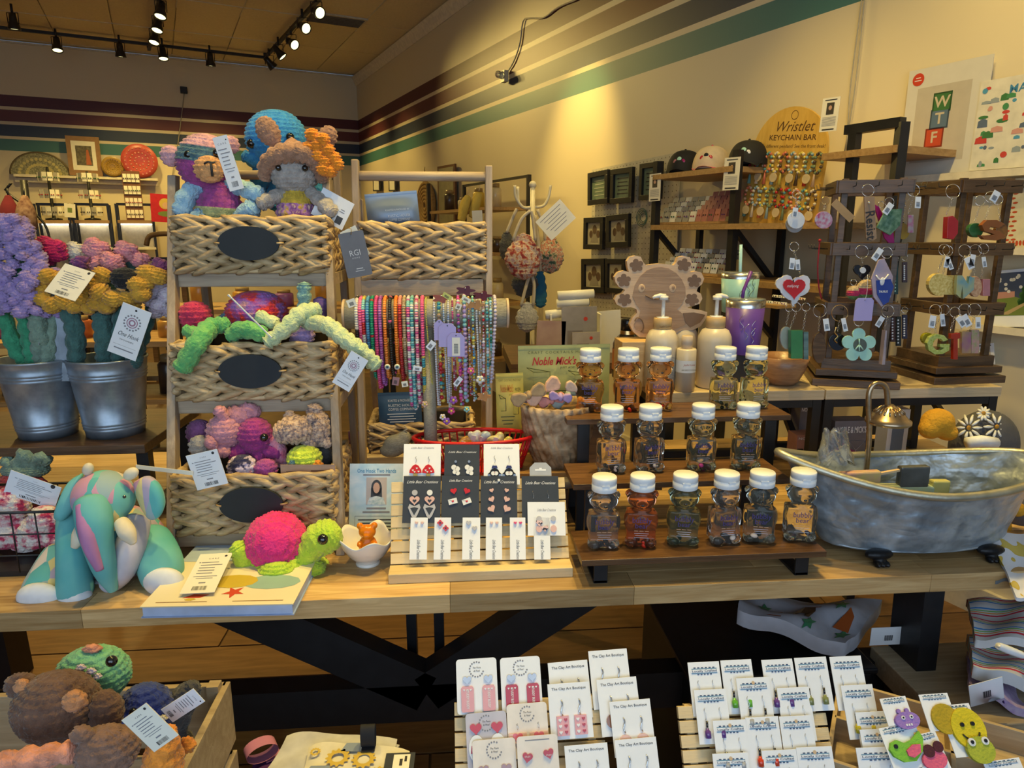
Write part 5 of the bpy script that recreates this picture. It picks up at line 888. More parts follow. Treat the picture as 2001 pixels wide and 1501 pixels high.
# ================================================================ WOVEN BOWL OF BOWS, GREEN POUCHES
ygp = mat('sage_pouch', (.40, .42, .17), .5, bump=.25, bs=14); yep = mat('yellow_pouch', (.60, .50, .10), .5, bump=.25, bs=14); dgi = paint('dark_green_ink', (.05, .07, .03)); rdi = paint('red_script', (.50, .03, .04))
def noble(label, TL, TR, BL, Y, k, red_k):
    t, w_, h_, b_ = pouch(label, TL, TR, BL, Yp(Y), k, bulge=.012); y = -b_ - .0025
    text('CRAFT COCKTAILS MADE EASY', h_ * .04, dgi, t, (0, y, h_ * .9), wd=w_ * .8, sp=1.4); text("Noble Mick's", h_ * .12, red_k, t, (-w_ * .12, y, h_ * .76), shear=.3, wd=w_ * .48, bold=.03); text('FROZEN', h_ * .06, dgi, t, (w_ * .28, y, h_ * .74), wd=w_ * .2, bold=.02); text('JUST ADD BOOZE', h_ * .03, dgi, t, (w_ * .1, y, h_ * .66), wd=w_ * .3)
    for i, (x, z) in enumerate(((-.25, .5), (.2, .44))):
        m = MB(); w2, h2 = w_ * .09, h_ * .1; P = [(-w2, -h2), (w2, -h2), (w2, h2), (-w2, h2)]
        m.tube([(x * w_ + a, y, z * h_ + b) for a, b in P], .0008, 4, True); m.tube([(x * w_ - w2, y, z * h_ + h2), (x * w_ - w2 * 1.8, y, z * h_ + h2 * 1.7), (x * w_ + w2, y, z * h_ + h2)], .0008, 4); m.build('line_drawing', dgi, t)
    bars(t, [(-w_ * .1, h_ * (.30 - .06 * i), w_ * (.5 - .08 * i), h_ * .014) for i in range(3)], dgi, b_ + .0014); return t
noble('sage green cocktail pouch behind the bowl of bows', (1012, 676), (1192, 672), (1014, 800), 1.95, ygp, rdi)
noble('yellow cocktail pouch at the left of the woven bowl', (968, 730), (1022, 728), (966, 848), 1.83, yep, mat('orange_script', (.6, .2, .03), .5))
t = thing('pouch_ledge', 'dark wooden ledge under the sage cocktail pouch', 'ledge', at(1100, 830, 2.0)); z_ = at(1014, 800, 1.95).z; lo = t.location; t.location = (lo.x, 2.0, TT); MB().box((0, 0, (z_ - TT) / 2 - .01), (.24, .13, z_ - TT - .02)).build('box', dkw, t); MB().box((0, 0, z_ - TT - .008), (.26, .15, .016)).build('top', rus, t)
cb = at(1095, 880, 1.70); bz = TT + .125; t = thing('cake_stand', 'round grey wooden stand under the woven bowl', 'stand', (cb.x - .01, 1.745, TT)); MB().lathe([(.001, .1), (.105, .1), (.108, .106), (.108, .118), (.105, .122), (.001, .122)], 40).build('disc', mat('grey_wood', (.16, .13, .11), .6, c2=(.26, .22, .19), vs=8, st=(1, 8, 1)), t)
for i in range(3): MB().tube([(.07 * math.cos(i * 2.1 + .5), .07 * math.sin(i * 2.1 + .5), 0), (.07 * math.cos(i * 2.1 + .5), .07 * math.sin(i * 2.1 + .5), .1)], .006, 8).build('leg', blk, t)
wv = mat('woven_leaf', (.17, .085, .035), .6, c2=(.60, .43, .26), vs=16, st=(1, 1, 1.4), dist=1.5, bump=.5, bs=60); zb0 = TT + .123; zrim = at(1085, 790, 1.72).z; hb = zrim - zb0
t = thing('woven_bowl', 'tan woven bowl full of fabric hair bows', 'bowl', (cb.x, 1.745, zb0))
def wb_(u, v):
    a = 2 * pi * u; pf = [(.0, 0), (.055, 0), (.075, .25), (.092, .6), (.101, 1), (.096, 1), (.085, .6), (.06, .12), (0, .08)]; f = v * 8; i = min(int(f), 7); f -= i; r = pf[i][0] * (1 - f) + pf[i + 1][0] * f; z = pf[i][1] * (1 - f) + pf[i + 1][1] * f; r += .0038 * math.sin(26 * a + 18 * z) * (1 + .5 * math.sin(5 * a + 9 * z)) * min(1, r * 20); return (r * math.cos(a), r * .85 * math.sin(a), z * hb)
MB().grid(wb_, 180, 32, cu=True).build('bowl', wv, t)
for i, (x, y, w2, a, c, lb) in enumerate([(1033, 772, 34, .4, (.40, .27, .14), 'tan fabric bow at the left of the woven bowl'), (1062, 765, 36, .6, (.66, .40, .28), 'peach fabric bow standing in the woven bowl'), (1078, 782, 26, .2, (.62, .25, .22), 'coral fabric bow in the woven bowl'), (1110, 772, 36, .5, (.34, .42, .40), 'sage linen bow at the front right of the woven bowl'), (1130, 762, 26, -.4, (.60, .42, .32), 'pink ring-shaped bow at the right of the woven bowl'), (1095, 776, 22, -.2, (.40, .28, .52), 'lilac fabric bow in the woven bowl'), (1046, 782, 26, -.3, (.14, .15, .20), 'charcoal fabric bow in the woven bowl')]):
    g = G('hair_bow', lb, 'hair bow', x, y, 1.70 + .012 * (i % 4)); k = mat('bow_%d' % i, c, .85, bump=.5, bs=40, var=.15, vs=50)
    for sx in (-1, 1):
        P = [(sx * w2 * q, w2 * r_) for q, r_ in ((.05, -.10), (.4, -.34), (.85, -.46), (1.08, -.2), (1.02, .2), (.8, .42), (.4, .28), (.05, .10))]
        g.pr([(x + p_ * math.cos(a) + q_ * math.sin(a), y - p_ * math.sin(a) + q_ * math.cos(a)) for p_, q_ in P], -5 + 3 * sx, 5 + 3 * sx).part('loop', k, bev=.005)
    g.bl(x, y, (6, 9, 9)).part('knot', k)
# ================================================================ CONSOLE UNITS BEHIND
YC = 1.86; zc_ = at(1612, 762, YC).z; acw = wood('light_acacia', (.40, .30, .18), (.58, .46, .30), (1.3, 16, 16), 3, .5, .1)
def console(label, xa, xb, dep):
    t = thing('console_unit', label, 'table', ((xa + xb) / 2, YC, TT)); wd = xb - xa; h = zc_ - TT
    MB().box((0, dep / 2, h - .015), (wd, dep, .03)).build('top', acw, t, bev=.002)
    for sx in (-1, 1):
        for yy in (.02, dep - .02): MB().box((sx * (wd / 2 - .016), yy, (h - .03) / 2), (.026, .026, h - .03)).build('leg', blk, t)
        MB().box((sx * (wd / 2 - .016), dep / 2, h - .042), (.024, dep - .06, .024)).build('side_rail', blk, t); MB().bar((sx * (wd / 2 - .016), .03, .04), (sx * (wd / 2 - .016), dep - .03, h - .06), .018, .018).build('brace', blk, t)
    MB().box((0, .02, h - .042), (wd - .06, .024, .024)).build('front_rail', blk, t); MB().box((0, dep - .02, .02), (wd - .06, .024, .024)).build('back_rail', blk, t); return t
xa_, xb_, xc_ = at(1285, 770, YC).x, at(1613, 770, YC).x, at(1957, 768, YC).x
console('acacia-topped console behind the bottles, pump bottles standing on it', xa_, xb_ - .002, .30); console('acacia-topped console under the keychain towers', xb_ + .002, xc_, .36)
def zat(px, py): return atz(px, py, zc_)
# boxes seen under the consoles
bxm = mat('box_grey', (.17, .16, .18), .6); mgp = paint('magenta_print', (.30, .03, .14))
for i, (x0, x1, y0, y1, Y, s_, k, lb) in enumerate([(1560, 1592, 790, 850, 2.0, 'NOBLE', bxm, 'grey cocktail mix box under the left console'), (1625, 1700, 822, 895, 1.98, "NOBLE & MICK'S", bxm, 'grey cocktail mix box with a magenta glass under the right console'), (1555, 1592, 850, 890, 1.94, 'NOBLE', mat('salmon_box', (.5, .25, .2), .6), 'salmon cocktail mix box under the left console'), (1730, 1780, 800, 880, 2.0, '', white, 'white framed print leaning under the right console')]):
    a, b = at(x0, y1, Y), at(x1, y0, Y); t = thing('mix_box', lb, 'box', ((a.x + b.x) / 2, Y, a.z if a.z > TT + .06 else TT)); h = b.z - t.location.z; MB().box((0, .03, h / 2), (b.x - a.x, .06, h)).build('carton', k, t)
    if s_: text(s_, h * .12, wink, t, (0, -.0006, h * .82), wd=(b.x - a.x) * .84, bold=.02)
    if i == 1: flat(t, [(-.04, 0), (.045, 0), (.045, h * .35), (0, h * .45), (-.04, h * .3)], mgp, 0); MB().tube([(.02, -.001, h * .2), (.02, -.001, h * .42), (-.008, -.001, h * .62), (.048, -.001, h * .62), (.02, -.001, h * .42)], .0007, 4).build('glass_drawing', wlab, t)
    if i == 3: flat(t, [(-.02, h * .2), (.02, h * .2), (.02, h * .8), (-.02, h * .8)], paint('blue_art', (.16, .22, .32)), 0)
# ---- axolotl board on a wood block
bp = zat(1232, 756); t = thing('wood_block', 'pale wooden block under the carved axolotl board', 'block', (at(1262, 740, 1.96).x, 1.99, zc_)); zbk = at(1254, 662, 2.0).z
MB().box((0, 0, (zbk - zc_) / 2), (.16, .10, zbk - zc_)).build('block', wood('beech', (.48, .30, .13), (.60, .41, .20), (1, 10, 10), 3), t, bev=.002)
maple = wood('maple', (.52, .34, .20), (.64, .45, .28), (1.2, 9, 9), 4, .5, 0); wal = wood('carved_face', (.28, .17, .10), (.40, .26, .16), (1, 9, 22), 4, .55, 0)
cc = lambda x, y: (1090 + x / 4.257, 480 + y / 4.257); g = G('axolotl_board', 'carved wooden axolotl-shaped board behind the pump bottles', 'wooden board', *cc(700, 765), 2.0)
out = [(600, 95), (645, 84), (690, 92), (712, 140), (735, 165), (790, 155), (850, 150), (910, 155), (965, 165), (985, 140), (1000, 97), (1050, 86), (1100, 97), (1117, 150), (1105, 200), (1100, 222), (1150, 212), (1195, 225), (1218, 275), (1200, 320), (1165, 350), (1155, 380), (1190, 400), (1203, 440), (1180, 485), (1130, 500), (1075, 515), (1130, 530), (1200, 540), (1245, 555), (1235, 600), (1190, 670), (1120, 705), (1040, 700), (960, 735), (860, 755), (760, 766), (680, 762), (625, 715), (598, 655), (625, 600), (660, 560), (655, 530), (610, 512), (540, 515), (490, 490), (472, 450), (490, 415), (540, 395), (560, 370), (510, 345), (480, 305), (472, 262), (500, 222), (550, 208), (592, 220), (580, 180), (575, 130)]
g.pr([cc(*p) for p in out], 0, 14).part('board', maple)
face = [(640, 330), (680, 260), (740, 205), (800, 182), (860, 178), (920, 190), (980, 225), (1030, 280), (1060, 350), (1062, 420), (1030, 490), (990, 530), (1030, 560), (1090, 600), (1060, 660), (960, 700), (820, 730), (720, 735), (650, 700), (630, 660), (670, 600), (690, 540), (650, 490), (620, 420)]
g.pr([cc(*p) for p in face], -1.2, .2).part('carved_panel', wal)
for i, (cx_, cy_, a) in enumerate([(655, 165, 100), (550, 290, 165), (555, 450, 195), (1048, 160, 80), (1135, 295, 15), (1115, 450, -15)]):
    P = []
    for k in range(50): b = 2 * pi * k / 50; r = 56 * (.62 + .38 * abs(math.cos(2.5 * b)) ** .7); P.append(cc(cx_ + r * math.cos(b + R(a)) * 1.05, cy_ - r * math.sin(b + R(a)) * 1.0))
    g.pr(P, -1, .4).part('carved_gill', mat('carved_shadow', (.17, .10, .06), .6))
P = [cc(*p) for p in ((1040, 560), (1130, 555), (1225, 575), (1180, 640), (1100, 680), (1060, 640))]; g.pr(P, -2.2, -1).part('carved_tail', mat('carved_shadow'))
for x in (697, 955): g.bl(*cc(x, 355), (7, 1, 8), -1.2).part('eye_ring', maple); g.bl(*cc(x + 5, 350), (3.4, 1.2, 4), -1.8).part('pupil', wal)
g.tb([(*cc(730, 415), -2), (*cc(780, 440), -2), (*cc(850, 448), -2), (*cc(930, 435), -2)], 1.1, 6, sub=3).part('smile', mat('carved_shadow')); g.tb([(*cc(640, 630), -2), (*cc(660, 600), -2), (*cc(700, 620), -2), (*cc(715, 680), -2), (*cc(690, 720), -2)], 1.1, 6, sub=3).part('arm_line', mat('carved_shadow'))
# ---- pump bottles and lotion
mlk = mat('oat_plastic', (.60, .52, .40), .3, var=.03); bam = mat('bamboo', (.46, .30, .13), .45, c2=(.56, .39, .19), vs=20, st=(1, 1, .2)); pmp = mat('white_pump', (.76, .74, .68), .3, var=.02)
def pump(label, px, ybase, ysh, ytop, rpx, Y, turn, front=False):
    p = at(px, ybase, Y); s = pxm(p); r = rpx * s; hs = at(px, ysh, Y).z - zc_; ht = at(px, ytop, Y).z - zc_; t = thing('pump_bottle', label, 'pump bottle', (p.x, Y, zc_), turn)
    MB().lathe([(.001, .001), (r * .92, 0), (r, .006), (r, hs * .78), (r * .96, hs * .86), (r * .78, hs * .96), (r * .5, hs), (r * .45, hs + .002)], 32).build('bottle', mlk, t); c0 = hs; c1 = hs + .030
    MB().lathe([(r * .53, c0), (r * .56, c0 + .001), (r * .56, c1), (r * .53, c1 + .001), (.001, c1 + .001)], 28).build('collar', bam, t); text('Joyful Love', .006, mat('brown_ink_p', (.2, .1, .03), .6), t, (0, -r * .56 - .0006, c0 + .009), wd=r * .7)
    MB().lathe([(r * .38, c1), (r * .38, c1 + .004), (.0055, c1 + .005), (.0055, ht - .014), (.013, ht - .013), (.013, ht - .002), (.001, ht)], 20).build('pump_stem', pmp, t)
    MB().tube([(.005, 0, ht - .003), (-.012, 0, ht - .001), (-.026, 0, ht - .004), (-.032, 0, ht - .008)], [.007, .0065, .005, .004], 8).build('nozzle', pmp, t)
    bars(t, [(r * .35, hs * (.55 - .035 * i), r * (.35 if i % 4 else .5), .0016) for i in range(13)], inkg, r * .94, 'ingredient_print')
pump('oat-coloured pump bottle with nozzle left, left of three', 1289, 752, 642, 577, 31, 1.93, 0); pump('oat-coloured pump bottle half hidden in the middle of three', 1327, 748, 634, 597, 30, 2.04, 0); pump('oat-coloured pump bottle beside the purple tumbler, nozzle right', 1391, 752, 640, 577, 32, 1.93, pi)
p = at(1340, 757, 1.875); s = pxm(p); t = thing('lotion_bottle', 'small oat lotion bottle with a white label', 'lotion bottle', (p.x, 1.885, zc_)); r = 19 * s; h1 = at(1340, 682, 1.875).z - zc_; h2 = at(1340, 657, 1.875).z - zc_
MB().lathe([(.001, 0), (r, .001), (r, h1 - .003), (r * .9, h1), (.001, h1)], 28).build('bottle', mlk, t); MB().lathe([(r * .56, h1), (r * .56, h2 - .001), (r * .5, h2), (.001, h2)], 24).build('cap', mat('pale_cap', (.55, .44, .33), .4), t); MB().lathe([(r * 1.012, h1 * .46), (r * 1.012, h1 * .74)], 28, cap=False).build('label', white, t)
text('Joyful Love', .0055, mat('rose_ink', (.4, .08, .12), .5), t, (0, -r - .0012, h1 * .65), shear=.3, wd=r * 1.2); text('DAY BODY LOTION', .004, ink, t, (0, -r - .0012, h1 * .53), wd=r * 1.5)
# ---- dark amber bottle, tumblers, wooden bowl
p = at(1222, 700, 2.1); t = thing('amber_bottle', 'dark amber glass bottle with a gold neck left of the wood block', 'bottle', (p.x, 2.08, zc_)); s = pxm(p); h = at(1222, 622, 2.08).z - zc_; dg_ = mat('dark_glass', (.02, .012, .006), .1, coat=1)
MB().lathe([(.001, 0), (26 * s, 0), (28 * s, .004), (28 * s, h * .58), (24 * s, h * .66), (14 * s, h * .74), (13 * s, h * .82)], 28).build('glass', dg_, t); MB().lathe([(14 * s, h * .80), (14 * s, h * .98), (12 * s, h), (.001, h)], 20).build('cap', mat('black_gloss', (.01, .01, .01), .2), t); MB().lathe([(28.6 * s, h * .15), (28.6 * s, h * .5)], 28, cap=False).build('label', mat('orange_label', (.55, .2, .08), .5), t); MB().lathe([(15 * s, h * .74), (13.6 * s, h * .82)], 20, cap=False).build('neck_foil', gold, t)
def tumbler(label, px, yb, yt, rb, rt, Y, k, ks, straw, kl):
    p = at(px, yb, Y); s = pxm(p); h = at(px, yt, Y).z - p.z; t = thing('tumbler', label, 'tumbler', p); rb *= s; rt *= s
    MB().lathe([(.001, 0), (rb * .97, 0), (rb, .004), (rb + (rt - rb) * .86, h * .86)], 36).build('sleeve', k, t); MB().lathe([(rb + (rt - rb) * .86, h * .86), (rt, h), (rt * .96, h * 1.0), (rt * .93, h * .9)], 36, cap=False).build('steel_rim', sil, t); MB().lathe([(.001, h * .99), (rt * .95, h * .99), (rt * .97, h * 1.02), (rt * .6, h * 1.03), (.001, h * 1.03)], 32).build('clear_lid', mat('clear_lid', (.8, .85, .85), .1, tr=.8), t)
    MB().tube([at(*q, Y + .002) - p for q in straw], .0052, 10).build('straw', ks, t)
    rn = random.Random(px)
    for i in range(4):
        a0 = rn.uniform(-2.3, -.8); z0_ = h * rn.uniform(.15, .6); P = [(1.012 * (rb + (rt - rb) * (z0_ + .02 * k_) / h) * math.cos(a0 + .12 * math.sin(k_ * 1.9)), 1.012 * (rb + (rt - rb) * (z0_ + .02 * k_) / h) * math.sin(a0 + .12 * math.sin(k_ * 1.9)), z0_ + .012 * k_) for k_ in range(5)]; MB().tube(P, .0007, 4, sub=3).build('engraved_line', kl, t)
zt_ = at(1450, 735, 2.02).z; t = thing('black_box', 'black display block under the purple tumbler', 'block', (at(1450, 700, 2.02).x, 2.02, zc_)); hh = at(1450, 690, 2.02).z - zc_; MB().box((0, .0, hh / 2), (.085, .08, hh)).build('block', mat('black_matt', (.012, .012, .016), .6), t, bev=.002)
tumbler('purple tumbler with a bent purple straw', 1450, 690, 585, 31, 37, 2.02, mat('purple_enamel', (.11, .05, .30), .35), mat('purple_straw', (.15, .04, .27), .3), [(1450, 588), (1453, 568), (1468, 530)], sil)
tumbler('pale teal tumbler with a tall blue straw, behind the purple one', 1442, 610, 533, 31, 36, 2.16, mat('teal_enamel', (.26, .50, .55), .35), mat('blue_straw', (.36, .62, .68), .25), [(1445, 575), (1448, 478)], dgi)
tl = thing('teal_block', 'dark display block under the teal tumbler', 'block', (at(1442, 610, 2.16).x, 2.16, zc_)); hh = at(1442, 610, 2.16).z - zc_; MB().box((0, 0, hh / 2), (.08, .08, hh)).build('block', mat('black_matt'), tl); MB().box((0, 0, .004), (.1, .1, .008)).build('foot', mat('black_matt'), tl)
p = zat(1541, 757); s = pxm(p); t = thing('wooden_bowl', 'small turned wooden bowl beside the keychain tower', 'bowl', (p.x, p.y + .05, zc_)); h = at(1541, 703, p.y).z - zc_ + .004; r = 50 * s
MB().lathe([(.001, 0), (r * .52, 0), (r * .66, h * .15), (r * .88, h * .55), (r, h), (r * .95, h), (r * .82, h * .55), (r * .5, h * .2), (.001, h * .14)], 44).build('bowl', wood('bowl_cherry', (.24, .11, .05), (.38, .20, .10), (3, 3, 14), 5, .3, 0), t)
# ================================================================ KEYCHAIN TOWERS
def tower(label, px, ybase, Y, rot, wd, ylev, ytop):
    p = at(px, ybase, Y); t = thing('keychain_tower', label, 'keychain rack', (p.x, Y, zc_), rot); h = at(px, ytop, Y).z - zc_; a = wd / 2
    MB().box((0, 0, .011), (wd * 1.25, wd * 1.25, .022)).build('base_plate', dkw, t, bev=.002); MB().lathe([(.04, .022), (.04, .030)], 24).build('turntable', blk, t); MB().box((0, 0, .040), (wd * 1.16, wd * 1.16, .020)).build('turning_plate', dkw, t, bev=.002); MB().box((0, 0, .065), (wd * .98, wd * .98, .03)).build('plinth', dkw, t)
    for x in (-1, 1):
        for y in (-1, 1): MB().box((x * a * .78, y * a * .78, (h + .05) / 2), (.017, .017, h - .05)).build('post', dkw, t, bev=.001)
    for yl in ylev:
        z = at(px, yl, Y).z - zc_
        for q in range(4): MB().box((0, 0, 0), (wd, .012, .036)).build('crossbar', dkw, t, (a * math.sin(q * pi / 2), -a * math.cos(q * pi / 2), z), (0, 0, q * pi / 2), bev=.001)
        for q in range(4):
            for x in (-.6, 0, .6): c, s_ = math.cos(q * pi / 2), math.sin(q * pi / 2); lx_, ly = x * a, -a; MB().tube([(lx_ * c - ly * s_, lx_ * s_ + ly * c, z), (lx_ * c - (ly - .042) * s_, lx_ * s_ + (ly - .042) * c, z), (lx_ * c - (ly - .044) * s_, lx_ * s_ + (ly - .044) * c, z + .012)], .0013, 5).build('hook', blk, t)
    return t
tower('dark walnut keychain tower beside the wooden bowl', 1656, 738, 1.99, R(-20), .19, (368, 486, 598), 352); tower('dark walnut keychain tower at the right, turned corner-on', 1838, 738, 2.02, R(3), .19, (368, 486, 598), 352)
def kcol(n, c, tr=.0, **k): return mat('resin_' + n, c, .15, tr=tr, coat=.6, **k)
KG = 'keychains on the towers'
def ring(g, x, y, r, d=0, k=None): g.m.tube([g.p(x + r * math.cos(2 * pi * i / 18), y + r * math.sin(2 * pi * i / 18), d + 1.5 * math.sin(i)) for i in range(18)], .0009, 5, True); g.part('split_ring', k or sil)
def chain(g, x0, y0, x1, y1, d=0):
    n = max(2, int(math.hypot(x1 - x0, y1 - y0) / 4))
    for i in range(n): f = i / n; g.m.tube([g.p(x0 + (x1 - x0) * f + 2 * math.cos(q * pi / 3) * (1 if i % 2 else .3), y0 + (y1 - y0) * f + 2.6 * math.sin(q * pi / 3), d + 2 * math.cos(q * pi / 3) * (.2 if i % 2 else 1)) for q in range(6)], .0005, 4, True)
    g.part('chain', sil)
def btag(g, x, y, a, w=9, h=20, d=-6, k=None):
    c, s_ = math.cos(R(a)), math.sin(R(a)); Q = lambda u, v: (x + u * c - v * s_, y + u * s_ + v * c)
    g.pr([Q(-w / 2, -h / 2), (Q(w / 2, -h / 2)), Q(w / 2, h / 2), Q(-w / 2, h / 2)], d, d + .6).part('price_label', k or white)
    if not k:
        for i in range(6): g.pr([Q(-w * .3, -1 + i * 1.6), Q(w * .3, -1 + i * 1.6), Q(w * .3, -.2 + i * 1.6), Q(-w * .3, -.2 + i * 1.6)], d - .6, d - .2)
        g.part('barcode', ink)
def kc(label, rx, ry, rr, pend, k, Y=1.87, tags=(), th=4, extra=None, rk=None, d0=0):
    g = G('keychain', label, 'keychain', rx, ry, Y, KG); ring(g, rx, ry, rr, 0, rk); ys = min(p[1] for p in pend); xs = [p[0] for p in pend if p[1] < ys + 3][0]
    if ys > ry + rr + 3: chain(g, rx, ry + rr, xs, ys, 0)
    g.pr(pend, d0 - th / 2, d0 + th / 2).part('pendant', k, bev=.0006)
    for tg in tags: btag(g, *tg)
    if extra: extra(g)
    return g
def C(x, y, r, n=20, ry=None): return [(x + r * math.sin(2 * pi * i / n), y - (ry or r) * math.cos(2 * pi * i / n)) for i in range(n)]
def HP(x, y, r): return [(x + a, y - b) for a, b in hpoly(0, 0, r)]
def SC(x, y, r, n, am): return [(x + (r + am * math.cos(n * a)) * math.sin(a), y - (r + am * math.cos(n * a)) * math.cos(a)) for a in [2 * pi * i / (n * 6) for i in range(n * 6)]]
def RC(x0, y0, x1, y1): return [(x0, y0), (x1, y0), (x1, y1), (x0, y1)]
wr = kcol('white', (.72, .72, .74)); lw2 = kcol('wood', (.34, .22, .13)); grn = kcol('green', (.04, .16, .06), .25); rdr = kcol('ruby', (.40, .02, .03)); amb = kcol('amber', (.25, .08, .02)); ogl = kcol('gold_glitter', (.5, .35, .08), c2=(.75, .62, .25), vs=160); blr = kcol('blue_yellow', (.08, .30, .45), c2=(.5, .45, .1), vs=14); prp = kcol('purple', (.2, .05, .25), .2); mnt = kcol('mint', (.40, .70, .60)); blkr = kcol('black', (.012, .012, .015)); gly = kcol('lime_glitter', (.28, .38, .06), c2=(.5, .55, .2), vs=160); pkr = kcol('pink_clear', (.6, .25, .3), .3); mgt = kcol('magenta', (.30, .01, .12))
kc('white disc keychain with a barcode label, upper left of the tower', 1556, 380, 8, C(1555, 430, 17), wr, tags=[(1551, 415, 8, 10, 18)])
kc('grey disc keychain behind the white disc', 1562, 385, 8, C(1552, 438, 17), kcol('grey', (.25, .25, .28)), 1.89)
def kt_(g): btag(g, 1643, 412, -46, 16, 50, -8, kraft)
kc('round photo keychain with a kraft paper tag', 1613, 392, 8, C(1609, 430, 17), kcol('photo', (.5, .5, .6), c2=(.45, .05, .15), vs=90), extra=kt_, rk=gold)
def tx_res(g): g.m = MB(); text('Resist', .026, ink, g.t, g.p(1701, 440, -4), (pi / 2, R(80), 0), wd=.078, bold=.02); g.bl(1698, 396, 2.4, -3).part('rivet', sil)
kc('wooden strip keychain lettered Resist', 1696, 372, 12, [(1688, 384), (1708, 384), (1712, 466), (1704, 471), (1692, 466)], lw2, extra=tx_res)
kc('green pine resin keychain with a magenta wedge', 1738, 395, 9, [(1730, 410), (1762, 408), (1758, 440), (1738, 460), (1712, 445)], kcol('pine', (.03, .10, .05), c2=(.18, .30, .2), vs=70), tags=[(1732, 408, 35, 12, 24)])
kc('magenta felt wedge keychain behind the pine one', 1722, 400, 6, [(1706, 398), (1716, 404), (1745, 455), (1748, 490), (1728, 466)], mgt, 1.89)
kc('clear rainbow keychain with a long barcode label', 1785, 372, 12, RC(1774, 420, 1784, 455), kcol('rain', (.4, .5, .5), .3, c2=(.5, .1, .3), vs=60), tags=[(1790, 396, 4, 11, 22)])
kc('amber teardrop keychain between the towers', 1770, 385, 8, C(1764, 452, 12, ry=16), kcol('honey', (.5, .3, .03), .3), 1.90)
kc('thick ruby red letter D keychain', 1862, 374, 14, [(1848, 424), (1858, 422), (1868, 432), (1867, 456), (1858, 468), (1846, 466)], rdr, 1.86, th=14)
kc('amber letter S keychain on the far right', 1936, 385, 11, [(1915, 440), (1925, 430), (1945, 430), (1960, 438), (1948, 446), (1932, 443), (1930, 448), (1950, 452), (1962, 462), (1945, 470), (1920, 468), (1912, 460), (1930, 460), (1940, 458), (1920, 452)], amb, 1.84, th=10, tags=[(1940, 384, 30, 14, 22)])
kc('dark green letter keychain behind the amber S', 1915, 392, 10, C(1904, 450, 14), grn, 1.87, th=10)
kc('tortoiseshell oval keychain at the far right edge', 1950, 390, 10, C(1955, 452, 12, ry=16), kcol('tort', (.3, .12, .02), c2=(.02, .01, .01), vs=40), 1.88, th=8)
def hx(g): g.pr(HP(1550, 562, 22), -5, -3).part('heart_centre', kcol('heart_red', (.55, .02, .02))); text('mahjong', .008, wink, g.t, g.p(1549, 559, -6), wd=.034, shear=.3)
kc('red heart keychain with a white scalloped edge', 1552, 482, 9, [(x + 2.2 * math.cos(i * 1.3), y + 2.2 * math.sin(i * 1.3)) for i, (x, y) in enumerate([(1550 + a, 563 - b) for a, b in hpoly(0, 0, 33, 48)])], kcol('lace', (.72, .70, .72)), 1.85, tags=[(1545, 515, 6, 10, 22), (1556, 517, -4, 9, 20)], extra=hx)
def bh(g): g.pr(C(1684, 528, 6), -4, -2.6).part('motif', wr)
kc('black heart keychain with a white motif', 1684, 492, 13, HP(1684, 530, 17), blkr, 1.86, extra=bh)
g = G('crochet_keychain', 'striped crochet cupcake keychain behind the black heart', 'keychain', 1692, 570, 1.88, KG); g.kb(1692, 566, (19, 14, 20), row=.006, st=.006, amp=.0015, mi=lambda t, a: 0 if t < .35 else (1 if t < .55 else 2)).part('cupcake', [yarn('moss', (.10, .22, .06)), red, yarn('biscuit', (.5, .35, .18))]); ring(g, 1692, 540, 7)
g = G('crochet_keychain', 'striped crochet bobble keychain, left of the cupcake', 'keychain', 1668, 572, 1.885, KG); g.kb(1668, 572, (13, 11, 14), row=.006, st=.006, amp=.0015, mi=lambda t, a: 0 if t < .35 else (1 if t < .6 else 2)).part('bobble', [yarn('moss'), red, yarn('biscuit')]); ring(g, 1668, 552, 6)
def tau(g): g.pr([(1710, 548), (1738, 545), (1744, 560), (1734, 590), (1724, 596), (1712, 575)], -4, -2.6).part('blue_band', kcol('cobalt', (.03, .06, .30))); text('TAURUS', .006, wink, g.t, g.p(1726, 570, -5), wd=.026, bold=.03); g.tb([(1712, 538, -4), (1718, 546, -4), (1728, 546, -4), (1736, 536, -4)], 1.6, 6, sub=2).bl(1724, 550, (5, 1.5, 8), -4).part('bull_head', wr)
kc('iridescent hexagon keytag with a bull and cobalt band', 1733, 494, 11, [(1727, 505), (1744, 540), (1740, 580), (1722, 600), (1706, 580), (1702, 545), (1716, 508)], kcol('opal', (.62, .50, .62), .35), 1.83, tags=[(1711, 497, 35, 12, 26)], extra=tau)
for i, (x, y0, y1, c, lb) in enumerate([(1749, 515, 575, (.02, .06, .06), 'black strap keychain with teal studs on the middle row'), (1767, 512, 552, (.06, .04, .05), 'black strap keychain with white studs on the middle row'), (1744, 615, 668, (.05, .02, .02), 'black strap keychain, left of three on the lowest row'), (1755, 618, 676, (.015, .02, .02), 'black strap keychain with white studs, centre of three'), (1767, 615, 662, (.03, .03, .06), 'navy strap keychain, right of three on the lowest row')]):
    def st_(g, x=x, y0=y0, y1=y1):
        for k in range(8): g.bl(x, y0 + 8 + (y1 - y0 - 14) * k / 7, 1.8, -2.4, n=8, m=5)
        g.part('studs', mnt if 'teal' in lb else wr)
    kc(lb, x + 1, y0 - 9, 6, RC(x - 4, y0, x + 5, y1), mat('strap_%d' % i, c, .6), 1.90, extra=st_)
def oo(g): g.pr(C(1829, 558, 8, ry=10), -5, 5).part('hole_fill', amb)
kc('gold glitter letter O keychain on the right tower', 1845, 488, 11, C(1832, 556, 20, ry=22), ogl, 1.85, tags=[(1846, 512, 12, 9, 22), (1852, 516, -20, 9, 22)], th=10)
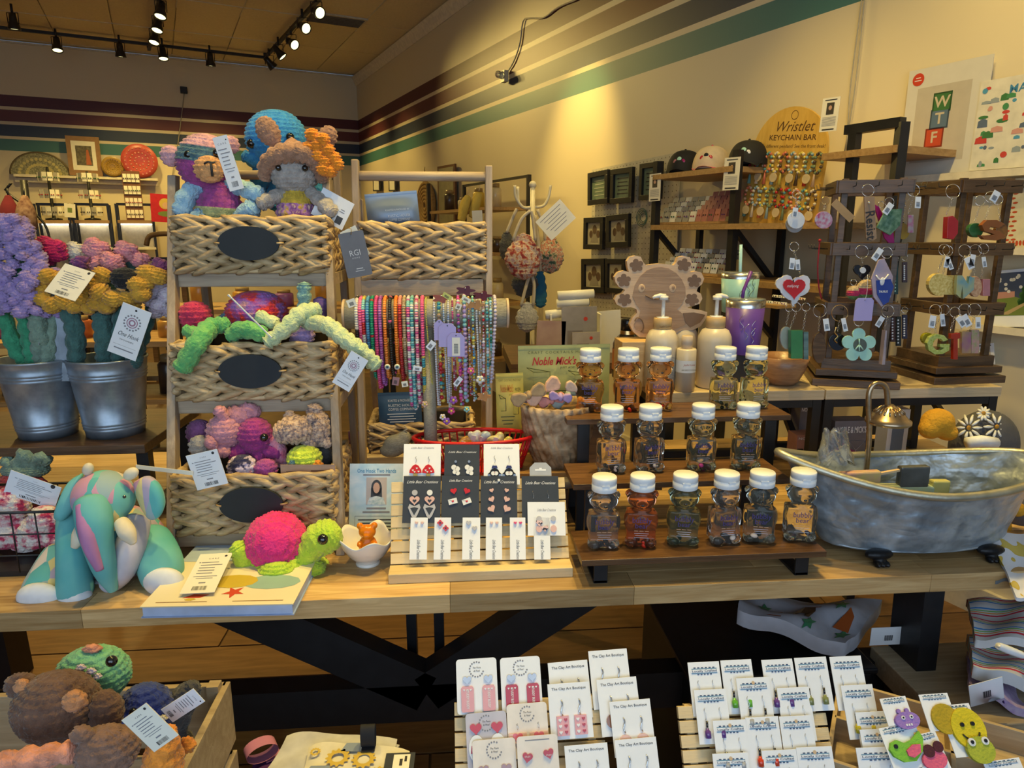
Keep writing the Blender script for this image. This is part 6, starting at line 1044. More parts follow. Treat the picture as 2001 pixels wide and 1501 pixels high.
kc('gold glitter letter keychain beside the O', 1852, 490, 10, RC(1842, 538, 1862, 576), ogl, 1.87, th=8)
kc('blue and yellow letter N keychain', 1885, 490, 12, [(1866, 575), (1868, 538), (1878, 538), (1890, 556), (1892, 540), (1902, 542), (1900, 566), (1880, 584), (1878, 560), (1874, 582)], blr, 1.85, tags=[(1890, 514, -25, 13, 24), (1896, 508, 10, 10, 22)], th=8)
kc('rosy glitter letter keychain on the middle row', 1906, 490, 12, C(1904, 560, 12, ry=20), kcol('rosegold', (.4, .2, .12), c2=(.6, .4, .25), vs=150), 1.87, th=8, tags=[(1919, 512, -8, 8, 20)])
kc('pink clear letter keychain at the end of the middle row', 1922, 486, 10, RC(1918, 545, 1932, 578), pkr, 1.88, th=8)
kc('clear green bottle keychain on the lowest left hook', 1556, 600, 9, RC(1543, 645, 1566, 700), kcol('bottle_green', (.08, .35, .12), .4), 1.85, th=12)
kc('pale shell keychain at the lowest left hook', 1542, 602, 7, C(1536, 660, 12, ry=22), kcol('shell', (.38, .4, .32)), 1.87, th=5)
kc('teal striped clear stick keychain', 1575, 600, 8, RC(1569, 648, 1578, 702), kcol('stick', (.3, .45, .45), .4, c2=(.1, .2, .2), vs=60, st=(.1, .1, 1)), 1.86, th=8)
kc('dark brown wood drop keychain', 1602, 607, 13, C(1600, 680, 13, ry=30), dkw, 1.86, tags=[(1612, 634, -8, 11, 24)], th=5)
def snk(g): g.tb([(1634, 640, -4), (1631, 650, -4), (1637, 657, -4), (1631, 664, -4), (1636, 670, -4)], 1.2, 6, sub=3).part('gold_snake', gold)
kc('black disc keychain with a gold snake', 1641, 612, 16, C(1636, 668, 17), blkr, 1.855, tags=[(1647, 634, -12, 9, 26)], extra=snk, rk=gold)
t, w_, h_ = qc('lilac_hang_tag', 'lilac hang tag above the mint flower keychain', 'tag', (1672, 582), (1708, 582), (1671, 627), Yp(1.835), m_lil, cut=.008, th=.0015); disc(MB(), 0, h_ * .9, .0015, -.002, 10).build('hole', ink, t); string('cord', [(0, -.002, h_ * .9), (.002, -.004, h_ * 1.3), (0, 0, h_ * 2.0)], .0005, white, t)
def pc(g):
    g.pr(C(1679, 674, 13), -3.5, -2).part('peace_field', kcol('leafy', (.10, .12, .10)))
    for a in (0, 180, 140, -140): g.tb([(1679, 674, -5), (1679 + 12 * math.sin(R(a)), 674 - 12 * math.cos(R(a)), -5)], 1.4, 6)
    g.part('peace_bars', mnt)
kc('mint green flower keychain with a peace sign', 1678, 628, 9, [(1678 + (19 + 15 * abs(math.cos(2.5 * a)) ** .6) * math.sin(a), 675 - (19 + 15 * abs(math.cos(2.5 * a)) ** .6) * math.cos(a)) for a in [2 * pi * i / 60 for i in range(60)]], mnt, 1.84, extra=pc, th=3)
kc('clear acrylic slab keychain seen edge-on between the towers', 1735, 608, 12, [(1727, 645), (1730, 645), (1726, 712), (1720, 712)], kcol('acrylic', (.6, .5, .55), .4), 1.85, tags=[(1716, 628, 32, 10, 22)], th=12)
GG = [(1850, 664), (1842, 655), (1828, 652), (1815, 658), (1809, 670), (1812, 684), (1824, 692), (1840, 691), (1852, 684), (1853, 672), (1834, 672), (1834, 678), (1842, 679), (1836, 684), (1826, 683), (1820, 676), (1821, 666), (1828, 661), (1836, 662), (1840, 667)]
kc('lime glitter letter G keychain on the lowest row', 1828, 607, 12, GG, gly, 1.84, tags=[(1818, 628, 10, 12, 24)], th=9)
kc('yellow resin letter keychain behind the G', 1845, 605, 10, C(1812, 662, 12), kcol('lemon', (.4, .36, .02)), 1.87, th=8, tags=[(1838, 625, -6, 9, 24)])
kc('red clear letter T keychain on the lowest row', 1866, 610, 10, [(1856, 652), (1874, 650), (1874, 660), (1869, 662), (1869, 702), (1860, 702), (1861, 662), (1856, 662)], kcol('red_clear', (.5, .04, .02), .3), 1.84, th=8, tags=[(1874, 628, -35, 12, 22)])
kc('purple to yellow resin bar keychain on the lowest row', 1885, 606, 12, RC(1877, 648, 1895, 690), kcol('sunset', (.25, .08, .25), c2=(.45, .38, .03), vs=12), 1.86, th=8, tags=[(1884, 626, -30, 14, 24)])
kc('clear confetti resin bar keychain at the right end of the lowest row', 1904, 606, 13, RC(1896, 644, 1911, 690), kcol('confetti', (.6, .3, .35), .2, c2=(.3, .4, .15), vs=90), 1.86, th=7, tags=[(1907, 630, 0, 10, 22)])
g = G('sunglass_arm', 'beaded red cord hanging from the left tower hooks', 'cord', 1600, 560, 1.9); g.tb([(1602, 470, 0), (1598, 520, 0), (1600, 560, 0), (1606, 585, 0)], 1.5, 6, sub=3).part('cord', mat('red_cord', (.3, .01, .02), .7)); g.bl(1602, 470, 3).part('knot', mat('red_cord'))
# ================================================================ CLAWFOOT TUB
znc = mat('hammered_zinc', (.20, .24, .28), .34, .5, c2=(.46, .53, .60), vs=17, det=7, dist=.8, bump=1, bs=34); znr = mat('zinc_rim', (.40, .38, .28), .4, .75, c2=(.56, .53, .42), vs=20, bump=.3, bs=60)
YTb = 1.462; tl_, tr_ = at(1527, 884, YTb), at(2032, 900, YTb); tcx = (tl_.x + tr_.x) / 2; hl = (tr_.x - tl_.x) / 2; zmid = at(1790, 972, 1.322).z - TT; zend = tl_.z - TT; zer = at(2032, 893, YTb).z - TT
t = thing('clawfoot_tub', 'miniature hammered zinc clawfoot bathtub holding soaps', 'bathtub', (tcx, YTb, TT)); zb_ = at(1750, 1080, 1.37).z - TT - .004
def rimp(a, f=1, dz=0): c = math.cos(a); e = zend if c < 0 else zer; return V((hl * f * c, .145 * f * math.sin(a) * (1 - .5 * max(0, -c) ** 1.5), zmid + (e - zmid) * abs(c) ** 2.0 + dz))
def tubf(inner):
    def fn(u, v):
        a = 2 * pi * u; top = rimp(a, .985 if inner else 1.0); bx = V((hl * .68 * math.cos(a) + .015, .094 * math.sin(a), zb_ + (.008 if inner else 0))); k = .62 * min(1, v / .8) ** .7 + .38 * max(0, (v - .62) / .38) ** 1.6; o = bx.lerp(top, k); o.z = bx.z + (top.z - bx.z) * v
        n_ = .004 * noise.noise(V((a * 3.3, v * 6, 1 + inner))) + .0022 * noise.noise(V((math.cos(a) * 9, math.sin(a) * 5, v * 9 + inner))); o.x += n_ * math.cos(a); o.y += n_ * math.sin(a); return o
    return fn
MB().grid(tubf(False), 160, 40, cu=True).build('tub_wall', znc, t); MB().grid(lambda u, v: tubf(True)(1 - u, v), 160, 40, cu=True).build('tub_lining', znc, t)
MB().lathe([(.001, zb_), (1, zb_)], 60, (.015, 0, 0), sx=hl * .68, sy=.094, cap=False).build('tub_bottom', znc, t); MB().tube([rimp(2 * pi * i / 80, 1.02) for i in range(80)], .0095, 8, True).build('rolled_rim', znr, t); MB().tube([(hl * .685 * math.cos(2 * pi * i / 60) + .015, .0955 * math.sin(2 * pi * i / 60), zb_ + .004) for i in range(60)], .003, 6, True).build('bottom_bead', znc, t)
iron = mat('black_iron', (.015, .015, .017), .4, .5)
for sx in (-1, 1):
    for sy in (-1, 1):
        x, y = sx * hl * .42 + .02, sy * .088; m = MB().ball((x, y, zb_), (.034, .016, .013)).ball((x, y + sy * .004, zb_ * .55), (.014, .013, zb_ * .5))
        for k in (-1, 0, 1): m.ball((x + k * .011, y + sy * .014, .007), (.007, .013, .007))
        mesh_part('claw_foot', remesh(m, .0022, 2), iron, t)
brz = mat('brushed_bronze', (.34, .24, .15), .28, .9, c2=(.50, .38, .25), vs=8, st=(1, 1, 6)); fo = V((tcx, YTb, TT)); Yf = 1.555
t = thing('shower_faucet', 'bronze gooseneck shower faucet standing in the tub', 'faucet', (at(1698, 890, Yf).x, Yf, TT + zb_ + .004)); fo = t.location.copy(); FQ = lambda x, y, d=0: at(x, y, Yf + d) - fo
MB().tube([V((0, 0, 0)), FQ(1698, 860), FQ(1697, 790), FQ(1699, 765), FQ(1708, 751), FQ(1722, 750), FQ(1732, 760), FQ(1735, 795)], .0066, 12, sub=4).build('pipe', brz, t)
hp = FQ(1735, 826); hs_ = pxm(fo); MB().lathe([(.008, 36 * hs_), (14 * hs_, 30 * hs_), (26 * hs_, 20 * hs_), (34 * hs_, 10 * hs_), (40 * hs_, 6 * hs_), (40 * hs_, 0), (36 * hs_, -2 * hs_), (.001, -2 * hs_)], 40, hp).build('shower_head', brz, t)
for i in range(18): a = 2 * pi * i / 18; MB().tube([hp + V((14.5 * hs_ * math.cos(a), 14.5 * hs_ * math.sin(a), 30 * hs_)), hp + V((27 * hs_ * math.cos(a), 27 * hs_ * math.sin(a), 20 * hs_))], .0022, 5).build('flute', brz, t)
g = G('cellophane_bag', 'crumpled clear cellophane bag at the left end of the tub', 'bag', 1632, 890, 1.47); m = MB(); rn = random.Random(3)
m.grid(lambda u, v: g.p(1632 + (34 - 14 * v) * math.cos(2 * pi * u) * (1 + .2 * math.sin(9 * u * 6 + v * 8)), 905 - 64 * v + 6 * math.sin(u * 40), (26 - 10 * v) * math.sin(2 * pi * u) * (1 + .25 * math.sin(7 * v + u * 30))), 40, 12, cu=True); m.build('film', cel, g.t); g.tb([(1622, 846, 0), (1632, 842, -6), (1644, 848, 0)], 2).part('tie', sil)
def pop(label, x0, y0, x1, y1, r, c, c2, stick):
    g = G('soap_popsicle', label, 'soap', (x0 + x1) / 2, (y0 + y1) / 2, 1.45); n_ = 'pop_%d' % x0; g.m.bar(g.p(x0, y0), g.p(x1, y1), 16 * g.s, r * 2 * g.s); g.part('bar', mat(n_, c, .3, c2=c2, vs=20, coat=.4), bev=.004)
    if stick: g.m.bar(g.p(*stick[0]), g.p(*stick[1]), 7 * g.s, 4 * g.s); g.part('stick', mat('popsicle_stick', (.62, .44, .25), .7))
pop('pink and yellow popsicle soap with a wooden stick', 1640, 934, 1718, 930, 12, (.62, .30, .32), (.66, .55, .15), ((1716, 926), (1778, 915))); pop('charcoal block soap in a clear wrapper', 1755, 932, 1812, 930, 22, (.04, .045, .05), (.10, .11, .12), None); pop('pale yellow and green soap pile in the tub', 1700, 955, 1830, 958, 10, (.62, .62, .22), (.45, .60, .50), None); pop('lime soap cube at the right of the soaps', 1818, 950, 1852, 950, 13, (.55, .52, .15), (.65, .60, .25), None)
# ================================================================ PATTERNED TOYS AND CLOTH AT THE RIGHT
gyf = mat('charcoal_cotton', (.07, .07, .08), .8, bump=.3, bs=90); mcf = mat('mustard_plush', (.55, .28, .02), .95, bump=.8, bs=120); yw = paint('daisy_white', (.66, .66, .64)); yo = paint('daisy_eye', (.45, .22, .02))
g = G('daisy_turtle', 'charcoal daisy-print fabric turtle with a mustard head behind the tub', 'soft toy', 1915, 875, 1.75)
dm = MB().ball(g.p(1922, 872), g.r((66, 46, 72)), 30, 20); g.m = dm; g.part('shell', gyf)
def daisy(x, y, R0, n=10):
    cx0, cy0, rx, ry, rd = 1922, 872, 66, 72, 46
    def on(px, py): q = 1 - ((px - cx0) / rx) ** 2 - ((py - cy0) / ry) ** 2; return -rd * math.sqrt(max(.02, q)) - .8
    for i in range(n): a = 2 * pi * i / n; c, s_ = math.cos(a), math.sin(a); g.tb([(x + c * R0 * f, y + s_ * R0 * f, on(x + c * R0 * f, y + s_ * R0 * f)) for f in (.3, .65, 1)], [1.5, 3, 1.5], 6)
    g.part('daisy_petals', yw); g.bl(x, y, (4.5, 2, 4.5), on(x, y), n=10, m=6).part('daisy_eye', yo)
for x, y, r_ in ((1893, 836, 26), (1948, 834, 26), (1922, 808, 14)): daisy(x, y, r_)
g.bl(1832, 826, (32, 26, 28), -10).bl(1818, 838, (22, 20, 20), -14).bl(1850, 845, (20, 20, 16), -16); me = remesh(g.m, .006, 3); g.m = MB(); mesh_part('head', me, mcf, g.t); g.m.tube([g.p(1890, 866, -50), g.p(1918, 862, -52), g.p(1945, 866, -48)], 11 * g.s, 10); g.part('white_band', wf)
g = G('daisy_toy', 'charcoal daisy-print toy with mustard paws beside the tub foot', 'soft toy', 1985, 1010, 1.52); g.bl(2002, 1000, (40, 30, 42), 40).part('body', gyf); g.bl(1988, 996, (16, 14, 14), 4).part('paw', mcf); g.bl(1957, 1038, (15, 14, 26), 10, (0, .4, 0)).part('paw', mcf)
def cloth(name, label, pts, k, d=.0, thick=.008, nx=16, ny=12, wave=.006, cat='fabric', fn=None, parent_part='cloth'):
    "soft folded cloth spanned by four world corners (TL, TR, BR, BL)"
    a, b, c, e = pts; t = thing(name, label, cat, (a + b + c + e) / 4); o = t.location.copy()
    def f(u, v, s_): p = (a * (1 - u) + b * u) * (1 - v) + (e * (1 - u) + c * u) * v - o; n_ = wave * (math.sin(u * 9 + v * 4) + .6 * math.sin(v * 11 - u * 3)) ; p.z += n_ + s_; p.y -= abs(n_) * .3; return p
    m = MB(); m.grid(lambda u, v: f(u, v, thick / 2), nx, ny); m.grid(lambda u, v: f(1 - u, v, -thick / 2), nx, ny)
    ed = [(i / nx, 0) for i in range(nx)] + [(1, j / ny) for j in range(ny)] + [(1 - i / nx, 1) for i in range(nx)] + [(0, 1 - j / ny) for j in range(ny)]; n_ = len(ed); m.add([f(u, v, thick / 2) for u, v in ed] + [f(u, v, -thick / 2) for u, v in ed], [(i, (i + 1) % n_, n_ + (i + 1) % n_, n_ + i) for i in range(n_)]); m.build(parent_part, k, t); return t
lem = mat('lemon_print_cotton', (.7, .7, .7), .8, vs=34, det=0, ramp=[(.0, (.66, .66, .70)), (.61, (.66, .66, .70)), (.62, (.55, .38, .05)), (.68, (.6, .45, .1))])
cloth('printed_cloth', 'white lemon-print cloth draped over the table end', [at(1930, 1048, 1.43), at(2060, 1035, 1.43), at(2060, 1180, 1.25), at(1985, 1165, 1.25)], lem, wave=.004); cloth('grey_cloth', 'folded grey cloth corner under the lemon print', [at(1918, 1088, 1.42), at(1940, 1090, 1.42), at(1984, 1132, 1.315), at(1945, 1136, 1.315)], mat('grey_felt', (.16, .18, .20), .9), wave=.002)
# ================================================================ RIGHT WALL: PRINTS
def WR(off): return lambda x, y: atR(x, y, off)
def WBk(off): return lambda x, y: atB(x, y, off)
def UV(t, w, h): return lambda u, v: (u * w - w / 2, v * h)
slv = mat('print_sleeve', (.66, .63, .56), .3, var=.02, coat=.5); artb = paint('art_beige', (.50, .45, .37))
t, w_, h_ = qc('art_print', 'framed-look print of stacked W T F letter blocks on the wall', 'print', (1779, 140), (1944, 105), (1762, 345), WR(.03), slv, .004); q = UV(t, w_, h_)
flat(t, [q(.14, .12), q(.80, .12), q(.80, .82), q(.14, .82)], artb, .004); flat(t, [q(.30, .36), q(.47, .30), q(.47, .40)], paint('art_shadow', (.06, .05, .04)), .004, e=.0006)
for i, (u, v, c, l_) in enumerate([(.42, .34, (.50, .07, .03), 'F'), (.46, .51, (.10, .16, .24), 'T'), (.47, .66, (.05, .16, .05), 'W')]):
    x, z = q(u, v); s_ = w_ * .115; flat(t, [(x - s_, z - s_), (x + s_, z - s_), (x + s_, z + s_), (x - s_, z + s_)], paint('block_edge_%d' % i, tuple(a * .45 for a in c)), .004, 'letter_block', .0009); flat(t, [(x - s_ * .84, z - s_ * .84), (x + s_ * .84, z - s_ * .84), (x + s_ * .84, z + s_ * .84), (x - s_ * .84, z + s_ * .84)], paint('block_%d' % i, c), .004, 'letter_block', .0012); text(l_, s_ * 1.1, paint('block_letter', (.55, .48, .36)), t, (x, -.0056, z), bold=.03)
disc(MB(), *q(.13, .905), w_ * .075, -.0046, 24).build('red_sticker', paint('sticker_red', (.55, .05, .02)), t); bars(t, [(*q(.13, .92), w_ * .06, .003), (*q(.13, .895), w_ * .09, .003)], wink, .0046)
t, w_, h_ = qc('map_print', 'illustrated city map print at the right picture edge', 'print', (1919, 160), (2040, 138), (1900, 334), WR(.035), mat('map_paper', (.70, .66, .55), .5), .004); q = UV(t, w_, h_); rn = random.Random(11)
text('MAN', .028, paint('map_blue', (.05, .22, .42)), t, (*[q(.72, .86)[0]], -.0046, q(.72, .86)[1]), bold=.02)
MPC = [(.05, .18, .06), (.55, .06, .05), (.08, .30, .48), (.28, .33, .36), (.60, .30, .25), (.06, .25, .10), (.10, .14, .22)]
for i in range(42):
    u, v = rn.uniform(.06, .94), rn.uniform(.04, .92); x, z = q(u, v); a, b = rn.uniform(.006, .022), rn.uniform(.004, .012)
    if v > .8 and .5 < u < .95: continue
    flat(t, [(x - a, z - b), (x + a, z - b), (x + a * .9, z + b), (x, z + b * 1.7), (x - a * .9, z + b)] if i % 2 else circ(x, z, a, 9, b), paint('map_%d' % (i % 7), MPC[i % 7]), .004, 'map_motif', .0004 + .00002 * i)
t, w_, h_ = qc('cat_print', 'cream lucky cat print with a red leaf border', 'print', (1966, 352), (2050, 340), (1937, 488), WR(.03), mat('cat_paper', (.66, .60, .42), .5), .004); q = UV(t, w_, h_); redl = paint('leaf_red', (.48, .07, .02))
for i in range(14):
    for sg in (-1, 1): x, z = q(.14 + .02 * sg + .06 * (i % 2), .06 + i * .066); flat(t, circ(x + sg * .008, z, .009, 8, .004), redl, .004, 'leaf')
for i in range(10): x, z = q(.2 + i * .085, .07); flat(t, circ(x, z, .005, 8, .010), redl, .004, 'leaf')
flat(t, circ(*q(.75, .5), w_ * .26, 24, h_ * .3), paint('cat_white', (.70, .66, .52)), .004, 'cat_body', .0006); flat(t, circ(*q(.78, .34), w_ * .2, 20, h_ * .03), redl, .004, 'collar', .0009)
flat(t, [q(.58, .74), q(.62, .9), q(.72, .78)], redl, .004, 'cat_ear', .0008)
t, w_, h_ = qc('landscape_print', 'park landscape print with white blossoms on a navy sky', 'print', (1938, 530), (2060, 520), (1912, 640), WR(.03), white, .004); q = UV(t, w_, h_)
flat(t, [q(.05, .2), q(.97, .2), q(.97, .95), q(.05, .95)], paint('navy_sky', (.05, .07, .13)), .004); flat(t, [q(.05, .2), q(.97, .2), q(.97, .5), q(.6, .46), q(.3, .56), q(.05, .48)], paint('park_green', (.16, .22, .05)), .004, e=.0006); flat(t, [q(.1, .5), q(.4, .52), q(.4, .62), q(.1, .62)], paint('pink_house', (.48, .25, .20)), .004, e=.0007)
for i in range(26): u = rn.uniform(.08, .95); v = rn.uniform(.62, .92); flat(t, circ(*q(u, v), .006, 8), yw, .004, 'blossom', .0008)
for i in range(16): flat(t, circ(*q(.5 + .25 * rn.random(), .4 + .3 * rn.random()), .013, 8), paint('tree_green', (.04, .12, .03)), .004, 'foliage', .001)
flat(t, [q(.15, .22), q(.3, .22), q(.62, .4), q(.56, .42)], paint('path_tan', (.45, .33, .16)), .004, e=.0012)
t, w_, h_ = qc('artist_card', 'small white artist card with a portrait under the landscape print', 'card', (1908, 672), (1942, 670), (1903, 716), WR(.03), white, .002); q = UV(t, w_, h_); flat(t, [q(.25, .3), q(.8, .3), q(.8, .8), q(.25, .8)], artb, .002); flat(t, circ(*q(.52, .6), w_ * .1, 12, h_ * .11), paint('photo_skin'), .002, e=.0008); flat(t, [q(.32, .3), q(.72, .3), q(.64, .5), q(.4, .5)], ink, .002, e=.0007); bars(t, [(0, h_ * .9, w_ * .7, h_ * .05), (0, h_ * .2, w_ * .5, h_ * .03)], ink, .002)
for i, (y0, y1, x0, lb) in enumerate([(346, 338, 1755, 'white picture ledge under the letter-block and map prints'), (490, 488, 1900, 'white picture ledge under the cat print'), (645, 642, 1880, 'white picture ledge under the landscape print')]):
    a, b = atR(x0, y0, .04), atR(2080, y1, .04); z = (a.z + b.z) / 2; b = V((b.x, b.y, z)); a = V((a.x, a.y, z)); t = thing('picture_ledge', lb, 'shelf', a); MB().bar(V((0, 0, -.008)), b - a + V((0, 0, -.008)), .08, .014).build('board', cm, t); MB().bar(NW * -.04 + V((0, 0, -.002)), b - a + NW * -.04 + V((0, 0, -.002)), .008, .026).build('lip', cm, t)
# ================================================================ RIGHT WALL: SHELVING, HATS, CARDS
OF = .36; zt1, zt2, zt3 = atR(1350, 334, OF).z, atR(1400, 437, OF).z, atR(1450, 546, OF).z; vv = lambda x, y: atR(x, y, OF).dot(WW)
v1, v2, v3 = vv(1282, 400), vv(1436, 400), vv(1657, 400); shw = wood('shelf_amber', (.30, .17, .06), (.44, .27, .11), (1.5, 16, 16), 3, .45, .1)
t = thing('wall_shelving', 'black metal and wood shelving along the right wall', 'shelving', W(U0 - OF, v1, 0)); o = t.location.copy()
for v_, zt in ((v1, atR(1282, 316, OF).z), (v2, atR(1436, 294, OF).z), (v3, atR(1657, 255, OF).z)): MB().box(W(U0 - OF, v_, zt / 2) - o, (.035, .035, zt), (0, 0, A)).build('post', blk, t); MB().box(W(U0 - .04, v_, zt2 / 2) - o, (.03, .03, zt2), (0, 0, A)).build('post', blk, t)
for z, va, vb in ((zt1, v1, v2), (zt2, v1, v3 + .1), (zt3, v1, v3), (atR(1700, 290, OF).z, v3 + .12, vv(1762, 290))): MB().bar(W(U0 - OF / 2 - .02, va, z - .015) - o, W(U0 - OF / 2 - .02, vb, z - .015) - o, OF + .02, .026).build('shelf', shw, t)
for v_ in (v1, v2): 
    for z in (zt2, zt3): MB().bar(W(U0 - OF, v_, z - .02) - o, W(U0 - .05, v_, z - .30) - o, .025, .025).build('brace', blk, t)
a, b = atR(1655, 255, OF), atR(1762, 262, OF); MB().bar(a - o, V((b.x, b.y, a.z)) - o, .035, .035).build('top_rail', blk, t); MB().beam(V((b.x, b.y, 0)) - o, V((b.x, b.y, a.z)) - o, .035, .035).build('post', blk, t)
def hat(x, y, k1, k2, lb, em):
    p = atR(x, y, .22); t = thing('baseball_cap', lb, 'cap', (p.x, p.y, zt1), A + R(-60)); s_ = .095
    MB().grid(lambda u, v: (s_ * math.cos(2 * pi * u) * math.cos(v * pi / 2) ** .7, s_ * 1.1 * math.sin(2 * pi * u) * math.cos(v * pi / 2) ** .7, .012 + .115 * math.sin(v * pi / 2)), 28, 10, cu=True).build('crown', k1, t)
    MB().grid(lambda u, v: ((u - .5) * 1.75 * s_ * (1 - .25 * v), -s_ * .62 - .085 * v * (1 - (2 * u - 1) ** 2 * .8), .016 - .02 * (2 * u - 1) ** 2 * v + .004), 12, 6).build('brim', k2, t); MB().ball((0, 0, .128), .007, 8, 6).build('button', k2, t)
    for i in range(3): MB().ball((.02 * (i - 1), -s_ * .93, .06 + .012 * (i % 2)), (.014, .006, .016), 10, 6).build('badge', em[i], t)
bkf = mat('black_cotton', (.012, .012, .014), .8); hat(1338, 325, bkf, bkf, 'black baseball cap with a rose badge, leftmost on the shelf', [pkr, mnt, mgt]); hat(1390, 318, mat('cream_cotton_cap', (.55, .45, .34), .8), mat('pink_cotton_cap', (.55, .12, .18), .8), 'cream baseball cap with a pink brim', [rdr, blkr, rdr]); hat(1462, 312, bkf, bkf, 'black baseball cap with a butterfly badge, rightmost on the shelf', [wr, mnt, wr])
for TL, TR, BL, lb in [((1270, 341), (1292, 338), (1269, 394), 'narrow artist card hanging at the left shelf post'), ((1417, 309), (1448, 306), (1415, 372), 'artist card hanging at the middle shelf post'), ((1609, 193), (1643, 188), (1597, 259), 'artist card on top of the keychain board')]:
    t, w_, h_ = qc('artist_card', lb, 'card', TL, TR, BL, WR(OF + .025), creamc, .0015); bars(t, [(0, h_ * .93, w_ * .7, h_ * .03), (0, h_ * .06, w_ * .7, h_ * .04)], ink, .0015); flat(t, [(-w_ * .22, h_ * .5), (w_ * .22, h_ * .5), (w_ * .22, h_ * .85), (-w_ * .22, h_ * .85)], paint('photo_dark', (.05, .045, .04)), .0015); flat(t, circ(0, h_ * .7, w_ * .1, 10, h_ * .07), paint('photo_skin'), .0015, e=.0008); bars(t, [(0, h_ * (.42 - .035 * i), w_ * .8, h_ * .012) for i in range(8)], inkg, .0015)
def cardrack(label, x0, x1, y0, y1, nx, ny, ks, z, off=.26, rake=.10):
    a, b = atR(x0, y1, off), atR(x1, y1, off); t = thing('card_rack', label, 'card rack', V((a.x, a.y, z))); d = (b - a); d.z = 0; H = atR((x0 + x1) / 2, y0, off).z - z; MB().bar(V((0, 0, .006)) - NW * .03, d + V((0, 0, .006)) - NW * .03, .10, .012).build('tray', shw, t); out = []
    for j in range(ny):
        for i in range(nx):
            k = ks[(i * 7 + j * 3) % len(ks)]; f = (i + .5) / nx; c = d * f + NW * (rake * j / max(1, ny - 1) - .03) + V((0, 0, .012 + H * .55 * j / max(1, ny - 1)))
            w2 = d.length / nx * .86; o = MB().box((0, 0, H * .19), (w2, .002, H * .38), (-.25, 0, 0)).build('card', k, t, c, (0, 0, A - pi / 2)); MB().ball((-w2 * .2, -.004, H * .2), w2 * .1, 6, 4).ball((w2 * .2, -.004, H * .2), w2 * .1, 6, 4).build('studs', [rdr, blkr, grn, amb, prp][(i + j) % 5], o)
    return t
gcd = mat('stone_card', (.30, .28, .25), .6); pcd = mat('salmon_card', (.55, .22, .15), .6); cardrack('rack of grey and cream earring cards on the middle shelf', 1293, 1368, 385, 440, 6, 4, [gcd, gcd, creamc], zt2); cardrack('rack of salmon earring cards on the middle shelf', 1368, 1428, 372, 438, 5, 5, [pcd, pcd, mat('rose_card', (.4, .14, .12), .6)], zt2); cardrack('rack of white ring cards on the lower shelf', 1305, 1425, 488, 545, 9, 4, [creamc, white, gcd], zt3); cardrack('rack of pale cards behind the pump bottles', 1480, 1545, 585, 640, 5, 2, [white, creamc], zc_ + .16, .62); 
# pegboard and frames
peg = mat('pegboard', (.62, .56, .42), .6); t, pw_, ph_ = qc('pegboard', 'cream pegboard behind the black frames', 'pegboard', (1158, 332), (1330, 297), (1146, 610), WR(.02), peg, .006); m = MB()
for i in range(26):
    for j in range(30): disc(m, -pw_ / 2 + .02 + i * (pw_ - .04) / 25, ph_ * (j + .5) / 30, .004, -.0066, 6)
stuff(m.build('peg_holes', mat('peg_dark', (.16, .12, .07), .9), t))
for i, (TL, TR, BL, lb) in enumerate([((1154, 339), (1193, 331), (1160, 401), 'black framed green text print, upper left on the pegboard'), ((1199, 332), (1242, 326), (1204, 398), 'black framed dark text print, upper middle on the pegboard'), ((1256, 321), (1298, 315), (1260, 391), 'black frame half hidden by the hanging artist card'), ((1146, 426), (1184, 424), (1150, 487), 'black framed figure drawing, middle left on the pegboard'), ((1190, 422), (1234, 417), (1196, 484), 'black framed figure drawing, middle right on the pegboard'), ((1141, 506), (1186, 505), (1143, 571), 'black framed trio drawing, lower left on the pegboard'), ((1188, 506), (1226, 506), (1190, 571), 'black framed trio drawing beside the axolotl board')]):
    t, w_, h_ = qc('framed_print', lb, 'picture frame', TL, TR, BL, WR(.065), blk, .025, body=0); b_ = w_ * .14
    for x, z, a, c in ((0, b_ / 2, w_, b_), (0, h_ - b_ / 2, w_, b_), (-w_ / 2 + b_ / 2, h_ / 2, b_, h_ - 2 * b_), (w_ / 2 - b_ / 2, h_ / 2, b_, h_ - 2 * b_)): MB().box((x, -.0125, z), (a, .025, c)).build('frame_side', blk, t, bev=.001)
    MB().box((0, -.006, h_ / 2), (w_ - 2 * b_, .004, h_ - 2 * b_)).build('picture', mat('frame_paper_%d' % (i < 3), (.16, .22, .15) if i < 3 else (.42, .38, .28), .5), t)
    if i < 3: bars(t, [(0, h_ * (.28 + .11 * k), w_ * (.5 - .08 * (k % 2)), h_ * .03) for k in range(5)], paint('print_pale', (.42, .46, .34)) if i == 0 else ink, .009)
    else:
        for x, z, r_ in ((0, .62, .11), (-.18, .48, .09), (.18, .48, .09)): flat(t, circ(x * w_, z * h_, r_ * w_, 12, r_ * w_ * 1.2), paint('figure_brown', (.10, .06, .04)), .009, 'figure')
        flat(t, [(-w_ * .2, h_ * .22), (w_ * .2, h_ * .22), (w_ * .1, h_ * .5), (-w_ * .1, h_ * .5)], paint('figure_line', (.25, .22, .18)), .009, 'figure')
g = G('wire_ornament', 'round twig ornament hanging on the pegboard', 'ornament', 1255, 425, 3.3); t = g.t; t.location = atR(1254, 425, .05); t.rotation_euler = (0, 0, A - pi / 2)
for i in range(4): MB().tube([((.055 - .008 * i) * math.cos(a), .004 * i, (.055 - .01 * i) * math.sin(a)) for a in [2 * pi * q_ / 20 for q_ in range(20)]], .0025, 5, True).build('twig_ring', dgn, t)
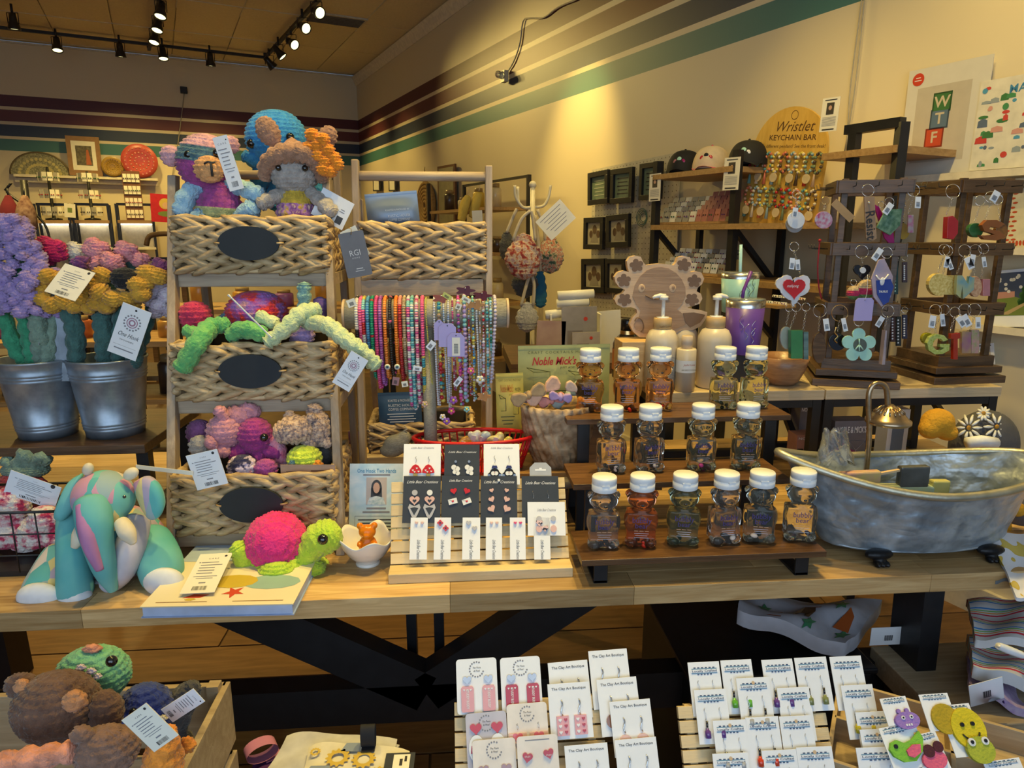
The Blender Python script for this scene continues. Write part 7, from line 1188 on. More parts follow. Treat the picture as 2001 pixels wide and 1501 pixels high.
# keychain bar: arched board with beaded wristlets
kbd = wood('keybar', (.56, .32, .05), (.70, .44, .10), (8, 8, 1.5), 3, .5, 0, 0); t, w_, h_ = qc('wristlet_board', 'arched golden keychain display board on the middle shelf', 'display board', (1486, 213), (1636, 203), (1454, 432), WR(.17), kbd, .01, body=0)
MB().prism([(-w_ / 2, 0), (w_ / 2, 0), (w_ / 2, h_ * .62)] + [(w_ / 2 * math.cos(a), h_ * .62 + h_ * .38 * math.sin(a)) for a in [pi * i / 24 for i in range(1, 24)]] + [(-w_ / 2, h_ * .62)], -.012, 0).build('board', kbd, t)
bri = paint('burnt_ink', (.10, .045, .015)); text('Wristlet', h_ * .085, bri, t, (w_ * .03, -.0126, h_ * .835), shear=.35, wd=w_ * .5); text('KEYCHAIN BAR', h_ * .045, bri, t, (w_ * .03, -.0126, h_ * .745), wd=w_ * .62, bold=.015); text('Need a different pendant? See the front desk!', h_ * .028, bri, t, (0, -.0126, h_ * .675), wd=w_ * .94); disc(MB(), .01, h_ * .93, .02, -.0126, 20, .0175).build('ring_mark', bri, t)
Mx = Matrix.LocRotScale(t.location, t.rotation_euler, None); rn = random.Random(5); WC = [(.5, .02, .02), (.62, .42, .25), (.10, .28, .30), (.65, .55, .40), (.60, .16, .08), (.25, .38, .42), (.62, .5, .08), (.16, .22, .12), (.08, .05, .03)]
WN = ['red', 'sand', 'teal', 'cream', 'rust', 'blue-grey', 'mustard', 'olive', 'brown']
for j in range(2):
    for i in range(9):
        x = -w_ * .44 + w_ * .88 * i / 8; z = h_ * (.61 - .30 * j); p = Mx @ V((x, -.02, z)); c1, c3 = (i + 4 * j) % 9, (i * 2 + j) % 9
        kk = thing('wristlet', '%s and %s beaded wristlet, number %d on the %s row of the board' % (WN[c1], WN[c3], i + 1, ('upper', 'lower')[j]), 'keychain', p, t.rotation_euler, 'beaded wristlets on the keychain board'); m = MB()
        for q_ in range(13): a = 2 * pi * q_ / 13; m.ball((.020 * math.sin(a), -.004, -.038 + .042 * math.cos(a)), .0075, 8, 6, mi=q_ % 2)
        m.build('bead_loop', [bead(WC[c1]), bead(WC[c3])], kk)
        if (i + j) % 2: MB().prism(circ(.004, -.105, .021, 18), -.014, -.010).build('wooden_disc', mat('pale_disc', (.62, .50, .30), .5), kk)
        MB().lathe([(.003, 0), (.005, -.012), (.009, -.055), (.001, -.056)], 8, (-.008, -.006, -.082)).build('tassel', bead(WC[(i + 2) % 9], .8), kk)
# ================================================================ MIDDLE DISTANCE: BAG STAND, PRINT BINS, FIXTURES
ivm = mat('ivory_metal', (.62, .55, .38), .4); YH = 3.15; g = G('coat_stand', 'ivory metal hat stand hung with crochet bags', 'hat stand', 1041, 700, YH)
zf = g.f.o.z; g.m.tube([V((0, 0, -zf)), g.p(1041, 366)], .011, 10); g.part('pole', ivm); g.bl(1041, 361, 7).part('finial', ivm)
for P in ([(1037, 405, 0), (1022, 405, -6), (1008, 385, -10), (1006, 362, -12)], [(1045, 405, 0), (1062, 402, 6), (1072, 385, 8), (1076, 362, 10)], [(1038, 410, 0), (1015, 400, 10), (1012, 365, 14)]): g.tb(P, 2.8, 8, sub=4).part('hook_arm', ivm)
for i in range(3): a = i * 2.1; MB().tube([(0, 0, -zf + .12), (.2 * math.cos(a), .2 * math.sin(a), -zf + .01)], .01, 8).build('foot', ivm, g.t)
def bag(lb, x, y, rx, ry, k, straps, Y, d=0):
    g = G('crochet_bag', lb, 'bag', x, y, Y); g.kt([(x, y - ry * .75, d, rx * .5), (x, y - ry * .2, d, rx * .92), (x, y + ry * .35, d, rx), (x, y + ry * .7, d, rx * .8)], row=.02, st=.02, amp=.005, flat=.5).part('pouch', k)
    for P in straps: g.tb([(a, b, -2) for a, b in P], 3.2, 8, sub=4).part('strap', mat('bag_strap', (.52, .45, .34), .9))
mul = yarn('multi_red', (.5, .3, .3), ramp=[(.38, (.30, .03, .03)), (.46, (.50, .20, .12)), (.54, (.62, .50, .36)), (.64, (.45, .28, .30))], vs=55); mu2 = yarn('multi_green', (.3, .3, .2), ramp=[(.38, (.05, .09, .05)), (.46, (.50, .40, .25)), (.54, (.45, .10, .05)), (.64, (.55, .48, .32))], vs=55)
bag('multicolour crochet bag with cream straps on the hat stand', 1023, 498, 36, 38, mul, [[(1002, 470), (1018, 430), (1036, 412)], [(1046, 470), (1042, 430), (1038, 412)]], YH - .12); bag('green flecked crochet bag behind the paper sign', 1075, 495, 26, 34, mu2, [[(1066, 470), (1062, 440), (1050, 410)]], YH - .02); bag('charcoal crochet bag under the multicolour one', 1026, 550, 26, 24, yarn('charcoal'), [[(1022, 530), (1030, 500), (1036, 470)]], YH - .03); bag('deep blue cloth bag hanging low on the stand', 1056, 565, 12, 42, mat('blue_cloth', (.02, .12, .22), .9), [[(1056, 530), (1052, 470), (1045, 420)]], YH - .03); bag('grey speckled crochet bag lowest on the stand', 1030, 618, 22, 26, yarn('grey_speckle', (.3, .3, .3), (.55, .53, .5), vs=120), [[(1018, 598), (1028, 560), (1034, 540)], [(1042, 598), (1044, 560), (1040, 540)]], YH - .1)
bag('dark knitted bag at the left of the stand', 990, 480, 14, 30, yarn('charcoal'), [[(990, 455), (1000, 430), (1010, 408)]], YH + .05)
t, w_, h_ = qc('paper_sign', 'tilted paper price sign on the hat stand', 'sign', (1046, 434), (1094, 389), (1063, 484), Yp(YH - .22), creamc); bars(t, [(0, h_ * (.85 - .13 * i), w_ * (.8 - .15 * (i % 3)), h_ * .025) for i in range(6)], inkg)
bt = thing('print_table', 'dark table carrying print bins behind the pouches', 'table', (.50, 2.62, 0)); zpt = at(1100, 690, 2.62).z; MB().box((0, 0, zpt - .02), (.62, .44, .04)).build('top', dkw, bt)
for x in (-.28, .28):
    for y in (-.19, .19): MB().box((x, y, (zpt - .04) / 2), (.04, .04, zpt - .04)).build('leg', blk, bt)
def panel(lb, TL, TR, BL, Y, k, extra=None, name='matted_print', cat='print', th=.004):
    t, w_, h_ = qc(name, lb, cat, TL, TR, BL, Yp(Y), k, th); 
    if extra: extra(t, w_, h_)
def dots(t, w, h): disc(MB(), w * .18, h * .74, w * .06, -.0046, 14).build('red_dot', paint('sticker_red'), t); flat(t, [(-w * .34, h * .1), (w * .1, h * .1), (w * .1, h * .5), (-w * .34, h * .5)], paint('art_dim', (.22, .18, .15)), .004)
gm_ = mat('grey_mat', (.30, .27, .24), .5); panel('grey matted print with red dots in the print bin', (1097, 600), (1166, 598), (1108, 692), 2.5, gm_, dots); panel('small grey matted print in front of the other', (1118, 650), (1172, 648), (1122, 694), 2.44, mat('grey_mat2', (.38, .34, .3), .5), dots); panel('print of pink and tan shapes beside the print bin', (1050, 626), (1106, 628), (1050, 690), 2.5, mat('horse_print', (.35, .2, .16), .5, c2=(.5, .35, .25), vs=12)); panel('pale card leaning behind the grey prints', (1150, 610), (1212, 605), (1160, 692), 2.62, creamc)
for i, (x0, x1, y, lb) in enumerate([(1090, 1160, 578, 'rolled white print, topmost of the rolls'), (1088, 1150, 594, 'rolled white print with a black end, below the top roll'), (1066, 1100, 616, 'short rolled print at the left of the rolls')]):
    g = G('rolled_print', lb, 'rolled print', x0, y, 2.58); g.tb([(x0, y, 0), (x1, y - 4, 0)], 9, 16).part('paper_roll', creamc); g.tb([(x1 - .5, y - 4, 0), (x1 + 1.5, y - 4, 0)], 7, 14).part('roll_end', ink)
t = thing('roll_bin', 'white bin under the rolled prints', 'bin', at(1120, 690, 2.6)); t.location.z = zpt; hb2 = at(1120, 612, 2.6).z - zpt
for sx in (-1, 1): MB().box((sx * .095, 0, hb2 / 2), (.006, .1, hb2)).build('side', creamc, t)
MB().box((0, .05, hb2 / 2), (.19, .006, hb2)).build('back', creamc, t); MB().box((0, 0, .004), (.19, .1, .008)).build('floor_panel', creamc, t)
# back-room fixtures
def fixture(lb, p, wd, dep, levels, items, rz=A, seed=1, ks=None, k=None):
    t = thing('shelf_unit', lb, 'shelving', p, rz); top = levels[-1]; rn = random.Random(seed)
    for x in (-1, 1):
        for y in (0, dep): MB().box((x * wd / 2, y, (top + .25) / 2), (.03, .03, top + .25)).build('post', blk, t)
    for z in levels: MB().box((0, dep / 2, z - .012), (wd, dep, .024)).build('shelf', k or shw, t)
    MB().box((0, dep, top + .24), (wd, .02, .02)).build('top_rail', blk, t); Mx = Matrix.LocRotScale(t.location, t.rotation_euler, None); n0 = 0
    for li, (z, n_) in enumerate(zip(levels, items)):
        for i in range(n_):
            c = rn.choice(ks); x = -wd / 2 + wd * (i + .5) / n_; r_ = min(.05, wd / n_ * .4); h = rn.uniform(.08, .2); kk = thing('jar', '%s jar, %s from the left on the %s shelf of the %s unit' % (c[0], ('first', 'second', 'third', 'fourth', 'fifth', 'sixth', 'seventh')[i], ('lowest', 'second lowest', 'third', 'top')[li], lb.split(' ', 1)[0]), 'jar', Mx @ V((x, dep * .4, z)), rz, 'jars on back-room shelving'); MB().lathe([(.001, 0), (r_, 0), (r_, h * .75), (r_ * .8, h * .82), (.001, h * .82)], 14).build('body', bead(c[1]), kk); MB().lathe([(r_ * .7, h * .82), (r_ * .7, h), (.001, h)], 12).build('lid', mat('jar_lid', (.3, .2, .08), .4), kk)
    return t
JK = [('amber', (.45, .22, .04)), ('cream', (.6, .5, .3)), ('rust', (.4, .1, .03)), ('dark', (.05, .03, .02)), ('violet', (.2, .06, .25)), ('teal', (.06, .2, .22))]
fixture('amber-wood shelving behind the left ladder', at(470, 750, 3.6).xy.to_3d(), 1.5, .4, (.35, .78, 1.12), (4, 6, 7), 0, 3, JK); fixture('low dark shelving behind the bucket riser', at(90, 750, 3.2).xy.to_3d(), 1.2, .4, (.3, .75, 1.02), (3, 5, 6), 0, 5, JK); fixture('tall black shelving with yellow sponges behind the right ladder', W(U0 - .5, 5.6, 0), 1.3, .36, (.5, .95, 1.35, 1.7), (4, 5, 5, 4), A - pi / 2, 9, [('yellow', (.6, .42, .05)), ('cream', (.6, .5, .3)), ('dark', (.05, .03, .02))])
for i, (x, y, lb) in enumerate([(908, 402, 'yellow loofah hanging left on the black shelving'), (930, 396, 'yellow loofah hanging right on the black shelving')]): g = G('loofah', lb, 'sponge', x, y, 4.3); sl(g, [(x + 6, y - 16, 0, 7), (x, y, 0, 10), (x - 6, y + 26, 0, 8)], 10).part('sponge', mat('loofah', (.6, .42, .08), .95, bump=.8, bs=90)); g.tb([(x + 6, y - 22, 0), (x + 8, y - 34, 0)], 1).part('loop', strk)
panel('cream paper label hanging by the sponges', (922, 412), (942, 411), (918, 446), 4.1, creamc, None, 'paper_label', 'label')
t, w_, h_ = qc('tall_picture', 'tall brown framed picture on the right wall near the corner', 'picture frame', (858, 326), (892, 320), (858, 440), WR(.03), mat('frame_brown', (.16, .07, .03), .5), .02); MB().box((0, -.021, h_ / 2), (w_ * .84, .003, h_ * .92)).build('picture', mat('map_art', (.4, .36, .2), .6, c2=(.3, .28, .18), vs=12), t)
g = G('straw_disc', 'hanging round straw mat on the right wall', 'wall hanging', 833, 405, 4); t = g.t; t.location = atR(832, 402, .04); t.rotation_euler = (0, 0, A - pi / 2)
for i in range(6): r_ = .05 + .042 * i; MB().tube([(r_ * math.cos(a), 0, r_ * .95 * math.sin(a)) for a in [2 * pi * q_ / 28 for q_ in range(28)]], .023, 6, True).build('straw_coil', mat('straw_dark', (.30, .17, .05), .8, c2=(.42, .27, .1), vs=40), t)
MB().tube([(-.06, 0, .26), (0, 0, .42), (.06, 0, .26)], .004, 5).build('cord', strk, t)
for i, x in enumerate((731, 762)): t, w_, h_ = qc('small_frame', 'small dark framed certificate near the corner, %s of two' % ('left', 'right')[i], 'picture frame', (x, 349), (x + 14, 348), (x, 374), WR(.03), blk, .02); MB().box((0, -.021, h_ / 2), (w_ * .7, .003, h_ * .8)).build('paper', creamc, t)
# ================================================================ BACK WALL
lg = thing('back_ledge', 'white ledge on the back wall under the plates', 'shelf', atB(175, 346, .06)); a, b = atB(28, 343, .06), atB(308, 349, .06); MB().bar(a - lg.location, V((b.x, b.y, a.z)) - lg.location, .12, .03).build('board', cm, lg); zl = a.z + .016; MB().bar(a - lg.location + V((0, 0, -.05)), V((b.x, b.y, a.z)) - lg.location + V((0, 0, -.05)), .02, .05).build('bracket_rail', cm, lg)
def onB(x, z): p = atB(x, 330, .07); return V((p.x, p.y, z))
pl1 = mat('mandala_green', (.10, .10, .04), .4, c2=(.40, .36, .16), vs=70); t = thing('fan_plate', 'dark half-round mandala plaque on the back ledge', 'plaque', onB(78, zl), A); rr = 48 * pxm(atB(78, 330)); MB().prism([(rr * math.cos(a), rr * .86 * math.sin(a)) for a in [pi * i / 28 for i in range(29)]], -.02, 0).build('plaque', pl1, t); MB().tube([(rr * math.cos(a), -.012, rr * .86 * math.sin(a)) for a in [pi * i / 28 for i in range(29)]], .012, 6).build('rim', mat('plaque_rim', (.12, .09, .04), .5), t)
for r_ in (.45, .7): m = MB(); [disc(m, rr * r_ * math.cos(a), rr * r_ * .86 * math.sin(a), .018, -.0205, 8) for a in [pi * (i + .5) / 14 for i in range(14)]]; m.build('mandala_dots', mat('mandala_gold', (.5, .42, .16), .5), t)
t, w_, h_ = qc('gilt_picture', 'brown framed painting of a robed figure on the back ledge', 'picture frame', (127, 265), (193, 269), (128, 342), WBk(.08), mat('gilt_brown', (.30, .16, .05), .45), .03); flat(t, [(-w_ * .36, h_ * .14), (w_ * .36, h_ * .14), (w_ * .36, h_ * .88), (-w_ * .36, h_ * .88)], creamc, .03, 'mount'); flat(t, [(-w_ * .24, h_ * .26), (w_ * .24, h_ * .26), (w_ * .24, h_ * .76), (-w_ * .24, h_ * .76)], mat('dark_painting', (.06, .05, .03), .5, c2=(.2, .17, .08), vs=30), .03, 'painting', .001); flat(t, [(w_ * .04, h_ * .28), (w_ * .2, h_ * .28), (w_ * .14, h_ * .66), (w_ * .08, h_ * .66)], paint('robe_orange', (.45, .12, .03)), .03, 'figure', .0016)
for x, y, r_, c, c2, lb in [(220, 326, 19, (.34, .20, .03), (.45, .28, .06), 'small round ochre plate on the back ledge'), (273, 319, 32, (.50, .08, .06), (.62, .30, .24), 'large red and white mandala plate on the back ledge')]:
    p = atB(x, y, .08); t = thing('wall_plate', lb, 'plate', p, (pi / 2, 0, A)); R0 = r_ * pxm(p); t.location.z = max(p.z, zl + R0 * .98); k1, k2 = mat('plate_%d' % x, c, .35), mat('plate_mark_%d' % x, c2, .4); MB().lathe([(.001, 0), (R0 * .6, .0), (R0, .04), (R0, .048), (R0 * .6, .012), (.001, .012)], 40).build('dish', k1, t)
    for f, n_ in ((.25, 8), (.5, 16), (.78, 22)):
        m = MB()
        for i in range(n_): a = 2 * pi * i / n_; m.ball((R0 * f * math.cos(a), R0 * f * math.sin(a), .014 + (.03 * (f - .6) / .4 if f > .6 else 0)), (R0 * .05, R0 * .05, .004), 6, 4)
        m.build('mandala_ring', k2, t)
rk = lambda lb, x0, x1, y0, yl: None
for i, (x0, x1, lb) in enumerate([(66, 132, 'left of three'), (142, 210, 'middle of three'), (226, 296, 'right of three')]):
    a, b = atB(x0, 400, .5), atB(x1, 400, .5); wd = (b - a).length; zz = atB(x0, 433, .5).z; zl2 = atB(x0, 486, .5).z; ztp = atB(x0, 398, .5).z; t = thing('etagere', 'black framed wall display rack, ' + lb, 'shelving', V(((a.x + b.x) / 2, (a.y + b.y) / 2, 0)), A)
    for x in (-1, 1):
        for y in (0, .34): MB().box((x * wd / 2, y, ztp / 2), (.03, .03, ztp)).build('post', blk, t)
    MB().box((0, .17, ztp), (wd, .03, .03)).build('top_rail', blk, t); MB().box((0, .17, zz), (wd, .38, .035)).build('shelf', shw, t); MB().box((0, .17, zl2), (wd, .38, .03)).build('shelf', cm, t); MB().box((0, .35, (zz + zl2) / 2), (wd, .01, zz - zl2)).build('back_panel', cm, t); MB().box((0, .3, zz - .03), (wd * .9, .03, .015)).build('light_strip', mat('strip_glow', (1, .93, .75), .5, em=5), t)
    c = V(((a.x + b.x) / 2, (a.y + b.y) / 2, 0)) + WW * .12
    d_ = thing('card_spinner', ('round spinner of jewellery cards, left of two on the back racks', 'round spinner of jewellery cards, right of two on the back racks', 'upright panel of earring cards on the right back rack')[i], 'card spinner', (c.x, c.y, zz + .018), A); hh = (.62, .58, .60)[i]
    if i < 2: MB().lathe([(.09, 0), (.09, .02), (.02, .03), (.015, hh), (.001, hh)], 16).build('stand', blk, d_)
    else: MB().box((0, .02, hh / 2), (.20, .02, hh)).build('panel', mat('frame_brown'), d_)
    for l_ in range(3 if i < 2 else 4):
        for q_ in range(6 if i < 2 else 4):
            if i < 2: aa = pi + (q_ + .5) / 6 * pi; o = MB().box((0, 0, .055), (.05, .003, .10)).build('card', creamc if (q_ + l_) % 3 else gcd, d_, (.11 * math.cos(aa), .11 * math.sin(aa), .05 + .2 * l_), (0, 0, aa + pi / 2))
            else: o = MB().box((0, 0, .05), (.04, .003, .10)).build('card', creamc, d_, (-.07 + .047 * q_, .0, .03 + .145 * l_), (0, 0, 0))
            MB().ball((-.011, -.005, .045), .008, 6, 4).ball((.011, -.005, .045), .008, 6, 4).build('studs', [blkr, rdr, grn][l_ % 3], o)
t, w_, h_ = qc('red_painting', 'red painting with a golden-haired figure on the back wall', 'painting', (293, 378), (352, 382), (294, 433), WBk(.5), mat('red_canvas', (.50, .015, .02), .5), .03); flat(t, circ(-w_ * .02, h_ * .66, w_ * .2, 16), paint('hair_gold', (.6, .42, .08)), .03); flat(t, circ(-w_ * .0, h_ * .6, w_ * .12, 14), paint('art_peach', (.62, .38, .22)), .03, e=.0008); flat(t, circ(w_ * .22, h_ * .5, w_ * .14, 14), paint('cat_white'), .03, e=.0009); flat(t, circ(w_ * .02, h_ * .3, w_ * .3, 16, h_ * .1), paint('park_green'), .03, e=.0007); MB().box((0, .03, -.6), (.5, .05, .06)).build('easel_bar', dkw, t)
t, w_, h_ = qc('price_card', 'framed price card between the back racks', 'card', (125, 397), (147, 399), (125, 424), WBk(.62), creamc); flat(t, [(-w_ * .2, h_ * .35), (w_ * .2, h_ * .35), (w_ * .2, h_ * .7), (-w_ * .2, h_ * .7)], paint('park_green'))
p = atB(359, 177, .02); t = thing('wall_sensor', 'small black sensor on the back wall with a dangling cord', 'sensor', p, A); MB().box((0, -.03, 0), (.085, .06, .08)).build('housing', blk, t, bev=.006); e1 = atB(330, 380, .015) - p; e1.rotate(Euler((0, 0, -A))); MB().tube([V((0, -.01, -.04)), e1 * .5 + V((.02, -.01, 0)), e1], .006, 5, sub=4).build('cord', mat('cord_grey', (.4, .36, .28), .6), t)
p = atR(990, 150, .02); t = thing('emergency_lamp', 'clear twin emergency lamp on the right wall with a loose cable', 'lamp', p, A - pi / 2); MB().box((0, -.02, 0), (.07, .04, .09)).build('base', ivm, t); MB().ball((-.035, -.06, .02), .03).ball((.03, -.06, .0), .03).build('lamp_globes', mat('clear_lid'), t)
cq = [atR(x, y, .012) for x, y in ((992, 140), (1004, 120), (1016, 85), (1022, 42), (1035, 36), (1062, 35), (1085, 18), (1105, 8), (1125, 0), (1160, -20))]; tag(MB().tube([q_ - cq[0] for q_ in cq], .006, 6, sub=3).build('wall_cable', mat('cord_grey'), None, cq[0]), 'loose grey cable running up the striped right wall', 'cable')
for i, xs in enumerate(((1690, 1680, 1668, 1650), (1685, 1672, 1660, 1655))): cq = [atR(x, y, .012) for x, y in zip(xs, (-10, 90, 190, 300))]; tag(MB().tube([q_ - cq[0] for q_ in cq], .003, 5, sub=3).build('hanging_wire', mat('cord_grey'), None, cq[0]), 'thin wire hanging down the right wall, %s of two' % ('right', 'left')[i], 'wire')
# hanging garments at the far left
g = G('garment_rail', 'black angled clothes rail at the left picture edge', 'rail', 50, 480, 4.6); zf = g.f.o.z; g.m.tube([V((0, 0, -zf)), g.p(46, 352)], .022, 8); g.part('upright', blk); g.tb([(10, 372, 0), (22, 358, 0), (14, 376, 0), (60, 410, 0), (88, 440, 0), (98, 470, 0)], 2.4, 8, sub=4).part('arm', blk); MB().box((0, 0, -zf + .015), (.5, .5, .03)).build('base', blk, g.t)
for x, k, lb in ((16, mat('wine_cloth', (.14, .01, .02), .9, bump=.4, bs=10), 'wine red bag hanging on the left rail'), (48, mat('floral_cloth', (.35, .22, .15), .9, c2=(.12, .05, .04), vs=40), 'floral cloth bag hanging on the left rail')): g = G('hanging_bag', lb, 'bag', x, 440, 4.5); sl(g, [(x, 385, 0, 6), (x + 2, 410, 0, 16), (x + 4, 440, 0, 18)], 14).part('bag', k); g.tb([(x, 385, 0), (x - 2, 368, 0)], 1.5).part('strap', blk)
g = G('oak_chair', 'curved oak chair back near the red painting', 'chair', 310, 480, 6.0); zf = g.f.o.z; g.tb([(286, 480, 0), (292, 462, 0), (315, 457, 0), (338, 460, 0), (345, 480, 0)], 5, 10, sub=4).part('backrest', dkw); g.m.box((0, .05, -.25), (.5, .45, .04)); g.part('seat', dkw)
for x in (-.22, .22):
    for y in (-.12, .25): MB().box((x, y, (-zf - .25) / 2), (.04, .04, zf - .25)).build('leg', dkw, g.t)
# ================================================================ LOW BENCH IN FRONT: CRATE, CLOTHS, EARRING RACKS
BZ = .44; t = thing('low_bench', 'low dark bench in front of the table', 'bench', (0, .82, 0)); MB().box((0, 0, BZ - .02), (2.7, .62, .04)).build('top', dkw, t, bev=.003)
for x in (-1.25, 1.25):
    for y in (-.26, .26): MB().box((x, y, (BZ - .04) / 2), (.05, .05, BZ - .04)).build('leg', blk, t)
# crate
cp = at(444, 1318, 1.13); ch = cp.z - BZ; xr2 = cp.x; t = thing('slatted_crate', 'pale slatted wooden crate of crochet toys at the lower left', 'crate', (xr2 - .30, .90, BZ)); crw = wood('crate_pine', (.36, .26, .15), (.52, .40, .25), (1.2, 12, 12), 3, .55, .15); sl_h = ch * .42
for k in range(2):
    z = ch * (.25 + .5 * k)
    for y in (-.22, .22): MB().box((0, y, z), (.60, .012, sl_h)).build('slat', crw, t, bev=.001)
    for x in (-.30, .30): MB().box((x, 0, z), (.012, .452, sl_h)).build('slat', crw, t, bev=.001)
for x in (-.285, .285):
    for y in (-.205, .205): MB().box((x, y, ch / 2), (.02, .02, ch)).build('corner_post', crw, t)
MB().box((0, 0, .006), (.59, .43, .012)).build('base', crw, t)
choc = yarn('chocolate', (.075, .035, .022), (.13, .065, .04)); cin = yarn('cinnamon', (.40, .16, .06)); sea = yarn('sea_green', (.10, .38, .20), (.18, .48, .27)); roy = yarn('royal_blue', (.015, .03, .20)); cor = yarn('coral', (.62, .22, .13)); tng = yarn('tangerine', (.75, .22, .02)); chr_ = yarn('graphite', (.035, .033, .035)); coc2 = yarn('mocha', (.17, .085, .055))
def toy(label, name, ax, ay, Y): return G(name, label, 'soft toy', ax, ay, Y)
g = toy('chocolate brown crochet bear facing away in the crate', 'crochet_bear', 110, 1440, .93); g.kb(112, 1382, (78, 62, 70), row=.013, st=.013).part('head', choc); g.kb(42, 1340, (30, 18, 26), 10).part('ear', choc); g.kb(44, 1344, (15, 10, 18), -8).part('ear_patch', cin); g.kb(146, 1370, (20, 16, 20), -56).part('nose', cin); g.kb(206, 1390, (32, 28, 44), -6).part('arm', choc)
g = toy('sea green crochet dinosaur head above the brown bear', 'crochet_dinosaur', 190, 1400, 1.02); g.kb(182, 1318, (66, 54, 54), row=.012, st=.012).part('head', sea); g.eyes((218, 1292, 10.5, -42)); g.kb(180, 1268, (16, 10, 8), -4).part('spot', cor); g.kb(158, 1305, (6, 5, 6), -54).kb(178, 1312, (6, 5, 6), -58).kb(190, 1322, (5, 5, 5), -58).part('collar_dots', wli)
g = toy('mocha crochet monkey with a coral arm at the lower left', 'crochet_monkey', 200, 1490, .84); g.kb(208, 1466, (58, 44, 48), row=.012, st=.012).part('body', coc2); g.kb(160, 1436, (20, 16, 18), -10).part('ear', coc2); g.kt([(135, 1470, -18, 19), (70, 1482, -26, 20), (0, 1496, -26, 21), (-60, 1506, -26, 21)]).part('arm', cor)
g = toy('royal blue crochet bird in the crate', 'crochet_bird', 285, 1430, .99); g.kb(286, 1388, (50, 42, 54), row=.012, st=.012).part('body', roy); g.eyes((262, 1392, 9, -36)); g.kb(318, 1404, 6, -28).kb(312, 1418, 7, -30).part('flower_dots', wht)
g = toy('graphite crochet whale tail beside the blue bird', 'crochet_whale', 355, 1440, 1.02); g.kt([(342, 1440, 0, 20), (348, 1395, -4, 24), (362, 1362, -6, 24), (376, 1345, -6, 16)]).part('tail', chr_); g.kb(352, 1450, (26, 20, 24), 4).part('body', chr_)
g = toy('tangerine crochet fox body at the crate front', 'crochet_fox', 320, 1495, .87); g.kt([(325, 1432, 0, 18), (320, 1460, 0, 30), (318, 1500, 0, 36)]).part('body', tng); g.kb(302, 1440, 12, -14).part('ear', tng); simple('crochet_ball', 'small tangerine crochet ball at the crate side', tng, [(366, 1456, (14, 13, 16))], 366, 1475, .92)
t, w_, h_ = qc('care_tag', 'white care tag standing among the crate toys', 'tag', (238, 1407), (286, 1373), (262, 1497), Yp(.78), creamc); care(t, w_, h_); t, w_, h_ = qc('care_tag', 'white care tag beside the graphite whale tail', 'tag', (378, 1345), (401, 1370), (362, 1436), Yp(.93), white); care(t, w_, h_)
# folded cloths
def fold(label, TL, TR, BL, z, th, k, n=3):
    a, b, c = atz(*TL, z), atz(*TR, z), atz(*BL, z); t = thing('folded_cloth', label, 'folded cloth', ((a + b) / 2 + c - a) * .5 + (a + b) * .25); o = t.location.copy()
    for i in range(n):
        zz = z - th * (i + .5) / n; m = MB(); f = lambda u, v, s_: (a * (1 - u) + b * u + (c - a) * v) * 1.0 - o + V((.004 * math.sin(i * 2 + v * 5), .004 * math.sin(i * 3 + u * 6), zz - z + s_ * th / n * .46 * (1 - (2 * u - 1) ** 8 * .8) + .002 * math.sin(u * 11 + v * 7 + i))); m.grid(lambda u, v: f(u, v, 1), 14, 10); m.grid(lambda u, v: f(1 - u, v, -1), 14, 10)
        ed = [(q / 14, 0) for q in range(14)] + [(1, q / 10) for q in range(10)] + [(1 - q / 14, 1) for q in range(14)] + [(0, 1 - q / 10) for q in range(10)]; n_ = len(ed); m.add([f(u, v, 1) for u, v in ed] + [f(u, v, -1) for u, v in ed], [(q, n_ + q, n_ + (q + 1) % n_, (q + 1) % n_) for q in range(n_)]); m.build('layer', k, t)
    return t, a - o, b - o, c - o
pat1 = mat('grey_leaf_cotton', (.42, .42, .46), .85, c2=(.60, .60, .62), vs=24, bump=.4, bs=20); pat2 = mat('gear_print_cotton', (.66, .62, .50), .85, bump=.4, bs=20); fold('folded grey patterned cloth at the bottom of the picture', (560, 1432), (776, 1436), (500, 1530), BZ + .11, .05, pat1); t, a, b, c = fold('folded cream cloth printed with ochre gears', (602, 1452), (800, 1456), (570, 1560), BZ + .135, .025, pat2, 1)
m = MB(); ge = paint('gear_ochre', (.55, .38, .06)); gb_ = paint('gear_blue', (.22, .27, .36))
for i, (u, v, r_) in enumerate([(.33, .3, .022), (.58, .32, .022), (.1, .2, .010), (.75, .6, .02)]):
    p = a * (1 - u) + b * u + (c - a) * v; m = MB(); P = [(p.x + r_ * (1 if q % 4 < 2 else .82) * math.cos(2 * pi * q / 48), p.y + r_ * (1 if q % 4 < 2 else .82) * math.sin(2 * pi * q / 48), p.z + .0035) for q in range(48)]; Q = [(p.x + r_ * .5 * math.cos(2 * pi * q / 48), p.y + r_ * .5 * math.sin(2 * pi * q / 48), p.z + .0035) for q in range(48)]; m.add(P + Q, [(q, (q + 1) % 48, 48 + (q + 1) % 48, 48 + q) for q in range(48)], 0, False); m.build('gear_print', ge, t)
for i, (u, v) in enumerate(((.16, .55), (.45, .1), (.45, .6), (.25, .8))): p = a * (1 - u) + b * u + (c - a) * v; MB().add([(p.x - .02, p.y - .008, p.z + .0035), (p.x + .018, p.y - .012, p.z + .0035), (p.x + .022, p.y + .01, p.z + .0035), (p.x - .012, p.y + .012, p.z + .0035)], [(0, 1, 2, 3)], 0, False).build('truck_print', gb_, t)
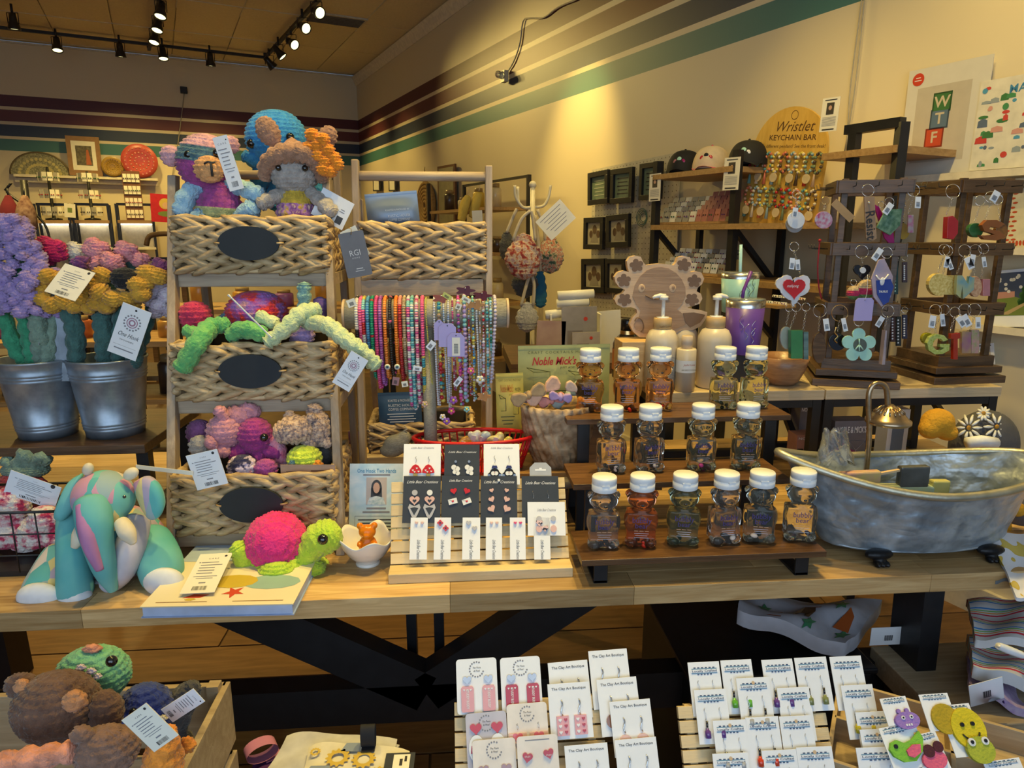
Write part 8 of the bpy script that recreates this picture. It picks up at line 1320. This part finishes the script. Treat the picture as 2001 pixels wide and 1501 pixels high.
p = atz(720, 1462, BZ + .14); t = thing('ribbon_loop', 'black ribbon loop on the folded cloths', 'ribbon', p); MB().grid(lambda u, v: (.013 * (2 * v - 1), .012 * math.cos(u * pi * 2) + .006, .022 + .022 * math.sin(u * pi * 2)), 20, 3, cu=True).build('loop', bkf, t); MB().box((0, .0, .001), (.024, .02, .002)).build('stitch', bkf, t)
p = atz(512, 1484, BZ + .06); t = thing('ribbon_loop', 'pink ribbon loop at the left of the folded cloths', 'ribbon', p, .5); MB().grid(lambda u, v: (.03 * math.cos(u * 2 * pi), .014 * (2 * v - 1), .022 + .018 * math.sin(u * 2 * pi)), 20, 3, cu=True).build('loop', mat('pink_satin', (.5, .2, .34), .4), t); MB().box((.02, 0, .0), (.03, .028, .002)).build('tail', mat('pink_satin'), t)
t = fold('folded purple cloth under the pink ribbon', (492, 1478), (545, 1476), (480, 1530), BZ + .055, .04, mat('purple_cotton', (.10, .03, .16), .9), 2)[0]
t, w_, h_ = qc('belly_band', 'black paper band with a cream label on the folded cloth', 'label', (755, 1473), (812, 1471), (760, 1540), lambda x, y: atz(x, y, BZ + .142), blkc, .001); flat(t, [(-w_ * .22, 0), (w_ * .34, 0), (w_ * .34, h_ * .94), (-w_ * .22, h_ * .94)], creamc, .001); bars(t, [(w_ * .2, h_ * .8, w_ * .08, h_ * .16), (w_ * .05, h_ * .7, w_ * .1, h_ * .2)], ink, .0016)
# rack of boutique earrings
S1, f1 = slatstand('pine slatted earring stand with rounded and clay earring cards', .985, .47, .6, 890, 1190, 1364, 1545, 6, BZ); f1c = lambda i: (lambda x, y: f1(x, y) + V((0, -.008 * i, .005 * i)))
def wcard(lb, TL, TR, BL, lay, rad, tint=white, G_='earring cards on the low left stand'): return qc('earring_card', lb, 'earrings', TL, TR, BL, f1c(lay), tint, .0014, G_, rad=rad)
def wreath(t, w, h):
    m = MB()
    for i in range(14): a = 2 * pi * (i + 1.5) / 17 + .6; disc(m, w * .17 * math.cos(a), h * .80 + w * .17 * math.sin(a), w * .022, -.0018, 6)
    m.build('wreath_print', inkg, t); text('The Posie', h * .035, ink, t, (0, -.0018, h * .83), shear=.3, wd=w * .2); text('& Petal', h * .035, ink, t, (0, -.0018, h * .77), shear=.3, wd=w * .16)
blu = mat('blush_card', (.74, .68, .62), .5); pkA, rdA = lacquer('rose', (.68, .30, .32)), lacquer('crimson', (.42, .008, .03))
for lb, TL, TR, BL, k in [('rounded white card with pink ticket earrings', (891, 1289), (969, 1284), (897, 1396), pkA), ('rounded white card with crimson ticket earrings', (976, 1286), (1053, 1281), (985, 1392), rdA)]:
    t, w_, h_ = wcard(lb, TL, TR, BL, 1, .006); wreath(t, w_, h_)
    for x in (-.24, .28):
        plate(t, hpoly(x * w_, h_ * .62, .008), mat('silver_glitter', (.4, .4, .42), .35, .7)); plate(t, [(x * w_ + a, h_ * b) for a, b in ((-.010, .04), (.010, .04), (.0115, .08), (.0115, .46), (.009, .50), (-.009, .50), (-.0115, .46), (-.0115, .08))], k); text('STUDDY BUDDY', .0045, wink, t, (x * w_, -.0052, h_ * .27), (pi / 2, pi / 2, 0), wd=.032, bold=.02)
        for dx in (-.006, 0, .006): plate(t, hpoly(x * w_ + dx, h_ * .44, .002, 8), EW, -.0046, -.0052, 'hearts')
def clay(lb, TL, TR, BL, lay, k=None, tint=white, pend=None):
    t, w_, h_ = wcard(lb, TL, TR, BL, lay, 0, tint); text('The Clay Art Boutique', h_ * .048, ink, t, (0, -.0018, h_ * .90), wd=w_ * .82, bold=.01)
    for x in (-.2, .22):
        MB().tube([(x * w_, -.002, h_ * .70), (x * w_ + .002, -.004, h_ * .62), (x * w_ - .002, -.004, h_ * .52), (x * w_ + .001, -.003, h_ * .42)], .0012, 5, sub=2).build('ear_wire', sil, t)
        if pend == 'choc':
            plate(t, [(x * w_ + a * .011, h_ * .24 + b * .016) for a, b in ((-1, -1), (1, -1), (1, 1), (-1, 1))], pkA)
            for i in range(6): plate(t, hpoly(x * w_ - .005 + .010 * (i % 2), h_ * .24 - .010 + .010 * (i // 2), .0034, 10), rdA if i % 2 else EW, -.0046, -.0054, 'chocolate')
        elif k: plate(t, circ(x * w_, h_ * .26, .012), k)
clay('clay earring card, back row left', (1070, 1296), (1147, 1289), (1074, 1410), 0); clay('clay earring card, tallest at the back right', (1149, 1273), (1224, 1267), (1156, 1388), 0, EP); clay('clay earring card with pink chocolate-box earrings', (1067, 1336), (1147, 1330), (1074, 1444), 2, pend='choc'); clay('clay earring card with an amber earring, right side', (1163, 1328), (1240, 1321), (1170, 1440), 1, amb); clay('clay earring card with peach shell earrings', (1186, 1370), (1264, 1363), (1193, 1478), 2, EP); clay('clay earring card at the bottom, third from the left', (1098, 1453), (1180, 1446), (1106, 1560), 3); clay('clay earring card at the bottom right corner of the stand', (1194, 1442), (1273, 1435), (1202, 1552), 3, EP)
for lb, TL, TR, BL, lay, kind in [('rounded grey card with dripping red heart earrings', (909, 1393), (987, 1386), (915, 1500), 2, 'drip'), ('rounded card with pink envelope heart earrings', (988, 1375), (1065, 1369), (996, 1480), 2, 'env'), ('rounded card with mauve glitter hearts', (922, 1443), (1004, 1436), (930, 1550), 3, 'gl'), ('rounded card with crimson conversation hearts', (1006, 1434), (1083, 1428), (1013, 1540), 4, 'conv')]:
    t, w_, h_ = wcard(lb, TL, TR, BL, lay, .006, mat('dusk_card', (.50, .48, .55), .5) if kind == 'drip' else blu)
    if kind != 'conv': wreath(t, w_, h_)
    else: bars(t, [(0, h_ * .92, w_ * .6, h_ * .02)], inkg)
    for x in (-.26, .26):
        if kind == 'drip': plate(t, hpoly(x * w_, h_ * .72, .0105), lacquer('cherry', (.5, .01, .03))); plate(t, circ(x * w_, h_ * .36, .014, 18, .022), EW); plate(t, [(x * w_ - .011, h_ * .28), (x * w_ + .011, h_ * .28), (x * w_ + .009, h_ * .44), (x * w_ + .003, h_ * .38), (x * w_, h_ * .46), (x * w_ - .004, h_ * .38), (x * w_ - .009, h_ * .42)], rdA, -.0046, -.0056)
        elif kind == 'env': hook(t, x * w_, h_ * .52, .01); plate(t, [(x * w_ - .016, h_ * .28), (x * w_ + .016, h_ * .28), (x * w_ + .016, h_ * .46), (x * w_ - .016, h_ * .46)], lacquer('peach', (.72, .45, .36))); plate(t, hpoly(x * w_, h_ * .39, .009), lacquer('rosepink', (.68, .14, .2)), -.0046, -.0056)
        elif kind == 'gl': plate(t, hpoly(x * w_, h_ * .46, .009, rot=-.2 * x), mat('mauve_glitter', (.34, .22, .24), .4, .3))
        else: plate(t, hpoly(x * w_, h_ * (.62 if x < 0 else .66), .009, rot=x * .8), rdA); text('STUDY', .0028, wink, t, (x * w_, -.0052, h_ * .63), wd=.010)
# rack of local earrings
S2, f2 = slatstand('pine slatted earring stand with locally made earring cards', .985, .47, .6, 1342, 1640, 1372, 1545, 6, BZ); lbl = paint('label_blue', (.16, .30, .42)); LC = 'local earring cards on the low right stand'
def logo(t, w, h, z=.83):
    bars(t, [(0, h * z, w * .80, h * .10)], lbl, .0013); bars(t, [(0, h * z, w * .86, h * .062)], white, .0017, 'label_box'); bars(t, [(w * (-.3 + .12 * i), h * (z + .062), w * .07, h * .02) for i in range(6)] + [(w * (-.2 + .1 * i), h * (z - .062), w * .06, h * .02) for i in range(5)], paint('label_navy', (.04, .07, .16)), .0014); text('Locally Crafted', h * .042, paint('label_navy'), t, (0, -.0026, h * z), wd=w * .78, bold=.015)
BP = {'green': (.15, .5, .05), 'purple': (.14, .06, .3), 'olive': (.25, .28, .1), 'red': (.7, .06, .02), 'yellow': (.6, .5, .03), 'clear': (.5, .5, .5), 'magenta': (.5, .02, .2)}
LL = [(1343, 1404, 1295, 0, None, 'plain hooks, leftmost at the back'), (1407, 1467, 1291, 0, 'green', 'a green bottle charm at the back'), (1487, 1547, 1290, 0, 'purple', 'a plum bottle charm, back row centre'), (1551, 1613, 1286, 0, 'olive', 'two olive bottle charms, back row'), (1620, 1681, 1284, 0, None, 'plain hooks at the back right'), (1352, 1414, 1348, 1, 'purple', 'a violet bottle charm at the left'), (1434, 1497, 1325, 1, 'clear', 'black-stoppered charms in the second row'), (1513, 1575, 1344, 1, None, 'plain hooks, second row centre'), (1637, 1698, 1339, 1, 'yellow', 'a yellow charm at the right'), (1385, 1449, 1406, 2, 'clear', 'plain hooks, third row left'), (1448, 1511, 1400, 2, 'red', 'a red bottle charm, third row'), (1513, 1575, 1398, 2, None, 'plain hooks, third row right'), (1660, 1722, 1390, 2, None, 'an orange peg at the far right'), (1381, 1449, 1468, 3, None, 'plain hooks at the lower left'), (1475, 1541, 1462, 3, None, 'plain hooks at the bottom centre'), (1541, 1609, 1456, 3, None, 'plain hooks, bottom row third'), (1663, 1725, 1422, 3, None, 'no charm showing, behind the lowest right card'), (1650, 1732, 1455, 4, 'magenta', 'a magenta charm, lowest at the right')]
for x0, x1, y, lay, cb_, lb in LL:
    fn = (lambda L: (lambda a, b: f2(a, b) + V((0, -.008 * L, .005 * L))))(lay); t, w_, h_ = qc('earring_card', 'white locally made earring card with ' + lb, 'earrings', (x0, y), (x1, y - 3), (x0 + 5, y + 106), fn, white, .0012, LC); logo(t, w_, h_)
    for i, x in enumerate((-.24, .22)):
        hook(t, x * w_, h_ * .44, .020)
        if cb_: MB().lathe([(.001, 0), (.0055, .0005), (.0058, .012), (.003, .014), (.003, .017), (.001, .017)], 10, (x * w_, -.007, h_ * .44 - .030)).build('bottle_charm', kcol('charm_' + cb_, BP[cb_], .2), t); MB().tube([(x * w_, -.007, h_ * .44 - .012), (x * w_ + .001, -.006, h_ * .44 - .001)], .0022, 6).build('stopper', blkr, t)
    if lay in (2, 3) or x0 == 1434: disc(MB(), 0, h_ * .90, w_ * .05, -.0024, 10).build('peg_hole', mat('peg_pale', (.6, .42, .25), .6), t)
# tray of felt clips
zt_ = BZ + .12; A2 = R(-34); pc_ = atz(1862, 1470, zt_); t = thing('wooden_tray', 'wooden compartment tray of felt hair clips at the lower right', 'tray', (pc_.x, pc_.y, BZ), A2); L_, D_ = .40, .26; hT = zt_ - BZ
for y in (-D_ / 2, 0, D_ / 2): MB().box((0, y, hT - .025), (L_, .008, .05)).build('side' if y else 'divider', crw, t, bev=.001)
for x in (-L_ / 2, 0, L_ / 2): MB().box((x, 0, hT - .025), (.008, D_, .05)).build('end' if x else 'divider', crw, t, bev=.001)
MB().box((0, 0, hT / 2 - .024), (L_, D_, hT - .05)).build('base', crw, t)
def felt(n, c=(.5, .5, .5)): return mat('felt_' + n, c, .95, bump=.6, bs=200)
fT = lambda x, y: (lambda d: CAM + d * ((.93 + .9 * (CAM.z - (BZ + .10))) / (d.y - .9 * d.z)))(ray(x, y))
def clip(lb, TL, TR, BL): t, w_, h_ = qc('clip_card', lb, 'hair clip', TL, TR, BL, fT, white, .0012, 'felt clip cards in the tray'); logo(t, w_, h_, .90); return t, w_, h_
t, w_, h_ = clip('white card with a lilac felt monster clip', (1718, 1366), (1768, 1360), (1736, 1438)); plate(t, circ(w_ * .2, h_ * .34, w_ * .46, 20, h_ * .24), felt('lilac', (.30, .18, .52)), -.002, -.008, 'felt_monster')
for x in (.05, .36): plate(t, circ(x * w_, h_ * .42, w_ * .07), EW, -.008, -.0095, 'eye'); plate(t, circ(x * w_, h_ * .42, w_ * .03), EK, -.0095, -.0105, 'pupil'); plate(t, circ((x - .05) * w_, h_ * .60, w_ * .07, 10, h_ * .07), felt('lilac'), -.002, -.007, 'horn')
bars(t, [(w_ * (.1 + .09 * i), h_ * .22, w_ * .06, h_ * .06) for i in range(3)], EW, .0085, 'teeth')
t, w_, h_ = clip('white card with a green and pink felt bird clip', (1716, 1424), (1776, 1412), (1742, 1512)); plate(t, [(x * w_, z * h_) for x, z in ((-.46, .5), (-.36, .64), (-.15, .68), (.05, .58), (.3, .62), (.62, .78), (.66, .6), (.5, .34), (.2, .16), (-.15, .18), (-.4, .34))], felt('green', (.20, .48, .05)), -.002, -.008, 'felt_bird'); plate(t, [(x * w_, z * h_) for x, z in ((0, .42), (.25, .52), (.48, .5), (.4, .32), (.15, .24), (0, .3))], felt('pink', (.70, .12, .22)), -.008, -.011, 'felt_wing'); plate(t, circ(-.26 * w_, h_ * .55, w_ * .06), EK, -.008, -.010, 'eye')
t, w_, h_ = clip('white card with a pink felt sloth clip', (1776, 1440), (1826, 1428), (1800, 1516)); plate(t, circ(0, h_ * .3, w_ * .44, 18, h_ * .26), felt('pink'), -.002, -.007, 'felt_face'); plate(t, circ(-.1 * w_, h_ * .55, w_ * .2, 14), felt('brown', (.08, .02, .03)), -.007, -.009, 'eye_patch'); plate(t, circ(.28 * w_, h_ * .6, w_ * .18, 14), felt('brown'), -.007, -.009, 'eye_patch')
t, w_, h_ = clip('white card behind the smiley card in the tray', (1794, 1358), (1850, 1354), (1816, 1430)); plate(t, circ(w_ * .1, h_ * .3, w_ * .45, 20), felt('mustard', (.42, .30, .02)), -.002, -.006, 'felt_smiley')
t, w_, h_ = clip('white card with a yellow felt smiley clip', (1832, 1380), (1892, 1374), (1862, 1482)); plate(t, circ(w_ * .14, h_ * .52, w_ * .52, 26, w_ * .56), felt('yellow', (.62, .50, .02)), -.002, -.008, 'felt_smiley')
for x in (-.05, .28): plate(t, circ(x * w_, h_ * .60, w_ * .06), EK, -.008, -.011, 'eye')
MB().tube([(w_ * (.14 + .3 * math.sin(a)), -.009, h_ * .52 - w_ * .3 * math.cos(a)) for a in [-1.1 + .22 * i for i in range(11)]], .0016, 5).build('smile', EK, t)
plate(t, circ(w_ * .22, h_ * .10, w_ * .42, 20, w_ * .36), felt('frog', (.36, .40, .04)), -.006, -.013, 'felt_frog')
for x in (.0, .42): plate(t, circ(x * w_, h_ * .26, w_ * .11), EW, -.012, -.015, 'frog_eye'); plate(t, circ(x * w_, h_ * .26, w_ * .05), EK, -.015, -.0165, 'pupil')
t, w_, h_ = clip('white clip card at the bottom right corner', (1920, 1490), (1990, 1480), (1940, 1560))
# cloth goods under the table at the right
bx_ = thing('black_crate', 'black box on the floor under the table', 'box', (.78, 1.64, 0)); zbx = at(1570, 1275, 1.5).z; MB().box((0, 0, zbx / 2 - .01), (.46, .42, zbx - .02)).build('body', blk, bx_, bev=.004); MB().box((0, 0, zbx - .008), (.48, .44, .016)).build('lid', blk, bx_, bev=.004)
camp = mat('camp_print_cotton', (.52, .53, .60), .85, bump=.4, bs=16); pts = [at(1450, 1178, 1.66), at(1722, 1186, 1.66), at(1648, 1276, 1.42), at(1440, 1196, 1.5)]; t = cloth('camp_pouch', 'white pouch printed with tents, trees and a bear', pts, camp, thick=.04, wave=.008, cat='pouch'); o = t.location.copy()
def onq(u, v): p = (pts[0] * (1 - u) + pts[1] * u) * (1 - v) + (pts[3] * (1 - u) + pts[2] * u) * v - o; n_ = .008 * (math.sin(u * 9 + v * 4) + .6 * math.sin(v * 11 - u * 3)); p.z += n_ + .0225; p.y -= abs(n_) * .3 + .002; return p
def motif(P, k, n): MB().add([onq(*q) for q in P], [tuple(range(len(P)))], 0, False).build(n, k, t)
tg_, tr_g, bb = paint('tent_orange', (.45, .10, .02)), paint('tree_print', (.04, .25, .12)), paint('bear_brown', (.10, .05, .03))
for u, v in ((.32, .75), (.55, .2), (.85, .5)): motif([(u - .06, v + .2), (u + .07, v + .2), (u + .05, v - .05), (u - .02, v - .2)], tg_, 'tent_print')
for u, v in ((.2, .55), (.75, .25), (.9, .8), (.62, .85)): motif([(u + (.06 if q % 2 else .03) * math.cos(q * .63), v + (.16 if q % 2 else .08) * math.sin(q * .63)) for q in range(10)], tr_g, 'tree_print')
motif([(.46, .5), (.50, .38), (.58, .4), (.60, .5), (.59, .72), (.55, .72), (.54, .6), (.50, .6), (.49, .74), (.46, .72)], bb, 'bear_print')
rain = mat('rainbow_stripe', (.5, .5, .5), .85, vs=1, bump=.3, bs=30)
N = rain.node_tree.nodes; L = rain.node_tree.links; wv_ = N.new('ShaderNodeTexWave'); wv_.wave_type = 'BANDS'; wv_.bands_direction = 'Y'; wv_.inputs['Scale'].default_value = 3.2; wv_.inputs['Distortion'].default_value = .6; rp = next(n for n in N if n.type == 'VALTORGB'); rp.color_ramp.interpolation = 'CONSTANT'
for i, (p_, c_) in enumerate([(0, (.62, .62, .64)), (.08, (.6, .03, .06)), (.2, (.66, .66, .68)), (.32, (.75, .32, .02)), (.42, (.66, .66, .68)), (.54, (.12, .45, .06)), (.64, (.66, .66, .68)), (.76, (.04, .25, .65)), (.88, (.66, .66, .68))]):
    e = rp.color_ramp.elements; q_ = e[i] if i < len(e) else e.new(p_); q_.position = p_; q_.color = (*c_, 1)
L.new(next(n for n in N if n.type == 'MAPPING').outputs['Vector'], wv_.inputs['Vector']); L.new(wv_.outputs['Fac'], rp.inputs['Fac'])
cloth('striped_cloth', 'rainbow striped cloth hanging beside the table leg', [at(1888, 1178, 1.5), at(2060, 1165, 1.5), at(2060, 1262, 1.3), at(1905, 1250, 1.3)], rain, thick=.02); cloth('striped_cloth', 'rainbow striped pouch lower right with a white zipper', [at(1888, 1250, 1.46), at(2060, 1270, 1.44), at(2060, 1360, 1.24), at(1900, 1305, 1.26)], rain, thick=.03); cloth('lilac_cloth', 'lilac mottled cloth under the striped pouch', [at(1888, 1280, 1.44), at(1990, 1320, 1.42), at(2010, 1400, 1.22), at(1892, 1335, 1.26)], mat('lilac_mottle', (.34, .24, .48), .85, c2=(.5, .42, .6), vs=60), thick=.02)
g = G('white_zip', 'white zipper pull coil on the striped pouch', 'zipper', 1970, 1270, 1.22); sl(g, [(1952, 1263, 0, 7), (1970, 1270, 0, 8), (1996, 1280, 0, 7)], 10).part('coil', wf); g.bl(1952, 1263, 3, -6).part('stop', wht)
for i, (TL, TR, BL, Y, lb) in enumerate([((1703, 1227), (1772, 1224), (1706, 1261), 1.47, 'white barcode tag in the shade under the table'), ((1892, 1340), (1958, 1322), (1894, 1382), 1.22, 'white barcode tag hanging on the lilac cloth')]): t, w_, h_ = qc('barcode_tag', lb, 'tag', TL, TR, BL, Yp(Y), white); bars(t, [(w_ * (-.1 + .03 * k), h_ * .4, w_ * .014 * (1 + k % 2), h_ * .3) for k in range(8)], ink, name='barcode')
p = atz(1952, 1378, .5); t = thing('shelf_block', 'pale wooden block under the striped cloths', 'block', (at(1965, 1400, 1.2).x, 1.36, 0)); zq = at(1940, 1372, 1.28).z; MB().box((.1, .0, zq - .03), (.42, .30, .06)).build('board', acw, t, bev=.003); MB().box((.1, 0, (zq - .06) / 2), (.36, .24, zq - .06)).build('stand', dkw, t)
g = G('ribbon_ring', 'lilac ribbon ring on the pale block', 'ribbon', 1948, 1376, 1.20); m = g.m; m.grid(lambda u, v: g.p(1948 + 15 * math.cos(2 * pi * u), 1374 - 10 * math.sin(2 * pi * u), 14 * (2 * v - 1)), 24, 3, cu=True); g.part('ring', mat('lilac_satin', (.34, .22, .55), .4)); g.bl(1962, 1372, 3).part('knot', mat('lilac_satin'))
